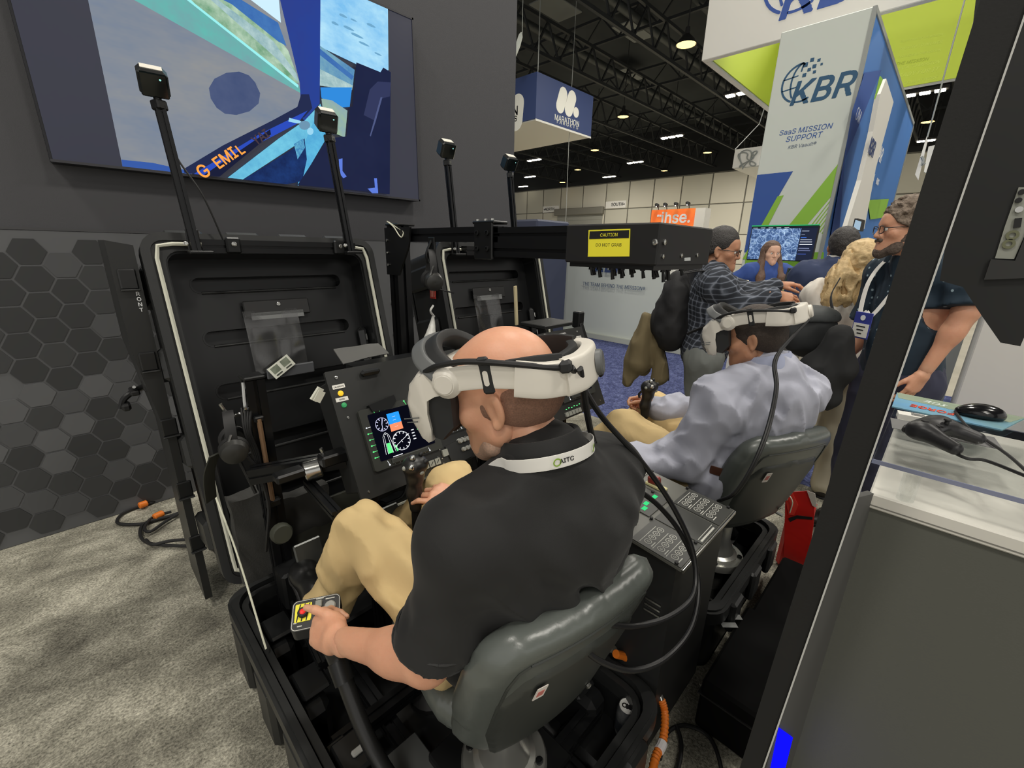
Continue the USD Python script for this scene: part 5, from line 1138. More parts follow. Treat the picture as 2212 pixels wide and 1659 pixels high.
# --- seats
def pillow(poly, thick, edge, bend, h=.012):
    """a padded shape: outline poly in 2-D, rounded to its edge, laid on the surface bend(x, y, z)"""
    x0, y0, x1, y1 = poly.bounds; xs, ys = np.arange(x0, x1 + h, h), np.arange(y0, y1 + h, h)
    from shapely import contains_xy, distance, points
    g = np.stack(np.meshgrid(xs, ys, indexing='ij'), -1).reshape(-1, 2); inside = contains_xy(poly.buffer(-h * .45), g[:, 0], g[:, 1]); g = g[inside]
    rim = np.array([poly.exterior.interpolate(t, normalized=True).coords[0] for t in np.linspace(0, 1, int(poly.length / h), endpoint=False)])
    from scipy.spatial import Delaunay
    p2 = np.vstack([g, rim]); tri = Delaunay(p2).simplices; cen = p2[tri].mean(1); tri = tri[contains_xy(poly, cen[:, 0], cen[:, 1])]
    a, b, c = p2[tri[:, 0]], p2[tri[:, 1]], p2[tri[:, 2]]; cr = (b - a)[:, 0] * (c - a)[:, 1] - (b - a)[:, 1] * (c - a)[:, 0]; tri[cr < 0] = tri[cr < 0][:, ::-1]
    d = distance(points(p2), poly.exterior); t = np.clip(d / edge, 0, 1); hh = thick / 2 * np.sqrt(1 - (1 - t) ** 2); hh[len(g):] = 0
    top, bot = bend(p2[:, 0], p2[:, 1], hh), bend(p2[:, 0], p2[:, 1], -hh); n = len(p2); ng = len(g)
    mp = np.where(np.arange(n) < ng, np.arange(n) + n, np.arange(n))
    return trimesh.Trimesh(np.vstack([top, bot]), np.vstack([tri, mp[tri][:, ::-1]]), process=False)
VIN = mat('seat_vinyl', (92, 97, 93), .3, bump=(240, .16, .001), spec=.6)
VIND = mat('seat_vinyl_dark', (58, 61, 58), .4, bump=(240, .16, .001))
def make_seat():
    c = V(.672, .61, 0); yaw = math.radians(-10)
    Rz = np.array([[math.cos(yaw), math.sin(yaw), 0], [-math.sin(yaw), math.cos(yaw), 0], [0, 0, 1.]])
    T = lambda q: np.asarray(q) @ Rz + c
    t = thing('pilot_seat', 'grey vinyl bucket seat of the bald pilot with an aluminium pedestal', 'seat', c, 'pilot seats')
    tilt = math.radians(18); BY, BZ0 = -.1, .5
    def back(x, y, z, o=0.0):
        # concave toward the sitter; y up the back
        yy = BY - y * math.sin(tilt) + 0.7 * x * x * (1 - .25 * np.clip(y, 0, .4) / .4) - (z + o) * math.cos(tilt)
        return T(np.stack([x, yy, BZ0 + y * math.cos(tilt) - (z + o) * math.sin(tilt) * .6], -1))
    outl = affinity.scale(Polygon([(-.2, -.03), (.2, -.03), (.255, .05), (.275, .2), (.272, .33), (.25, .4), (.2, .425), (0, .43), (-.2, .425), (-.25, .4), (-.272, .33), (-.275, .2), (-.255, .05)]).buffer(-.05).buffer(.075, quad_segs=12), .86, 1)
    part('backrest', pillow(outl, .085, .045, lambda x, y, z: back(x, y, z)), VIN, t)
    ring = outl.buffer(-.062); n = int(ring.exterior.length / .012); rp = np.array([ring.exterior.interpolate(k, normalized=True).coords[0] for k in np.linspace(0, 1, n)])
    part('piping', tube([back(np.array(p[0]), np.array(p[1]), np.array(.0425)) for p in rp], .004, 6), VIND, t)
    part('back_shell', pillow(Polygon([(-.15, -.03), (.15, -.03), (.185, .1), (.19, .25), (.15, .31), (0, .325), (-.15, .31), (-.19, .25), (-.185, .1)]).buffer(.012), .02, .02, lambda x, y, z: back(x, y, z, .042)), VIND, t)
    part('lower_trim', pillow(Polygon([(-.12, -.07), (.12, -.07), (.16, -.0), (.14, .02), (-.14, .02), (-.16, -.0)]).buffer(.015), .05, .025, lambda x, y, z: back(x, y, z, .012)), VIND, t)
    tg = back(np.array(-.12), np.array(.3), np.array(.056))
    e1 = nrm(back(np.array(-.095), np.array(.3), np.array(.056)) - tg); e2 = nrm(back(np.array(-.12), np.array(.33), np.array(.056)) - tg)
    lb = part('seat_tag', prism(rrect(.026, .05, .002, 0, -.025), tg, e1, e2, .0015, .002), mat('tag_white', (232, 224, 216), .7), t, label='small white care tag with a reddish print')
    part('tag_print', prism(rrect(.016, .022, .002, 0, -.026), tg, e1, e2, .0006, .0036), mat('tag_red', (204, 120, 112), .7), lb)
    part('shell_bolt', screw(back(np.array(.12), np.array(.02), np.array(.056)), T(V(0, -1, -.2)) - c, .009), STEEL, t)
    part('cushion', pillow(rrect(.5, .46, .12, 0, .15), .1, .05, lambda x, y, z: T(np.stack([x, y, .49 + z + .5 * x * x + .05 * (y - .15)], -1))), VIN, t)
    part('seat_pan', pillow(rrect(.44, .42, .1, 0, .15), .05, .02, lambda x, y, z: T(np.stack([x, y, .435 + z + .45 * x * x], -1))), VIND, t)
    part('pedestal', lathe([(0, .41), (.05, .41), (.05, .3), (.075, .235), (.09, .225), (.09, .2), (0, .2)], c + V(-.045, 0, 0), (0, 0, 1), 24), mat('pedestal_alu', (190, 190, 184), .32, metal=.8, bump=(40, .15, .002)), t)
    ds = part('pedestal_disc', lathe([(0, .215), (.118, .215), (.124, .205), (.124, .185), (.05, .16), (.05, .03), (0, .03)], c + V(-.045, .0, 0), (0, 0, 1), 40), mat('pedestal_alu', ()), t)
    for a in (.6, 2.2, 3.7, 5.3): part('disc_bolt', screw(c + V(.102 * math.cos(a) - .045, .102 * math.sin(a), .215), (0, 0, 1), .011), BLACKM, ds)
    part('height_lever', tube([T(V(.2, .05, .4)), T(V(.27, 0, .38)), T(V(.3, -.06, .37))], .008, 8, 5), mat('pedestal_alu', ()), t)
    return t, c
seat1, sc1 = make_seat()
seat2 = copy(seat1, 'pilot_seat', 'grey vinyl bucket seat of the pilot in the pale shirt', V(2.03, .51, 0), rotz=-14)
# --- rails and ledges inside the first case, near the lens
rl = thing('seat_rail_frame', 'black slotted rails on the floor of the first case under the seat', 'rail frame', (.63, .8, .03), 'seat rail frames')
part('rail', profile((.47, .4, .1), (.47, 1.4, .1), .045, .06), EXTR, rl); part('rail', profile((.79, .4, .1), (.79, 1.4, .1), .045, .06), EXTR, rl)
part('cross_rail', profile((.3, .52, .16), (.96, .52, .16), .05, .045), EXTR, rl); part('cross_rail', profile((.3, 1.0, .16), (.96, 1.0, .16), .05, .045), EXTR, rl)
part('carriage', box((.63, .63, .17), (.3, .3, .03), .005), BLACKM, rl)
part('cover_plate', box((.42, .78, .145), (.16, .2, .012), .003), mat('plate_grey', (74, 76, 76), .4), rl)
part('tray', box((.93, .47, .08), (.2, .22, .1), .02), CASE_IN, rl)
copy(rl, 'seat_rail_frame', 'black slotted rails on the floor of the second case under the seat', V(.63, .8, .03) + V(UNIT, 0, 0))
solo('tie_block', box(P(775, 1620, 'z', .25), (.04, .02, .012), .004), mat('tie_grey', (150, 150, 146), .5), 'small pale plastic tie block beside the collective lever tube', 'tie block')
cn = P(1357, 1525, 'z', .255)
can = thing('drink_can', 'opened silver drink can standing in the corner of the first case', 'can', (cn[0], cn[1], .135))
o_ = V(cn[0], cn[1], .135)
ALU = mat('can_side', (150, 152, 152), .3, metal=.6, var=(26, (96, 100, 104), .3))
part('body', lathe([(0, 0), (.022, 0), (.031, .01), (.033, .02), (.033, .098), (.027, .116), (.0275, .119), (.026, .119), (.0245, .114), (0, .114)], o_, (0, 0, 1), 30), ALU, can)
part('lid', lathe([(0, .1145), (.0245, .1145), (.026, .1185), (.0245, .118), (.023, .1155), (0, .1155)], o_, (0, 0, 1), 30), mat('can_lid', (226, 226, 222), .35), can)
part('opening', prism(Point(0, 0).buffer(.0085).union(sbox(-.005, 0, .005, .014)), o_ + V(.004, -.006, .1156), nrm((.7, .7, 0)), nrm((-.7, .7, 0)), .0006), BLK, can)
part('ring_pull', prism(Point(0, 0).buffer(.008).difference(Point(0, 0).buffer(.0045)).union(sbox(-.004, -.012, .004, -.005)), o_ + V(-.004, .01, .1165), nrm((.7, .7, 0)), nrm((-.7, .7, 0)), .0012), STEEL, can)
part('brand_streak', lathe([(.0333, .03), (.0335, .034), (.0335, .07), (.0333, .074)], o_, (0, 0, 1), 30), mat('can_streak', (60, 64, 70), .4, metal=.3), can)
# equipment box and dark base unit between the cases and the podium
eq = thing('equipment_box', 'black equipment box with two pale labels standing beside the second case', 'equipment box', (1.5, .2, 0))
part('housing', box2((1.27, .1, 0), (1.74, .3, .21), .01), mat('eq_black', (9, 9, 9), .9, spec=.15), eq)
for k, dx in enumerate((0, -.035)):
    c = P(1585 - 10 * k, 1333 + 17 * k, 'z', .211)
    part('label', box(c, (.06, .024, .001), 0, np.stack([V(.7, -.72, 0), V(.72, .7, 0), V(0, 0, 1)])), mat('label_grey2', (140, 142, 140), .6), eq)
part('lid_seam', box2((1.265, .095, .15), (1.745, .305, .156)), RUB, eq)
pf = thing('floor_platform', 'low black platform across the front of the second case beside the red bag', 'platform', (2.0, .05, 0))
part('deck', box2((1.76, .03, 0), (2.28, .29, .16), .01), mat('eq_black', ()), pf)
# orange conduit with silver plug
o1 = [PD(1425, 1500, 1.42), PD(1436, 1540, 1.4), PD(1432, 1600, 1.33), PD(1415, 1640, 1.28), PD(1400, 1720, 1.2)]
oc = thing('orange_conduit', 'orange ribbed cable sleeve with a white tape band beside the case corner', 'cable', o1[2])
pts = spline(o1, 14); n = len(pts)
ORC = mat('conduit_orange', (226, 120, 34), .5)
rad = .011 + .0022 * (np.arange(n) % 2)
part('sleeve', tube(pts[4:30], rad[4:30], 10), ORC, oc); part('sleeve', tube(pts[36:], rad[36:], 10), ORC, oc)
part('tape_band', tube(pts[29:37], .0145, 10), mat('tape_white', (226, 222, 222), .6), oc)
part('plug', tube([pts[0] + V(.02, .03, .02), pts[0] + V(.01, .015, .01), pts[5]], [.003, .008, .009], 10), STEEL, oc)
solo('floor_cable', tube([P(1425, 1640, 'z', .01), P(1440, 1585, 'z', .01), P(1480, 1567, 'z', .01), P(1530, 1590, 'z', .01), P(1556, 1650, 'z', .01), P(1560, 1720, 'z', .01)], .007, 8, 8), RUB, 'black cable looping on the carpet beside the orange sleeve', 'cable')
solo('floor_cable', tube([P(1462, 1567, 'z', .02), P(1472, 1610, 'z', .02), P(1462, 1670, 'z', .02), P(1440, 1720, 'z', .02)], .007, 8, 8), RUB, 'shorter black cable crossing the loop on the carpet', 'cable')
# cable bundle under the console behind the seat, seen past the seat edge
for k in range(4):
    solo('bundled_hose', tube([(1.02, .5 + .035 * k, .36), (1.08, .48 + .035 * k, .3), (1.12, .4 + .03 * k, .18)], .013, 10, 6), mat('hose_grey', (128, 126, 116), .5) if k else ORC, ('orange', 'first pale', 'middle pale', 'last pale')[k] + ' hose running down beside the first seat', 'hose', 'pale hoses beside the first seat' if k else None)
# cables on the carpet by the wall
for k, (pts, m, nm) in enumerate((
    ([(372, 1060), (330, 1085), (290, 1098), (262, 1112), (255, 1130), (300, 1132), (350, 1120), (385, 1108)], RUB, 'black cable snaking on the carpet by the wall, nearest the wall'),
    ([(390, 1110), (345, 1120), (310, 1132), (303, 1155), (318, 1172), (360, 1178), (420, 1180)], RUB, 'black cable bent in a wide loop on the carpet by the first case'),
    ([(405, 1100), (360, 1125), (325, 1148), (312, 1140), (330, 1118), (370, 1105)], RUB, 'black cable in a tight loop on the carpet by the first case'),
    ([(418, 1165), (370, 1168), (330, 1176), (315, 1166)], RUB, 'short black cable end on the carpet beside the first case'))):
    solo('wall_cable', tube([P(u, v, 'z', .012 + .006 * k) for u, v in pts], .0085, 8, 7), m, nm, 'cable')
for k, (a, b) in enumerate((((300, 1093), (318, 1086)), ((332, 1118), (352, 1108)))):
    solo('cable_joint', cyl(P(*a, 'z', .03), P(*b, 'z', .03), .02, n=12, bev=.004), ORC, 'orange cable joint on the carpet, ' + ('nearer the wall' if not k else 'nearer the first case'), 'cable joint')
# arm with clamps on the far side of the first lid
ac = thing('clamp_arm', 'black jointed clamp arm sticking out of the side of the first lid', 'clamp arm', P(300, 850, 'y', 2.3))
q = [P(318, 832, 'y', 2.25), P(290, 845, 'y', 2.3), P(268, 862, 'y', 2.3), P(262, 882, 'y', 2.3)]
part('arm', tube(q, .012, 8, 4), BLACKM, ac)
part('jaw', cat_([box(q[1], (.03, .09, .02), .005), box(q[2] + V(0, 0, -.03), (.03, .07, .03), .008), box(q[0], (.03, .06, .05), .008)]), RUB, ac)
part('screw_handle', cyl(q[1] + V(0, -.05, .03), q[1] + V(0, .07, -.01), .006, n=8), STEEL, ac)
# ---------------------------------------------------------------- demo podium, slab and monitor at the right
KX0 = .85
slab = thing('podium_upright', 'tall black slab with a thin white edge at the left end of the podium', 'upright panel', (KX0, .1, 0))
part('panel', pxpoly([(2124, -20), (2234, -20), (1649, 1659), (1640, 1685), (1590, 1685), (1598, 1659)], 'x', KX0, .03, -.03), mat('slab_black', (24, 24, 23), .75, bump=(200, .2, .001)), slab, smooth=False)
part('edge_trim', pxpoly([(2230, -20), (2235, -20), (1651, 1659), (1647, 1659)], 'x', KX0, .004), mat('edge_white', (200, 200, 196), .5), slab, smooth=False)
PX7 = 1.02
ptop = P(1893, 1065, 'x', PX7)[2] - .0; pyl = .0127; pbot = P(1881, 1095, 'x', PX7)[2]
FABG = mat('podium_grey', (88, 89, 82), .85, bump=(260, .2, .001))
LAMW = mat('podium_white', (214, 211, 202), .4)
po = thing('demo_podium', 'grey demo podium with a white top carrying a clear acrylic shelf', 'podium', (PX7 + .3, -.5, 0))
part('front_panel', box2((PX7, -1.0, .0), (PX7 + .03, pyl, pbot)), FABG, po)
part('body', box2((PX7 + .03, -1.0, .0), (PX7 + .58, pyl - .004, pbot)), FABG, po)
part('worktop', box2((PX7 - .008, -1.02, pbot), (PX7 + .6, pyl + .008, ptop), .003), LAMW, po)
part('edge_line', box2((PX7 - .009, -1.02, pbot + .007), (PX7 - .0075, pyl + .008, pbot + .009)), mat('edge_grey2', (120, 118, 112), .5), po)
a, b = V(KX0 + .005, P(1649, 1650, 'x', KX0)[1] - .006, 0), V(PX7, pyl, 0)
dd = nrm(b - a); nn = V(dd[1], -dd[0], 0); Lr = np.linalg.norm(b - a)
part('side_return', prism([(0, 0), (Lr, 0), (Lr, pbot + .03), (0, P(1844, 1095, 'x', KX0)[2])], a, dd, (0, 0, 1), .012, -.012), mat('return_grey', (80, 80, 78), .7), po)
lq = [Pn(u, v, a, nn) - a for u, v in ((1682, 1571), (1709, 1590), (1692, 1659), (1664, 1659))]
part('light_strip', prism([(q @ dd, q[2]) for q in lq], a, dd, (0, 0, 1), .004), glow('blue_led', (12, 12, 255), 1.6), po, smooth=False)
# acrylic shelf on short legs
AZ = 1.24
ACR = usdkit.material(stage, '/World/Looks/acrylic', {'a': ('transparent_bsdf', dict(color=(.95, .96, .96))), 'g': ('glossy_bsdf', dict(color=(1, 1, 1), roughness=.03)), 'm': ('mix_closure', dict(fac=.09))},
    [('a.BSDF', 'm.closure1'), ('g.BSDF', 'm.closure2')], surface='m.closure')
ac_ = thing('acrylic_shelf', 'clear acrylic shelf standing on the white podium top', 'shelf', (1.3, -.4, ptop))
ay = P(1885, 990, 'x', 1.003)[1]
part('plate', box2((1.003, -1.0, AZ - .009), (1.56, ay, AZ), .001), ACR, ac_)
part('front_edge', box2((1.0015, -1.0, AZ - .0085), (1.0035, ay, AZ - .0005)), mat('acrylic_edge', (128, 134, 160), .15, spec=.8), ac_)
for x, y in ((1.03, ay - .06), (1.5, ay - .04), (1.03, -.8), (1.5, -.8)): part('leg', cyl((x, y, ptop), (x, y, AZ - .009), .013, n=16), ACR, ac_)
# things on the shelf
def az(u, v, dz=0.0): return P(u, v, 'z', AZ + dz)
mp = thing('mouse_pad', 'blue and green printed mouse pad with upside-down red lettering under the black mouse', 'mouse pad', az(2050, 890))
c4 = [az(1937, 850), az(2215, 905), az(2164, 931), az(1926, 880)]
part('pad', prism([p[:2] for p in c4], (0, 0, AZ), (1, 0, 0), (0, 1, 0), .003), mat('pad_blue', (84, 150, 206), .8, var=(5, (120, 150, 130), .5)), mp)
part('green_band', prism([p[:2] for p in (az(1937, 850), az(2215, 905), az(2180, 915), az(1940, 862))], (0, 0, AZ + .003), (1, 0, 0), (0, 1, 0), .0004), mat('pad_green', (116, 134, 112), .8, var=(9, (150, 160, 140))), mp)
ea, eb_ = az(2062, 896), az(1968, 876)
part('lettering', text_fit('FORGE', ea + V(0, 0, .0035), eb_ + V(0, 0, .0035), nrm(V(-1, 0, 0)), .0008, bold=True, hscale=1.3), mat('pad_red', (206, 74, 50), .7), mp)
ea, eb_ = az(2046, 879), az(2000, 868)
part('lettering', text_fit('ICE', ea + V(0, 0, .0035), eb_ + V(0, 0, .0035), nrm(V(-1, 0, 0)), .0008), mat('pad_white', (226, 236, 230), .7), mp)
mc = az(2112, 903); ms_ = thing('computer_mouse', 'shiny black computer mouse lying on the printed mouse pad', 'mouse', mc + V(0, 0, .004))
bl = Blob(.02); R_ = np.stack([nrm(V(.25, -1, 0)), nrm(V(1, .25, 0)), V(0, 0, 1)])
bl.ell(mc + V(0, 0, .012), (.044, .025, .018), R_).ell(mc + V(0, 0, .016) - R_[0] * -.008, (.028, .022, .015), R_).cut(mc + V(0, 0, .004), (0, 0, -1))
part('shell', bl.mesh(.0035), mat('mouse_black', (20, 20, 22), .18), ms_)
part('scroll_wheel', tf(trimesh.creation.cylinder(.006, .005), np.stack([V(0, 0, 1), R_[0], R_[1]]), mc - R_[0] * .022 + V(0, 0, .024)), RUB, ms_)
part('cable', tube([mc - R_[0] * .042 + V(0, 0, .008), az(2090, 922, .006), az(2130, 950, .006), az(2180, 985, .006), az(2230, 1030, .006)], .0028, 6, 6), RUB, ms_)
gm = az(2040, 966); gp = thing('game_controller', 'black two-handled game controller lying on the clear shelf', 'game controller', gm)
bl = Blob(.025)
ex = nrm(az(2112, 955) - az(2035, 990)); ey_ = nrm(V(-ex[1], ex[0], 0)); gz = AZ + .038
q = lambda a, b, z: V(*(gm + (ex * a + ey_ * b) * .78)[:2], AZ + z * .78)
gm = az(2032, 958)
bl.ell(q(0, .03, .034), (.044, .024, .012), np.stack([ex, ey_, V(0, 0, 1)]))
bl.cone(q(-.052, .022, .034), q(-.07, -.045, .02), .017, .0126).cone(q(.052, .022, .034), q(.07, -.045, .02), .017, .0126)
bl.cone(q(-.05, .045, .03), q(.05, .045, .03), .01)
part('shell', bl.mesh(.003), mat('controller_black', (30, 30, 32), .42), gp)
for s in (-1, 1): part('shoulder_button', cyl(q(s * .06, .058, .026), q(s * .03, .066, .026), .0065, n=10, bev=.0015), RUB, gp)
for a, b in ((-.045, .03), (.024, .008)): part('thumb_stick', lathe([(0, .011), (.0056, .0105), (.0064, .008), (.0036, .006), (.0042, 0), (0, 0)], q(a, b, .048), (0, 0, 1), 14), RUB, gp)
part('direction_pad', cat_([box(q(-.024, .008, .051), (.015, .005, .004), .001), box(q(-.024, .008, .051), (.005, .015, .004), .001)]), RUB, gp)
for k, (cc_, a, b) in enumerate((((60, 120, 60), .045, .02), ((150, 40, 36), .055, .03), ((40, 70, 140), .035, .03), ((220, 170, 40), .045, .04))):
    part('face_button', lathe([(0, .0035), (.003, .003), (.0035, 0), (0, 0)], q(a, b, .05), (0, 0, 1), 10), mat('face_%d' % k, cc_, .3), gp)
part('cable', tube([q(0, .06, .02), az(2075, 985, .006), az(2130, 995, .006), az(2220, 1030, .006)], .003, 6, 6), RUB, gp)
for k, (u, v, w_, h_, nm) in enumerate(((1970, 906, .055, .032, 'white printed business card in the stack behind the game controller'), (1984, 928, .04, .026, 'white paper slip under the left grip of the game controller'))):
    c = az(u, v); R_ = np.stack([nrm(V(.15, -1, 0)), nrm(V(1, .15, 0)), V(0, 0, 1)])
    cd = thing('business_card', nm, 'card', c)
    part('sheet', box(c + V(0, 0, .006 if not k else .001), (w_, h_, .012 if not k else .001), 0, R_), LBL, cd)
    for j in range(3): part('print_line', box(c + R_[0] * .008 + R_[1] * (.008 - .007 * j) + V(0, 0, .0125 if not k else .002), (.024, .002, .0006), 0, R_), mat('print_dark', ()), cd)
solo('grey_folder', box(az(2035, 935) + V(0, .0, .0005), (.08, .17, .001), 0, np.stack([nrm(V(1, .12, 0)), nrm(V(-.12, 1, 0)), V(0, 0, 1)])), mat('folder_grey', (106, 106, 106), .6), 'flat dark grey sheet lying between the mouse pad and the controller', 'folder')
# monitor seen from behind, on the right
MXx = 1.15
mo = thing('monitor', 'black monitor seen from behind with a pale port plate at the right edge', 'monitor', P(2180, 500, 'x', MXx))
part('housing', pxpoly([(2110, -20), (2330, -20), (2330, 760), (2216, 720), (2204, 748), (2161, 740), (2122, 684), (2080, 620), (2030, 606), (2060, 420)], 'x', MXx, .05, -.05), mat('monitor_black', (20, 21, 20), .6), mo, smooth=False)
part('port_plate', pxpoly([(2200, 405), (2230, 405), (2230, 470), (2190, 560), (2149, 558), (2170, 490)], 'x', MXx, .004), mat('port_plate', (150, 152, 142), .5), mo, smooth=False)
part('lower_step', pxpoly([(2140, 560), (2192, 563), (2230, 470), (2260, 480), (2230, 600), (2125, 604)], 'x', MXx, .008), mat('monitor_step', (44, 44, 43), .6), mo, smooth=False)
for k, (u, v, r) in enumerate(((2207, 415, 3), (2200, 433, 3), (2201, 453, 3.5))):
    c = P(u, v, 'x', MXx - .004); part('round_port', cyl(c, c - V(.004, 0, 0), r * .0014, n=12), STEEL if k == 2 else RUB, mo)
part('square_port', pxpoly([(2192, 472), (2208, 471), (2204, 491), (2188, 493)], 'x', MXx - .004, .004), RUB, mo)
for u, v in ((2187, 508), (2179, 527)): 
    c = P(u, v, 'x', MXx - .004); part('audio_jack', lathe([(.004, 0), (.008, 0), (.008, .003), (.004, .003), (.004, 0)], c, (-1, 0, 0), 14), mat('jack_olive', (110, 112, 84), .5), mo)
part('stand_column', box2((MXx + .05, -.12, ptop), (MXx + .12, -.02, P(2180, 700, 'x', MXx)[2] + .1)) if False else box2((1.3, -.45, ptop), (1.36, -.36, 1.45), .006), BLACKM, mo)
part('stand_arm', box2((MXx + .0, -.45, 1.5), (1.36, -.36, 1.56), .006), BLACKM, mo)
part('stand_neck', box2((1.3, -.45, 1.44), (1.36, -.36, 1.52)), BLACKM, mo)
# white cabinet beyond, red bag, blue strip
wc = thing('display_cabinet', 'plain white cabinet on a black plinth at the right edge behind the podium', 'cabinet', (5.6, -1, 0))
ca_ = P(2072, 842, 'x', 5.6)
part('body', box2((5.6, -3, .17), (6.3, ca_[1], 1.5), .01), LAMW, wc)
part('plinth', box2((5.63, -3, 0), (6.3, ca_[1] - .03, .17)), BLK, wc)
part('side_post', box2((6.1, ca_[1] + .06, 0), (6.3, ca_[1] + .2, 2.0)), GREY, wc)
rb = thing('red_bag', 'red paper shopping bag standing on the carpet beside the second seat', 'bag', (2.42, .22, 0))
REDM = mat('bag_red', (206, 36, 30), .35, bump=(9, .5, .01))
RX = 2.4
def bagside(pts, m, name, lift, d=.004): part(name, pxpoly(pts, 'x', RX, d, lift), m, rb, smooth=False)
bagside([(1697, 1072), (1712, 1062), (1748, 1060), (1760, 1092), (1758, 1130), (1740, 1262), (1693, 1215)], REDM, 'front_sheet', 0)
bagside([(1697, 1072), (1712, 1062), (1725, 1090), (1716, 1112), (1704, 1110)], mat('bag_red2', (226, 62, 50), .35), 'crease', .006, .003)
bagside([(1704, 1118), (1722, 1112), (1756, 1116), (1756, 1121), (1722, 1119), (1708, 1126)], RUB, 'mouth', .006, .003)
part('gusset', box2((RX + .004, P(1758, 1100, 'x', RX)[1], 0), (RX + .12, P(1700, 1100, 'x', RX)[1], .4), .02), REDM, rb)
bagside([(1744, 1058), (1762, 1064), (1766, 1096), (1756, 1090)], mat('tissue_white', (206, 200, 190), .6), 'tissue', .01, .003)
part('handle', tube([P(1700, 1080, 'x', RX - .01), P(1704, 1070, 'x', RX - .03), P(1712, 1085, 'x', RX - .03), P(1706, 1108, 'x', RX - .01)], .003, 6, 5), mat('cord_white', ()), rb)
# ---------------------------------------------------------------- people
SKIN = mat('skin_light', (224, 170, 138), .46, sss=.15, var=(14, (212, 150, 120), .8), bump=(130, .2, .002))
SKIN_T = mat('skin_tan', (198, 146, 114), .5, sss=.18, var=(14, (182, 128, 98), .8), bump=(130, .2, .002))
SKIN_P = mat('skin_pale', (214, 170, 146), .5, sss=.18)
EYEW, EYED, LIP = mat('eye_white', (226, 222, 214), .2), mat('eye_dark', (40, 28, 22), .15), mat('lip', (170, 104, 92), .5)
def RR(fwd, roll=0.0, up=(0, 0, 1)):
    f = nrm(fwd); r = nrm(np.cross(f, up)); u = np.cross(r, f)
    if roll: r, u = r * math.cos(roll) + u * math.sin(roll), u * math.cos(roll) - r * math.sin(roll)
    return np.stack([r, f, u])
def head_shape(h=.004, ears=True, wide=1.0):
    b = Blob(.028)
    b.ell((0, -.014, .03), (.077 * wide, .098, .09)); b.ell((0, .03, -.02), (.062 * wide, .06, .09)); b.ell((0, .05, .045), (.058 * wide, .042, .045))
    b.cone((-.048, .01, -.065), (0, .07, -.1), .026, .024); b.cone((.048, .01, -.065), (0, .07, -.1), .026, .024)
    b.ell((0, .062, -.062), (.036, .03, .036))
    b.cone((-.03, .078, .022), (.03, .078, .022), .013, k=.02)
    b.ell((-.032, .097, .0), (.018, .016, .012), k=.012, sub=True); b.ell((.032, .097, .0), (.018, .016, .012), k=.012, sub=True)
    b.cone((0, .088, .012), (0, .107, -.03), .008, .012, k=.014); b.ell((-.013, .096, -.034), (.009, .01, .008), k=.008); b.ell((.013, .096, -.034), (.009, .01, .008), k=.008)
    b.ell((0, .09, -.062), (.023, .009, .007), k=.008); b.ell((0, .087, -.074), (.02, .009, .007), k=.008); b.ell((0, .1, -.068), (.024, .006, .0018), k=.004, sub=True)
    b.ell((0, .075, -.1), (.018, .016, .014))
    b.ell((-.05, .055, -.022), (.022, .022, .02)); b.ell((.05, .055, -.022), (.022, .022, .02))
    if ears:
        for s in (-1, 1):
            E_ = RR((.35 * s, -1, -.25))
            c = V(s * .079 * wide, -.012, -.008)
            b.ell(c, (.034, .021, .008), np.stack([nrm((.0, -.2, 1)), nrm((s * .5, -1, -.15)), nrm((s, .5, 0))]), k=.01)
            b.ell(c + V(s * .009, .006, -.002), (.019, .011, .007), np.stack([nrm((.0, -.2, 1)), nrm((s * .5, -1, -.15)), nrm((s, .5, 0))]), k=.005, sub=True)
            b.ell(c + V(s * .0, .006, -.03), (.008, .008, .01), k=.008)
    m = b.mesh(h)
    return m
HEADS = {}
def head_mesh(c, R, h=.005, s=1.0, wide=1.0):
    key = (h, wide)
    if key not in HEADS: HEADS[key] = head_shape(h, wide=wide)
    return tf(HEADS[key], np.asarray(R) * s, c)
def eyes(par, c, R, s=1.0):
    for sx in (-1, 1):
        e = part('eye', trimesh.creation.icosphere(2, .0125 * s).apply_translation(c + (V(sx * .031, .079, .0) * s) @ R), EYEW, par)
        part('iris', trimesh.creation.icosphere(1, .0058 * s).apply_translation(c + (V(sx * .031, .0885, .0) * s) @ R), EYED, e)
    part('lips', tf(LIPM, R * s, c), LIP, par)
    for sx in (-1, 1): part('eyebrow', tube([c + (V(sx * x, y, z) * s) @ R for x, y, z in ((.014, .0905, .021), (.03, .09, .026), (.046, .078, .02))], .0035 * s, 6, 3), mat('brow_dark', (52, 40, 32), .8), par)
_lb = Blob(.006); _lb.cone((-.017, .0925, -.066), (.017, .0925, -.066), .0045).cone((-.014, .0905, -.0715), (.014, .0905, -.0715), .005); LIPM = _lb.mesh(.002)
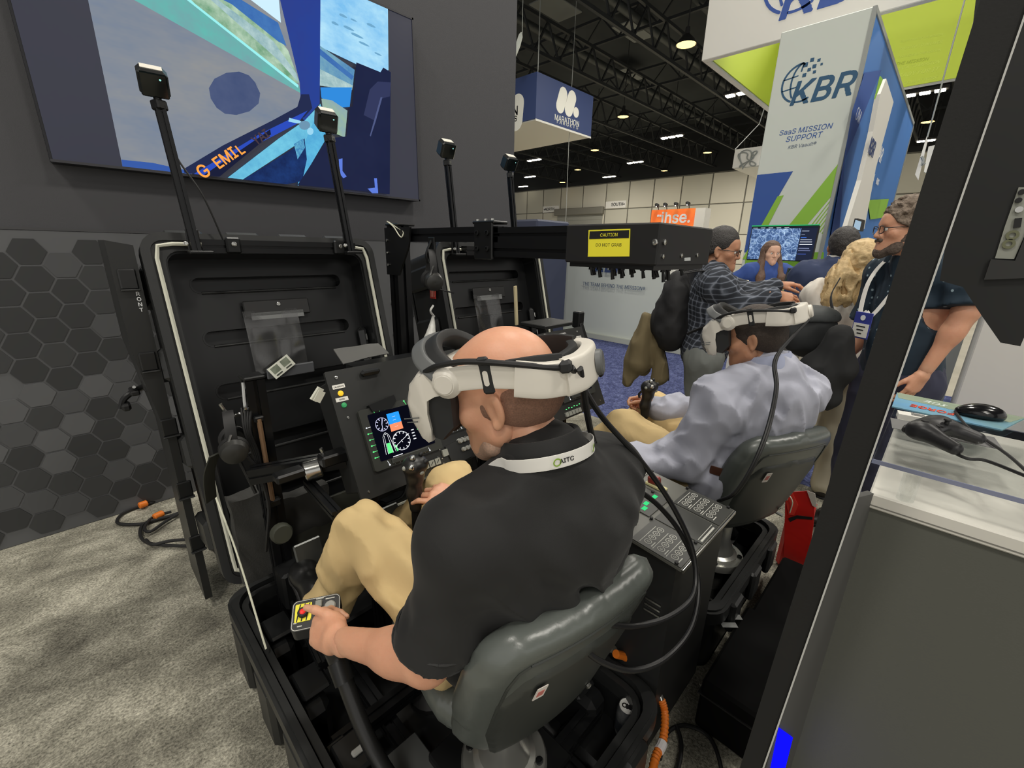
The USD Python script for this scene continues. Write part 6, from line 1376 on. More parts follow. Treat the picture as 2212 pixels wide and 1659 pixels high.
def hand_mesh(w, fd, bk, side, curl=(.5, .6, .6), spread=.08, thumb=(.5, .3), s=1.0, h=.0035, each=None):
    """w wrist, fd toward the fingers, bk out of the back of the hand, side +1 = right hand (thumb lies to the left seen from its back)"""
    y = nrm(fd); z = nrm(np.asarray(bk, float) - y * (np.asarray(bk, float) @ y)); x = np.cross(y, z)   # x to the right seen from the back, fingers up
    F = np.stack([x * side, y, z]); T = lambda p: w + (V(*p) * s) @ F
    b = Blob(.008 * s)
    kn = [(-.03, .088, .0), (-.0095, .094, .002), (.0115, .09, .0), (.03, .08, -.003)]; ln = [(.042, .026, .022), (.047, .03, .023), (.043, .028, .022), (.033, .021, .02)]
    b.cone(T((0, -.03, 0)), T((0, .01, 0)), .026 * s, .027 * s)
    for k in kn: b.cone(T((k[0] * .6, .012, 0)), T(k), .016 * s, .0125 * s, k=.014 * s)
    b.cone(T((-.012, .02, -.008)), T((-.03, .05, -.012)), .019 * s, .014 * s, k=.014 * s); b.cone(T((.02, .02, -.008)), T((.028, .06, -.008)), .015 * s, .012 * s, k=.014 * s)
    for i, (k, L) in enumerate(zip(kn, ln)):
        cu = each[i] if each else curl; p = V(*k); a = 0; d0 = V((i - 1.5) * spread, 1, 0)
        for j in range(3):
            a += cu[j]; d = nrm(V(d0[0] * math.cos(a), math.cos(a), -math.sin(a))); q = p + d * L[j]
            b.cone(T(p), T(q), (.0094 - .0009 * j - .0006 * (i == 3)) * s, (.0088 - .0011 * j - .0006 * (i == 3)) * s, k=.0035 * s); p = q
    p = V(-.028, .03, -.012); a, bb = thumb
    for j, L in enumerate((.038, .034, .027)):
        ang = a - .12 * j; d = nrm(V(-math.sin(ang), math.cos(ang), -bb - .1 * j)); q = p + d * L
        b.cone(T(p), T(q), (.0135 - .002 * j) * s, (.0118 - .002 * j) * s, k=.005 * s); p = q
    return b.mesh(h * s)
def torso(b, J, g=1.0, k=None):
    """trunk between hips and shoulders, leaning along the spine"""
    lat = nrm(V(*J['shR']) - V(*J['shL'])); pel, ch, nk = V(*J['pel']), V(*J['chest']), V(*J['neck'])
    latp = nrm(V(*J['hipR']) - V(*J['hipL']))
    up = nrm(ch - pel); f0 = nrm(np.cross(up, lat)); f0 = f0; R = np.stack([nrm(np.cross(f0, up)), f0, up])
    fp = nrm(np.cross(up, latp)); Rp = np.stack([nrm(np.cross(fp, up)), fp, up])
    b.ell(pel + up * .02, (.168 * g, .125 * g, .15), Rp); mid = (pel + ch) / 2
    b.ell(mid + f0 * (.02 * g), (.158 * g, .125 * g, .17), R); b.ell(ch + up * .02, (.172 * g, .122 * g, .175), R)
    b.ell(ch + up * .13 - f0 * .01, (.15 * g, .095 * g, .09), R)
    for s in ('L', 'R'):
        b.cone(ch + up * .12, J['sh' + s], .085 * g, .066 * g); b.cone(nk, J['sh' + s], .055, .062 * g)
    b.cone(ch + up * .12, nk, .09 * g, .06)
    return R
def body_blob(J, g=1.0, la=1.0):
    b = Blob(.035); R = torso(b, J, g)
    hd = V(*J['head']); HRm = J['HR']
    b.cone(J['neck'], hd + V(0, -.022, -.06) @ HRm, .062 * min(g, 1.1), .056 * min(g, 1.1))
    for s in ('L', 'R'):
        b.chain([J['sh' + s], J['el' + s], J['wr' + s]], [.056 * la, .044 * la, .029 * la]); 
        mid = V(*J['el' + s]) * .68 + V(*J['wr' + s]) * .32; b.ell(mid, (.043 * la, .043 * la, .06), frame(V(*J['wr' + s]) - V(*J['el' + s])))
        if 'kn' + s in J:
            b.chain([J['hip' + s], J['kn' + s], J['an' + s]], [.086 * g, .058, .038])
            c = V(*J['kn' + s]) * .7 + V(*J['an' + s]) * .3; b.ell(c, (.052, .052, .1), frame(V(*J['an' + s]) - V(*J['kn' + s])))
    return b
def trousers(J, g=1.0, grow=.016, h=.01, fold=None, waist=.1, loose=1.0):
    b = Blob(.03); pel = V(*J['pel']); latp = nrm(V(*J['hipR']) - V(*J['hipL'])); up = nrm(V(*J['chest']) - pel); fp = nrm(np.cross(up, latp)); Rp = np.stack([latp, fp, np.cross(latp, fp)])
    b.ell(pel + up * .02, (.172 * g, .13 * g, .14), Rp)
    for s in ('L', 'R'):
        a = V(*J['an' + s]); k = V(*J['kn' + s]); d = nrm(a - k)
        b.chain([J['hip' + s], J['kn' + s], a + d * .0], [.094 * g * loose, .07 * loose, .064 * loose]); b.ell(k * .72 + a * .28, (.066 * loose, .066 * loose, .1), frame(d))
        b.ell(V(*J['hip' + s]) + V(0, 0, -.02), (.1 * g, .1 * g, .1))
    b.cut(pel + up * waist, up, .33)
    return b.mesh(h, grow, fold)
def shirt(J, g=1.0, grow=.02, h=.009, fold=None, sleeve=.75, hem=-.1, la=1.0, blouse=0.0, cuff=1.0):
    """sleeve: length along the upper arm, 2 = to the wrist"""
    b = Blob(.04); torso(b, J, g + blouse)
    for s in ('L', 'R'):
        sh, el, wr = V(*J['sh' + s]), V(*J['el' + s]), V(*J['wr' + s])
        if sleeve <= 1: e = sh + (el - sh) * sleeve; dd = nrm(el - sh); b.chain([sh, e + dd * .04], [.066 * la, .07 * la]); b.cut(e, dd, .15)
        else: e = el + (wr - el) * (sleeve - 1); b.chain([sh, el, e], [.066 * la, .054 * la, .036 * la * cuff])
    pel = V(*J['pel']); up = nrm(V(*J['chest']) - pel); b.cut(pel + up * hem, -up, .34)
    return b.mesh(h, grow, fold)
def shoe(a, toe, upv=(0, 0, 1), s=1.0):
    d = nrm(toe); u = nrm(V(*upv) - d * (V(*upv) @ d)); r = np.cross(d, u); R = np.stack([r, d, u]); b = Blob(.03)
    T = lambda x, y, z: a + (V(x, y, z) * s) @ R
    b.cone(T(0, -.03, -.05), T(0, .15, -.055), .04 * s, .042 * s); b.ell(T(0, .05, -.02), (.04 * s, .08 * s, .045 * s), R); b.ell(T(0, -.03, -.01), (.038 * s, .04 * s, .06 * s), R); b.ell(T(0, .17, -.06), (.046 * s, .05 * s, .03 * s), R)
    b.cut(T(0, 0, -.085), -u)
    m = b.mesh(.006); sole = Blob(.01); sole.cone(T(0, -.03, -.083), T(0, .15, -.083), .043 * s, .046 * s); sole.ell(T(0, .17, -.083), (.05 * s, .05 * s, .03 * s), R); sole.cut(T(0, 0, -.072), u).cut(T(0, 0, -.092), -u)
    return m, sole.mesh(.006)
def glasses(par, c, R, m):
    L = []
    for sx in (-1, 1):
        t = np.linspace(0, 2 * math.pi, 21); L.append(tube([c + V(sx * .034 + .026 * np.sign(math.cos(x)) * abs(math.cos(x)) ** .7, .107 - .006 * abs(math.cos(x)), -.002 + .018 * np.sign(math.sin(x)) * abs(math.sin(x)) ** .7) @ R for x in t], .0022, 6))
        L.append(tube([c + V(sx * .06, .1, .006) @ R, c + V(sx * .078, .05, .006) @ R, c + V(sx * .083, -.01, .004) @ R], .0022, 6))
    L.append(tube([c + V(-.01, .107, .003) @ R, c + V(.01, .107, .003) @ R], .0022, 6)); part('glasses', cat_(L), m, par)
def hair_cap(c, R, m, par, grow=.01, front=.06, low=-.05, amp=.006, scale=40, name='hair', back_low=-.06, h=.006, top=.0, stretch=(1, 1, 1)):
    b = Blob(.025); T = lambda p: c + V(*p) @ R
    b.ell(T((0, -.018, .032 + top)), (.08, .1, .092 + top), R)
    b.ell(T((0, -.05, .0)), (.076, .07, .09), R)
    b.cut(T((0, front, .05)), nrm(V(0, 1, -.55) @ R)); b.cut(T((0, -.03, low)), nrm(V(0, .55, -1) @ R))
    b.ell(T((0, .062, -.03)), (.085, .055, .07), R, k=.015, sub=True)
    for s in (-1, 1): b.ell(T((s * .088, -.002, -.02)), (.022, .024, .04), R, k=.008, sub=True)
    part(name, b.mesh(h, grow, fold_noise(scale, amp, 3, stretch)), m, par)
def vrheadset(name, label, c, R, cable_pts):
    """white head-mounted display: visor with dark gasket, halo band, hinge discs, rear cup with dial"""
    t = thing(name, label, 'VR headset', c, 'VR headsets')
    T = lambda p: c + np.asarray(p, float) @ R
    WH = mat('headset_white', (222, 217, 206), .38); BK = mat('headset_black', (30, 31, 32), .6); GR = mat('headset_grey', (96, 98, 98), .45)
    def side(poly, w, taper=.0, bev=.012):
        b = []
        sl = np.linspace(-1, 1, 13); pg = Polygon(poly)
        out = None; V_, F_ = [], []
        ring = np.array(pg.exterior.coords)[:-1]
        if not pg.exterior.is_ccw: ring = ring[::-1]
        ring = np.vstack([np.linspace(ring[i], ring[(i + 1) % len(ring)], 4, endpoint=False) for i in range(len(ring))]); cen = ring.mean(0)
        for s in sl:
            sh = 1 - .09 * max(0, abs(s) - .8) / .2; r = cen + (ring - cen) * sh
            x = s * w * (1 - taper * np.clip((r[:, 0] - .11) / .07, 0, 1) ** 2); yb = r[:, 0] - .028 * (abs(s) ** 2.5) * np.clip((r[:, 0] - .1) / .07, 0, 1)
            V_.append(np.stack([x, yb, r[:, 1]], 1))
        n = len(ring); V_ = np.vstack(V_); i, j = np.meshgrid(np.arange(len(sl) - 1), np.arange(n), indexing='ij'); A, B, C, D = i * n + j, i * n + (j + 1) % n, (i + 1) * n + (j + 1) % n, (i + 1) * n + j
        F_ = np.vstack([np.stack([A, B, C], -1).reshape(-1, 3), np.stack([A, C, D], -1).reshape(-1, 3)])
        cap = trimesh.creation.triangulate_polygon(Polygon(ring), engine='earcut')[1]
        F_ = np.vstack([F_, cap[:, ::-1], cap + (len(sl) - 1) * n]); return tf(trimesh.Trimesh(V_, F_, process=False), R, c)
    vis = part('visor_shell', side([(.05, .072), (.1, .074), (.14, .064), (.176, .038), (.19, .004), (.188, -.04), (.176, -.074), (.156, -.082), (.138, -.078), (.128, -.05), (.128, -.016), (.116, .014), (.09, .022), (.05, .026)], .102, .12), WH, t)
    part('front_plate', side([(.184, .026), (.196, .006), (.198, -.03), (.19, -.056), (.176, -.056), (.176, .026)], .086, .1), GR, vis)
    part('face_gasket', side([(.06, .03), (.116, .02), (.132, -.016), (.134, -.07), (.105, -.078), (.07, -.05)], .092, .0), BK, t)
    part('nose_skirt', side([(.07, .0), (.12, .0), (.125, -.076), (.09, -.072)], .06, .0), BK, t)
    part('visor_print', cat_([tf(meshkit.text_mesh('HEAD SET', .005, .0006), np.stack([V(0, -1, 0), V(0, .0, 1), V(-1, 0, 0)]) @ R, T((-.1035, .158, -.02)))]), GR, vis) if False else None
    for k in range(2): part('visor_print', box(T((-.1, .154, -.02 - .008 * k)), (.001, .034 - .01 * k, .0022), 0, R), GR, vis)
    for s in (-1, 1):
        hd = part('hinge_disc', lathe([(0, .016), (.02, .016), (.024, .012), (.03, .006), (.03, -.006), (0, -.006)], T((s * .102, .058, .046)), V(s, .0, .0) @ R, 26), WH, t)
        part('hinge_cap', lathe([(0, .018), (.017, .018), (.019, .0155), (0, .0155)], T((s * .102, .058, .046)), V(s, .0, .0) @ R, 22), WH, hd)
        path = [(s * .104, .06, .048), (s * .109, .02, .053), (s * .11, -.03, .052), (s * .106, -.09, .044), (s * .088, -.14, .034)]
        part('side_strap', tube([T(p) for p in path], .01, 16, 6, flat=(.007, .046), up=R[2]), WH, t)
        part('rear_block', tube([T(p) for p in ((s * .108, -.075, .042), (s * .1, -.12, .032), (s * .075, -.158, .026))], .01, 16, 6, flat=(.02, .064), up=R[2]), WH, t)
        part('inner_pad', tube([T(p) for p in ((s * .098, -.06, .05), (s * .09, -.11, .05), (s * .07, -.15, .045))], .01, 14, 5, flat=(.012, .05), up=R[2]), BK, t)
        ls = part('strap_slider', box(T((s * .1125, -.025, .05)), (.008, .022, .06), .004, R), BK, t)
        part('slider_pill', prism(rrect(.01, .028, .0045), T((s * .117, -.025, .05)), nrm(V(0, -s, 0) @ R), R[2], .0012), WH, ls)
    rc = part('rear_cup', tube([T(p) for p in ((-.08, -.152, .028), (-.05, -.178, .028), (0, -.188, .03), (.05, -.178, .028), (.08, -.152, .028))], .01, 18, 6, flat=(.03, .068), up=R[2]), WH, t)
    part('rear_pad', tube([T(p) for p in ((-.06, -.145, .034), (0, -.16, .036), (.06, -.145, .034))], .01, 14, 6, flat=(.02, .06), up=R[2]), BK, rc)
    part('dial', lathe([(0, .012), (.02, .012), (.024, .009), (.025, 0), (0, 0)], T((0, -.202, .028)), V(0, -1, 0) @ R, 26), GR if 'bald' in label else WH, rc)
    part('forehead_pad', tube([T(p) for p in ((-.09, .06, .055), (-.07, .095, .088), (-.03, .112, .108), (.03, .112, .108), (.07, .095, .088), (.09, .06, .055))], .01, 16, 6, flat=(.022, .05), up=R[1]), BK, t)
    part('front_halo', tube([T(p) for p in ((-.1, .075, .06), (-.08, .112, .088), (-.035, .132, .108), (.035, .132, .108), (.08, .112, .088), (.1, .075, .06))], .01, 14, 6, flat=(.02, .03), up=R[1]), GR, t)
    part('head_cable', tube([T(p) for p in ((-.1, .1, .07), (-.112, .06, .082), (-.118, 0, .084), (-.116, -.07, .072), (-.104, -.13, .056), (-.085, -.168, .045))], .0055, 8, 7), RUB, t)
    part('cable_clip', box(T((-.1165, -.025, .082)), (.012, .02, .014), .003, R), BK, t); part('cable_clip', box(T((-.09, -.162, .05)), (.024, .02, .02), .004, R), BK, t)
    return t, T
def person(name, label, loc, group=None): return thing(name, label, 'person', loc, group)

# === the bald man in the near seat ======================================================================
J1 = dict(pel=(.645, .69, .655), chest=(.65, .545, .96), neck=(.615, .5, 1.185), shL=(.452, .55, 1.065), shR=(.825, .5, 1.08), hipL=(.55, .72, .64), hipR=(.75, .71, .64),
          elL=(.38, .6, .785), wrL=(.308, .845, .69), elR=(.86, .74, .84), wrR=(.795, .965, .795), knL=(.505, 1.115, .765), knR=(.865, 1.135, .765), anL=(.42, 1.26, .44), anR=(.79, 1.4, .46))
H1 = RR((-.4, .86, -.32), .06); HS1 = RR((-.45, .86, -.2), .04); J1['HR'] = H1; J1['head'] = V(.588, .598, 1.325)
g1 = 1.04
p1 = person('person', 'bald person in a black polo and khaki trousers flying in a white headset', (.64, .66, 0))
bb = body_blob(J1, g1 - .06, 1.08).mesh(.009)
hL = hand_mesh(V(.3, .868, .683), (-.1, .8, -.16), (-.75, .1, .62), -1, each=[(.95, 1.15, .7), (1.05, 1.2, .8), (1.1, 1.25, .8), (1.1, 1.25, .8)], thumb=(.1, -.55), s=1.08)
hR = hand_mesh(V(.785, .985, .8), (-.5, .72, .2), (-.35, -.3, .85), 1, each=[(.25, .55, .4), (.55, .9, .5), (.7, 1.0, .6), (.8, 1.0, .6)], thumb=(.55, .35), s=1.06)
part('body', cat_([bb, head_mesh(J1['head'], H1, .0035, 1.07, 1.03), hL, hR]), SKIN, p1, smooth=True)
eyes(p1, J1['head'], H1)
# stubble beard and the cropped fringe of hair
bl = Blob(.02); T1 = lambda q: V(*J1['head']) + (V(*q) * 1.07) @ H1
bl.cone(T1((-.046, .03, -.086)), T1((0, .074, -.106)), .024, .026).cone(T1((.046, .03, -.086)), T1((0, .074, -.106)), .024, .026).ell(T1((0, .08, -.062)), (.03, .02, .02), H1)
part('stubble', bl.mesh(.004, .0015), mat('stubble', (200, 160, 136), .9, var=(220, (156, 134, 118), .5), bump=(500, .6, .001)), p1)
bl = Blob(.02); bl.ell(T1((0, -.02, .0)), (.083, .107, .09), H1).cut(T1((0, .02, .035)), V(0, .1, 1) @ H1).cut(T1((0, .03, 0)), V(0, 1, .15) @ H1).cut(T1((0, -.03, -.055)), V(0, .6, -1) @ H1)
part('cropped_hair', bl.mesh(.005, .0022), mat('crop', (150, 112, 92), .9, var=(300, (112, 84, 70), .5), bump=(600, .5, .001)), p1)
POLO = mat('polo_black', (27, 27, 27), .8, bump=(700, .25, .0008), sheen=.06)
def ff(g):
    # long drapes that fan out across the back, and rings of cloth on the sleeves
    q = g @ np.stack([nrm((1, -.3, .75)), nrm((.3, 1, .2)), nrm((-.75, 0, 1))]).T
    lowf = np.clip((1.12 - g[..., 2]) / .3, .25, 1) * np.clip((g[..., 0] - .36) / .1, .3, 1)
    return (fold_noise(12, .07, 2, (1, .8, .2))(q) + fold_noise(6, .014, 9)(g)) * lowf
part('polo_shirt', shirt(J1, g1 + .09, .018, .007, ff, .84, -.24, .95, .05), POLO, p1, smooth=True)
nk, hd = V(*J1['neck']), V(*J1['head']); d_ = nrm(hd - nk + V(0, -.01, .05))
R1 = RR((0.05, 1, 0))
cen = nk + V(0, .012, .03)
an = np.linspace(-2.5, 2.5, 25) - math.pi / 2
part('collar', tube([cen + V(.082 * math.cos(a), .078 * math.sin(a) , .016 - .024 * (math.sin(a) + .3)) for a in an], .01, 14, flat=(.012, .055)), POLO, p1)
for s_, (sh, el) in enumerate(((J1['shL'], J1['elL']), (J1['shR'], J1['elR']))):
    dd = nrm(V(*el) - V(*sh)); F_ = frame(dd)
    for fr_ in (.835, .74):
        e = V(*sh) + (V(*el) - V(*sh)) * fr_
        part('sleeve_band', tube([e + .0825 * (math.cos(a) * F_[0] + math.sin(a) * F_[1]) for a in np.linspace(0, 2 * math.pi, 33)], .0035, 6), mat('polo_seam', (46, 46, 46), .8), p1)
KH = mat('khaki', (218, 192, 140), .85, bump=(600, .2, .0008), var=(3, (204, 176, 124), .8))
part('trousers', trousers(J1, 1.04, .012, .009, fold_noise(13, .034, 5, (1, .45, .45)), .1, .97), KH, p1, smooth=True)
for s_ in ('L', 'R'):
    a = V(*J1['an' + s_]); sm, so = shoe(a + V(-.01 if s_ == 'L' else 0, .02, -.02), (.05, .88, .42), (0, -.42, .9), 1.05)
    sp_ = part('shoe', sm, mat('shoe_black', (26, 26, 26), .3), p1); part('sole', so, RUB, sp_)
part('belt', tube([V(*J1['pel']) + V(.2 * math.cos(a), .155 * math.sin(a) - .03, .085) for a in np.linspace(0, 2 * math.pi, 33)], .012, 8, flat=(.006, .034)), mat('belt_dark', (40, 34, 30), .5), p1)
# lanyard: white ribbon over the collar
lpts = [cen + V(.1 * math.cos(a), .098 * math.sin(a) - .004, .0 - .03 * math.sin(a)) for a in np.linspace(-.15, -math.pi - .25, 15)]
lpts = lpts + [lpts[-1] + V(.0, .05, -.05), lpts[-1] + V(.01, .09, -.12), lpts[-1] + V(.04, .1, -.22)]
RIB = mat('ribbon_white', (224, 222, 216), .6)
ly = part('lanyard', tube(lpts, .01, 14, 3, flat=(.0022, .026)), RIB, p1, label='white lanyard printed with a green logo')
for i0, sc in ((4, 1.0), (8, 1.0)):
    c = lpts[i0]; t_ = nrm(lpts[i0 - 1] - lpts[i0 + 1]); o_ = nrm(np.cross(t_, V(0, 0, 1))); o_ = o_ if o_ @ (c - cen) > 0 else -o_; ey = nrm(np.cross(o_, t_)); ex = np.cross(ey, o_)
    part('lanyard_print', text('AITC', .0085, c + o_ * .0016 - ey * .004, ex, ey, .0006, bold=True), mat('print_dark', ()), ly)
    part('lanyard_emblem', prism(Point(0, 0).buffer(.008).difference(Point(0, 0).buffer(.0058)), c + o_ * .0016 - ex * .019, ex, ey, .0006), mat('emblem_green', (140, 176, 60), .5), ly)
hs1, TH1 = vrheadset('vr_headset', 'white VR headset worn by the bald pilot in front', J1['head'] + V(0, .006, .012) @ H1, HS1, None)
CAB = mat('cable_black', (26, 26, 27), .4)
q1, q2 = TH1((-.085, -.17, .045)), TH1((-.075, -.182, .04))
solo('headset_cable', tube([q1, PD(1300, 900, .93), PD(1380, 990, 1.0), PD(1445, 1080, 1.06), PD(1490, 1170, 1.1), PD(1503, 1240, 1.1), PD(1492, 1295, 1.07), PD(1440, 1335, 1.03), PD(1370, 1352, .99), PD(1310, 1348, .95), PD(1262, 1338, .93)], .0065, 10, 8), CAB, 'black headset cable of the bald pilot, the shorter upper loop over the seat back', 'cable')
solo('headset_cable', tube([q2, PD(1285, 960, .93), PD(1340, 1030, .99), PD(1420, 1090, 1.07), PD(1475, 1160, 1.12), PD(1508, 1250, 1.13), PD(1495, 1350, 1.08), PD(1440, 1420, 1.03), PD(1370, 1448, .98), PD(1300, 1430, .94), PD(1255, 1395, .92), PD(1242, 1368, .91)], .0065, 10, 8), CAB, 'black headset cable hanging in the lower, larger loop beside the near seat', 'cable')

# === the pilot in the pale shirt =========================================================================
J2 = dict(pel=(1.86, .52, .68), chest=(1.905, .44, .95), neck=(1.895, .43, 1.16), shL=(1.715, .545, 1.04), shR=(2.085, .36, 1.055), hipL=(1.79, .58, .66), hipR=(1.97, .52, .66),
          elL=(1.66, .62, .80), wrL=(1.52, .77, .77), elR=(2.12, .66, .86), wrR=(2.02, .925, .85), knL=(1.75, .955, .80), knR=(2.1, .98, .80), anL=(1.7, 1.25, .42), anR=(2.05, 1.3, .42))
H2 = RR((-.12, .95, -.3), .02); J2['head'] = V(1.88, .51, 1.29)
J2 = {k: CAMP + (V(*p) - CAMP) * 1.04 for k, p in J2.items()}; J2['HR'] = H2
p2 = person('person', 'dark-haired person in a pale blue shirt and khaki trousers seated with a white headset', (1.86, .5, 0))
bb = body_blob(J2, 1.0, 1.0).mesh(.01)
hL = hand_mesh(J2['wrL'] + V(-.02, .02, 0), (-.6, .75, -.1), (0, .1, 1), -1, curl=(.4, .5, .4))
hR = hand_mesh(J2['wrR'] + V(-.01, .02, 0), (-.35, .85, .1), (.75, -.1, .3), 1, each=[(.6, .8, .5), (1.0, 1.2, .7), (1.1, 1.2, .7), (1.1, 1.2, .7)], thumb=(.2, .5))
part('body', cat_([bb, head_mesh(J2['head'], H2, .004), hL, hR]), SKIN_T, p2, smooth=True)
eyes(p2, J2['head'], H2)
HAIRD = mat('hair_dark', (46, 38, 32), .65, var=(160, (66, 54, 46), .5), bump=(260, .6, .003))
hair_cap(J2['head'], H2, HAIRD, p2, .006, .075, -.055, .003, 60)
OXF = mat('shirt_pale', (178, 180, 194), .8, bump=(500, .15, .0008))
part('shirt', shirt(J2, 1.02, .026, .008, lambda g: fold_noise(11, .03, 8, (1, .9, .18))(g @ np.stack([nrm((1, -.2, .6)), nrm((.2, 1, .1)), nrm((-.6, 0, 1))]).T) + fold_noise(7, .014, 3)(g), 1.97, -.12, 1.15, .08, 1.15), OXF, p2, smooth=True)
cen = V(*J2['neck']) + V(0, .012, .03); an = np.linspace(-2.4, 2.4, 25) - math.pi / 2 - .1
part('collar', tube([cen + V(.085 * math.cos(a), .082 * math.sin(a), .02 - .024 * (math.sin(a) + .3)) for a in an], .01, 14, flat=(.01, .06)), mat('shirt_collar', (166, 172, 196), .8), p2)
part('trousers', trousers(J2, 1.0, .018, .01, fold_noise(12, .018, 5, (1, .5, .5)), .11), KH, p2, smooth=True)
part('belt', tube([V(*J2['pel']) + V(.19 * math.cos(a), .15 * math.sin(a) - .01, .1) for a in np.linspace(0, 2 * math.pi, 33)], .012, 8, flat=(.006, .036)), mat('belt_brown', (84, 52, 36), .45), p2)
for s_ in ('L', 'R'):
    sm, so = shoe(V(*J2['an' + s_]), (0, .88, .42), (0, -.42, .9)); sp_ = part('shoe', sm, mat('shoe_brown', (70, 46, 32), .4), p2); part('sole', so, RUB, sp_)
hs2, TH2 = vrheadset('vr_headset', 'white VR headset with a round dial worn by the pilot in the pale shirt', J2['head'] + V(0, .0, .036) @ H2, H2, None)
for k in range(2):
    solo('headset_cable', tube([TH2((-.03 + .02 * k, -.2, .0)), PD(1676 + 4 * k, 770, 1.56), PD(1675 + 4 * k, 840, 1.5), PD(1655 + 5 * k, 930, 1.46), PD(1622 + 5 * k, 1010, 1.46), PD(1585 + 5 * k, 1065, 1.5), PD(1550 + 6 * k, 1082, 1.56)], .005, 8, 7), CAB, 'black cable running down the back of the pale shirt, ' + ('left' if not k else 'right') + ' one of the pair', 'cable')

# === standing visitors ==================================================================================
def stand(loc, face, hgt=1.75, lean=0.0, arms=None, g=1.0, step=.0):
    x, y = loc; R = RR((face[0], face[1], 0)); s = hgt / 1.75
    T = lambda a, b, c: V(x, y, 0) + (V(a, b, c) * s) @ R
    J = dict(pel=T(0, 0, .96), chest=T(0, lean * .3, 1.26), neck=T(0, lean * .5 - .005, 1.5), shL=T(-.185, lean * .45, 1.42), shR=T(.185, lean * .45, 1.42), hipL=T(-.095, 0, .93), hipR=T(.095, 0, .93),
             knL=T(-.1, .02 + step, .5), knR=T(.1, .02 - step, .5), anL=T(-.11, -.02 + step, .09), anR=T(.11, -.02 - step, .09), elL=T(-.24, lean * .4 - .02, 1.13), elR=T(.24, lean * .4 - .02, 1.13), wrL=T(-.24, .1, .9), wrR=T(.24, .1, .9), head=T(0, lean * .6 + .02, 1.63), HR=R)
    if arms: J.update(arms)
    return J, R, T
def visitor(label, loc, face, hface, skin, top, topm, legm, hgt=1.75, arms=None, g=1.0, lean=0.0, sleeve=1.95, hands=None, h=.012, fold=.012, shoes=(40, 34, 30), step=0.0, hem=-.14, blouse=.03):
    J, R, T = stand(loc, face, hgt, lean, arms, g, step)
    HRm = RR(hface); J['HR'] = HRm
    p = person('person', label, (*loc, 0))
    ms = [body_blob(J, g).mesh(h), head_mesh(J['head'], HRm, .005)]
    for s_, sd in (('L', -1), ('R', 1)):
        w, e = V(*J['wr' + s_]), V(*J['el' + s_]); d = nrm(w - e); k = (hands or {}).get(s_)
        ms.append(hand_mesh(w + d * .02, *(k if k else (d, nrm(R[0] * sd + .1 * R[2]))), sd, curl=(.3, .4, .3), h=.0045))
    part('body', cat_(ms), skin, p, smooth=True); eyes(p, J['head'], HRm)
    part(top, shirt(J, g, .02, h * .85, fold_noise(13, fold * 1.5, 4, (1, 1, .35)), sleeve, hem, 1.08, blouse), topm, p, smooth=True)
    part('trousers', trousers(J, g, .016, h * .9, fold_noise(11, .016, 6, (1, 1, .4)), .08), legm, p, smooth=True)
    for s_ in ('L', 'R'):
        sm, so = shoe(V(*J['an' + s_]), R[1]); sp_ = part('shoe', sm, mat('shoe_%d' % shoes[0], shoes, .4), p); part('sole', so, RUB, sp_)
    return p, J, R, T, HRm
def lanyard(p, J, R, m, badge=None, w=.018, drop=.36, front=.145):
    nk = V(*J['neck']); L = []
    ch = V(*J['chest'])
    for s_ in (-1, 1):
        L.append(tube([nk + (V(s_ * .075, -.03, .02)) @ R, nk + V(s_ * .095, .05, -.02) @ R, nk + V(s_ * .08, front - .02, -.13) @ R, nk + V(s_ * .035, front + .03, -.28) @ R, nk + V(0, front + .035, -drop) @ R], .01, 10, 5, flat=(.003, w), up=R[0]))
    ly = part('lanyard', cat_(L), m, p)
    if badge:
        c = nk + V(0, front + .04, -drop - .07) @ R
        b_ = part('badge', box(c, (.1, .004, .135), .002, R), badge[0], p)
        part('badge_card', box(c + V(0, .003, -.025) @ R, (.086, .002, .07), 0, R), LBL, b_)
        for k in range(3): part('badge_print', box(c + V(0, .0045, -.005 - .018 * k) @ R, (.05 - .012 * k, .001, .006), 0, R), mat('print_dark', ()), b_)
        if len(badge) > 1: part('badge_emblem', lathe([(0, .001), (.014, .001), (.014, 0), (0, 0)], c + V(0, .003, .04) @ R, R[1], 14), mat('print_white', ()), b_)
# plaid-shirted visitor with the backpack
PLAID = usdkit.material(stage, '/World/Looks/plaid', {'t': ('texture_coordinate', {}), 'm': ('mapping', dict(rotation=(0, .25, -.7))), 'w1': ('wave_texture', dict(scale=9.0, bands_direction='x', profile='tri', distortion=.5, detail=1.0)), 'w2': ('wave_texture', dict(scale=9.0, bands_direction='z', profile='tri', distortion=.5, detail=1.0)),
    'a': ('rgb_ramp', {'ramp': [(.0, (0, 0, 0)), (.62, (.05, .05, .05)), (.86, (.5, .5, .5)), (1, (1, 1, 1))]}), 'b': ('rgb_ramp', {'ramp': [(.0, (0, 0, 0)), (.62, (.05, .05, .05)), (.86, (.5, .5, .5)), (1, (1, 1, 1))]}), 'x': ('mix', dict(mix_type='add', fac=1.0)), 'r': ('rgb_ramp', {'ramp': [(0, lin((38, 42, 50))), (.4, lin((62, 68, 78))), (1, lin((120, 126, 138)))]}), 'p': ('principled_bsdf', dict(roughness=.85))},
    [('t.object', 'm.vector'), ('m.vector', 'w1.vector'), ('m.vector', 'w2.vector'), ('w1.fac', 'a.fac'), ('w2.fac', 'b.fac'), ('a.color', 'x.color1'), ('b.color', 'x.color2'), ('x.color', 'r.fac'), ('r.color', 'p.base_color')], surface='p.BSDF')
fx, fy = .42, -.9
wr = P(1672, 632, 'x', 3.25); el = P(1598, 652, 'x', 3.12)
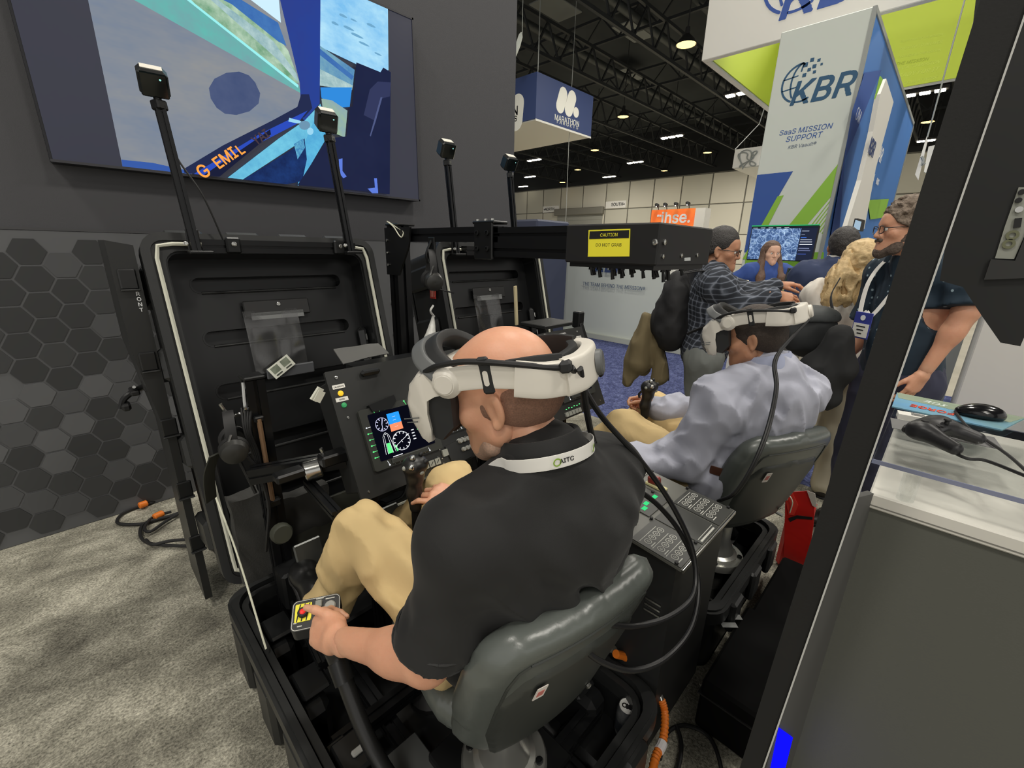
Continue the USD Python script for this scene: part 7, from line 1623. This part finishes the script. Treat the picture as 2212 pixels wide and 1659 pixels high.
p3, J3, R3, T3, HR3 = visitor('black-haired person in a plaid shirt and grey jeans gesturing with both hands, wearing a backpack', (3.05, 1.12), (fx, fy), (.16, -.97, -.12), SKIN_T, 'plaid_shirt', PLAID, mat('jeans_grey', (128, 132, 128), .85, var=(4, (108, 112, 110))), 1.74,
    arms=dict(elR=P(1590, 660, 'x', 2.98), wrR=P(1668, 640, 'x', 3.0), elL=P(1622, 640, 'x', 3.35), wrL=P(1672, 618, 'x', 3.42)), g=1.05, hands=dict(R=((.6, -.75, -.2), (-.5, -.5, .6)), L=((.6, -.75, .1), (-.1, -.1, 1))), h=.01, hem=-.1)
hair_cap(J3['head'], HR3, mat('hair_black', (34, 31, 30), .5, var=(120, (60, 56, 54), .5), bump=(160, .8, .006)), p3, .006, .085, -.02, .003, 60, top=.012, stretch=(1, .4, .4))
glasses(p3, V(*J3['head']), HR3, mat('frame_dark', (40, 34, 32), .4))
lanyard(p3, J3, R3, RIB)
bk = V(*J3['chest']) - R3[1] * .23
bp = thing('backpack', 'black backpack on the back of the person in the plaid shirt', 'backpack', bk - V(0, 0, .3))
b = Blob(.05); b.ell(bk + V(0, 0, -.02), (.16, .1, .26), R3).ell(bk + V(0, 0, -.16), (.17, .12, .16), R3).ell(bk - R3[1] * .07 - V(0, 0, .1), (.12, .06, .14), R3)
BPK = mat('backpack_black', (28, 28, 30), .8, bump=(300, .3, .001))
part('bag', b.mesh(.012, 0, fold_noise(7, .02, 3)), BPK, bp, smooth=True)
for s_ in (-1, 1):
    part('strap', tube([bk + V(s_ * .09, .04, .22) @ R3, V(*J3['neck']) + V(s_ * .12, -.05, -.0) @ R3, V(*J3['neck']) + V(s_ * .13, .09, -.08) @ R3, V(*J3['chest']) + V(s_ * .15, .14, .0) @ R3, bk + V(s_ * .19, .1, -.16) @ R3], .01, 10, 6, flat=(.008, .05), up=R3[0]), BPK, bp)
part('front_pocket', Blob(.03).ell(bk - R3[1] * .11 - V(0, 0, .12), (.1, .04, .1), R3).mesh(.01), BPK, bp)
part('hanging_strap', tube([bk + V(-.05, -.05, -.3) @ R3, bk + V(-.04, .0, -.45) @ R3, bk + V(-.06, .02, -.56) @ R3], .01, 8, 4, flat=(.004, .035)), BPK, bp)
jc = bk - R3[1] * .16 + V(0, 0, -.3)
b = Blob(.04); b.cone(jc + V(0, 0, .2), jc + V(0, 0, -.12) - R3[1] * .03, .05, .1); b.cone(jc + V(0, 0, .05) + R3[0] * -.08, jc + V(0, 0, -.2) + R3[0] * -.1, .06, .05); b.cone(jc - R3[1] * .04, jc - R3[1] * .1 + V(0, 0, -.3), .06, .04); b.cone(jc + R3[1] * .08, jc + R3[1] * .12 + V(0, 0, -.22), .05, .06)
solo('hanging_jacket', b.mesh(.009, 0, fold_noise(9, .03, 12, (1, 1, .3))), mat('jacket_olive', (116, 104, 76), .9, bump=(200, .3, .002)), 'olive brown jacket hanging from the black backpack', 'jacket', smooth=True)
# woman in blue behind the counter
wl = P(1663, 552, 'x', 5.62)
p4, J4, R4, T4, HR4 = visitor('long-haired person in a blue top standing with hands on hips before the television', (5.62, wl[1]), (-.75, -.62), (-.72, -.6, -.04), SKIN_P, 'blue_top', mat('top_blue', (46, 74, 142), .8), mat('trousers_black', (34, 34, 36), .8), 1.74,
    arms=dict(elL=V(5.62, wl[1], 0) + V(.18, -.38, 1.18), wrL=V(5.62, wl[1], 0) + V(.05, -.2, 1.0), elR=V(5.62, wl[1], 0) + V(-.22, .42, 1.2), wrR=V(5.62, wl[1], 0) + V(-.12, .2, 1.0)), g=.92)
HAIRB = mat('hair_brown', (84, 62, 50), .6, var=(60, (110, 84, 68), .5), bump=(120, .7, .004))
hair_cap(J4['head'], HR4, HAIRB, p4, .012, .06, -.05, .006, 30)
b = Blob(.03); h4 = V(*J4['head'])
for s_ in (-1, 1): b.chain([h4 + V(s_ * .07, -.01, .03) @ HR4, h4 + V(s_ * .09, .01, -.12) @ HR4, h4 + V(s_ * .11, .1, -.26) @ HR4, h4 + V(s_ * .115, .14, -.42) @ HR4], [.03, .04, .045, .03])
b.ell(h4 + V(0, -.08, -.1) @ HR4, (.09, .05, .14), HR4)
part('long_hair', b.mesh(.009, 0, fold_noise(16, .012, 4, (1, 1, .25))), HAIRB, p4, smooth=True)
lanyard(p4, J4, R4, mat('ribbon_green', (190, 206, 180), .6), (LBL,), .014, .3)
# person in the navy suit
nl = P(1824, 512, 'x', 4.0)
p5, J5, R5, T5, HR5 = visitor('person in a navy suit seen from behind near the white counter', (4.0, nl[1]), (.95, .3), (.9, .42, .0), SKIN_T, 'suit_jacket', mat('suit_navy', (48, 60, 92), .8), mat('suit_trousers', (178, 174, 154), .85), 1.8, g=1.08, hem=-.2)
hair_cap(J5['head'], HR5, mat('hair_black', ()), p5, .009, .07, -.05, .005, 40)
part('shirt_collar', tube([V(*J5['neck']) + (V(.075 * math.cos(a), .07 * math.sin(a), .05)) @ R5 for a in np.linspace(0, 2 * math.pi, 25)], .01, 10, flat=(.008, .03)), LBL, p5)
# blonde person
bl_ = P(1852, 555, 'x', 3.45)
p6, J6, R6, T6, HR6 = visitor('person with long wavy blonde hair in a white blouse seen from behind', (3.45, bl_[1] - .02), (.95, .2), (.9, .35, 0), SKIN_P, 'blouse', mat('blouse_white', (222, 216, 206), .75), mat('trousers_cream', (196, 188, 166), .85), 1.68,
    arms=dict(elL=P(1795, 682, 'x', 3.35), wrL=V(3.65, bl_[1] + .12, 1.05)), g=.95)
BLON = mat('hair_blonde', (226, 200, 150), .55, var=(30, (190, 158, 110), .6), bump=(110, .5, .004))
hair_cap(J6['head'], HR6, BLON, p6, .02, .06, -.07, .012, 26)
b = Blob(.04); h6 = V(*J6['head'])
for k in range(9):
    x = -.11 + .0275 * k; b.chain([h6 + V(x * .6, -.06, .04) @ HR6, h6 + V(x * 1.1, -.1, -.08) @ HR6, h6 + V(x * 1.25 + .015 * (-1) ** k, -.115, -.2) @ HR6, h6 + V(x * 1.3 - .01 * (-1) ** k, -.1, -.3) @ HR6], [.038, .048, .05, .026], .02)
part('wavy_hair', b.mesh(.008, 0, fold_noise(34, .034, 6, (1, 1, .22))), BLON, p6, smooth=True)
bag = V(3.12, bl_[1] + .16, 1.15)
sb_ = thing('shoulder_bag', 'dark grey shoulder bag hanging between the headset of the seated pilot and the blonde person', 'bag', P(1745, 720, 'x', 3.0))
c = P(1748, 712, 'x', 2.95); Rb = RR((.7, -.7, 0))
part('bag', Blob(.04).ell(c, (.07, .155, .13), Rb).ell(c + V(0, 0, -.06), (.06, .12, .1), Rb).mesh(.012, 0, fold_noise(6, .012, 2)), mat('bag_dark', (40, 42, 43), .7), sb_, smooth=True)
part('flap', Blob(.03).ell(c + V(0, 0, .07), (.078, .16, .07), Rb).cut(c + V(0, 0, .05), (0, 0, -1)).mesh(.01), mat('bag_flap', (66, 69, 69), .6), sb_, smooth=True)
part('strap', tube([c + V(.02, -.1, .08), P(1795, 640, 'x', 3.12), P(1815, 600, 'x', 3.15)], .01, 8, 5, flat=(.004, .03)), mat('bag_dark', ()), sb_)
# bearded person with the dotted shirt, at the podium's far side
DOT = usdkit.material(stage, '/World/Looks/dotted', {'t': ('texture_coordinate', {}), 'v': ('voronoi_texture', dict(scale=26.0, randomness=.35)), 'r': ('rgb_ramp', {'ramp': [(.0, lin((186, 204, 210))), (.16, lin((150, 172, 182))), (.2, lin((36, 54, 68))), (1, lin((32, 48, 62)))]}), 'p': ('principled_bsdf', dict(roughness=.8))},
    [('t.object', 'v.vector'), ('v.distance', 'r.fac'), ('r.color', 'p.base_color')], surface='p.BSDF')
bx = 2.98; hb = P(1940, 492, 'x', bx)
p7, J7, R7, T7, HR7 = visitor('bearded person with glasses in a dark dotted shirt talking beside the black slab', (bx + .08, hb[1] - .15), (-.8, .6), (-.45, .9, -.05), SKIN, 'dotted_shirt', DOT, mat('jeans_navy', (48, 50, 70), .85, var=(6, (62, 64, 84))), 1.87,
    arms=dict(head=P(1952, 494, 'x', bx), neck=P(1970, 558, 'x', bx + .06), elL=P(2086, 676, 'x', 2.9), wrL=P(2000, 800, 'x', 2.86)), g=.98, sleeve=.85, hem=-.2)
hair_cap(J7['head'], HR7, mat('hair_grey_brown', (98, 84, 72), .7, var=(40, (140, 124, 108), .6), bump=(80, .9, .01)), p7, .014, .07, -.02, .02, 28, top=.01)
h7 = V(*J7['head'])
b = Blob(.02); Tq = lambda q: h7 + V(*q) @ HR7
b.cone(Tq((-.06, .0, -.04)), Tq((-.042, .04, -.095)), .019, .023).cone(Tq((-.042, .04, -.092)), Tq((0, .078, -.11)), .023, .025).cone(Tq((.06, .0, -.04)), Tq((.042, .04, -.092)), .019, .023).cone(Tq((.042, .04, -.092)), Tq((0, .078, -.11)), .023, .025)
b.cone(Tq((-.022, .092, -.054)), Tq((.022, .092, -.054)), .009)
part('beard', b.mesh(.005, .001, fold_noise(60, .004, 2)), mat('beard_dark', (72, 60, 52), .85, var=(90, (112, 98, 88), .5), bump=(200, .8, .003)), p7, smooth=True)
glasses(p7, h7, HR7, mat('frame_dark', ()))
lanyard(p7, J7, R7, RIB, (mat('badge_blue', (58, 66, 150), .5), 1), .024, .27, .15)
# two visitors glimpsed past the slanted panel, one with trousers only in view under the overhead box
sl = P(1478, 570, 'x', 7.6)
p8, J8, R8, T8, HR8 = visitor('grey-haired person in black glimpsed beyond the slanted reception panel', (7.9, P(1497, 570, 'x', 7.9)[1]), (.3, -.9), (.5, -.85, 0), SKIN, 'black_top', mat('top_black', (34, 34, 36), .85), mat('trousers_black', ()), 1.66, h=.016)
hair_cap(J8['head'], HR8, mat('hair_grey', (176, 172, 166), .7, bump=(60, .6, .01)), p8, .012, .06, -.04, .006, 30, h=.008)
p9, J9, R9, T9, HR9 = visitor('long-haired person in dark clothes glimpsed beyond the slanted reception panel', (8.3, P(1466, 575, 'x', 8.3)[1]), (.8, -.5), (.8, -.5, 0), SKIN_P, 'black_top', mat('top_black', ()), mat('trousers_black', ()), 1.62, h=.016)
hair_cap(J9['head'], HR9, mat('hair_auburn', (146, 92, 58), .6, bump=(60, .6, .01)), p9, .014, .06, -.06, .008, 30, h=.008)
h9 = V(*J9['head']); part('long_hair', Blob(.03).chain([h9 + V(0, -.06, -.02) @ HR9, h9 + V(0, -.1, -.3) @ HR9], [.085, .06]).mesh(.012, 0, fold_noise(14, .015, 3)), mat('hair_auburn', ()), p9)
lg = P(1203, 690, 'z', 0)
pA, JA, RA, TA, HRA = visitor('distant person in brown trousers standing beyond the second open case', (lg[0], lg[1]), (.2, -1), (.2, -1, 0), SKIN, 'dark_top', mat('top_dark', (52, 50, 50), .85), mat('trousers_brown', (92, 80, 66), .85), 1.7, h=.016)

ctp = P(1815, 725, 'x', 2.82)
b = Blob(.05); b.cone(ctp + V(0, 0, -.02), P(1770, 810, 'x', 2.8), .045, .09).cone(ctp, P(1815, 800, 'x', 2.82), .045, .08).cone(P(1765, 800, 'x', 2.8), P(1790, 860, 'x', 2.8), .08, .06)
solo('draped_coat', b.mesh(.011, 0, fold_noise(8, .035, 7, (1, 1, .3))), mat('coat_black', (26, 27, 28), .85), 'black coat hanging over an arm in front of the bearded person', 'coat', smooth=True)
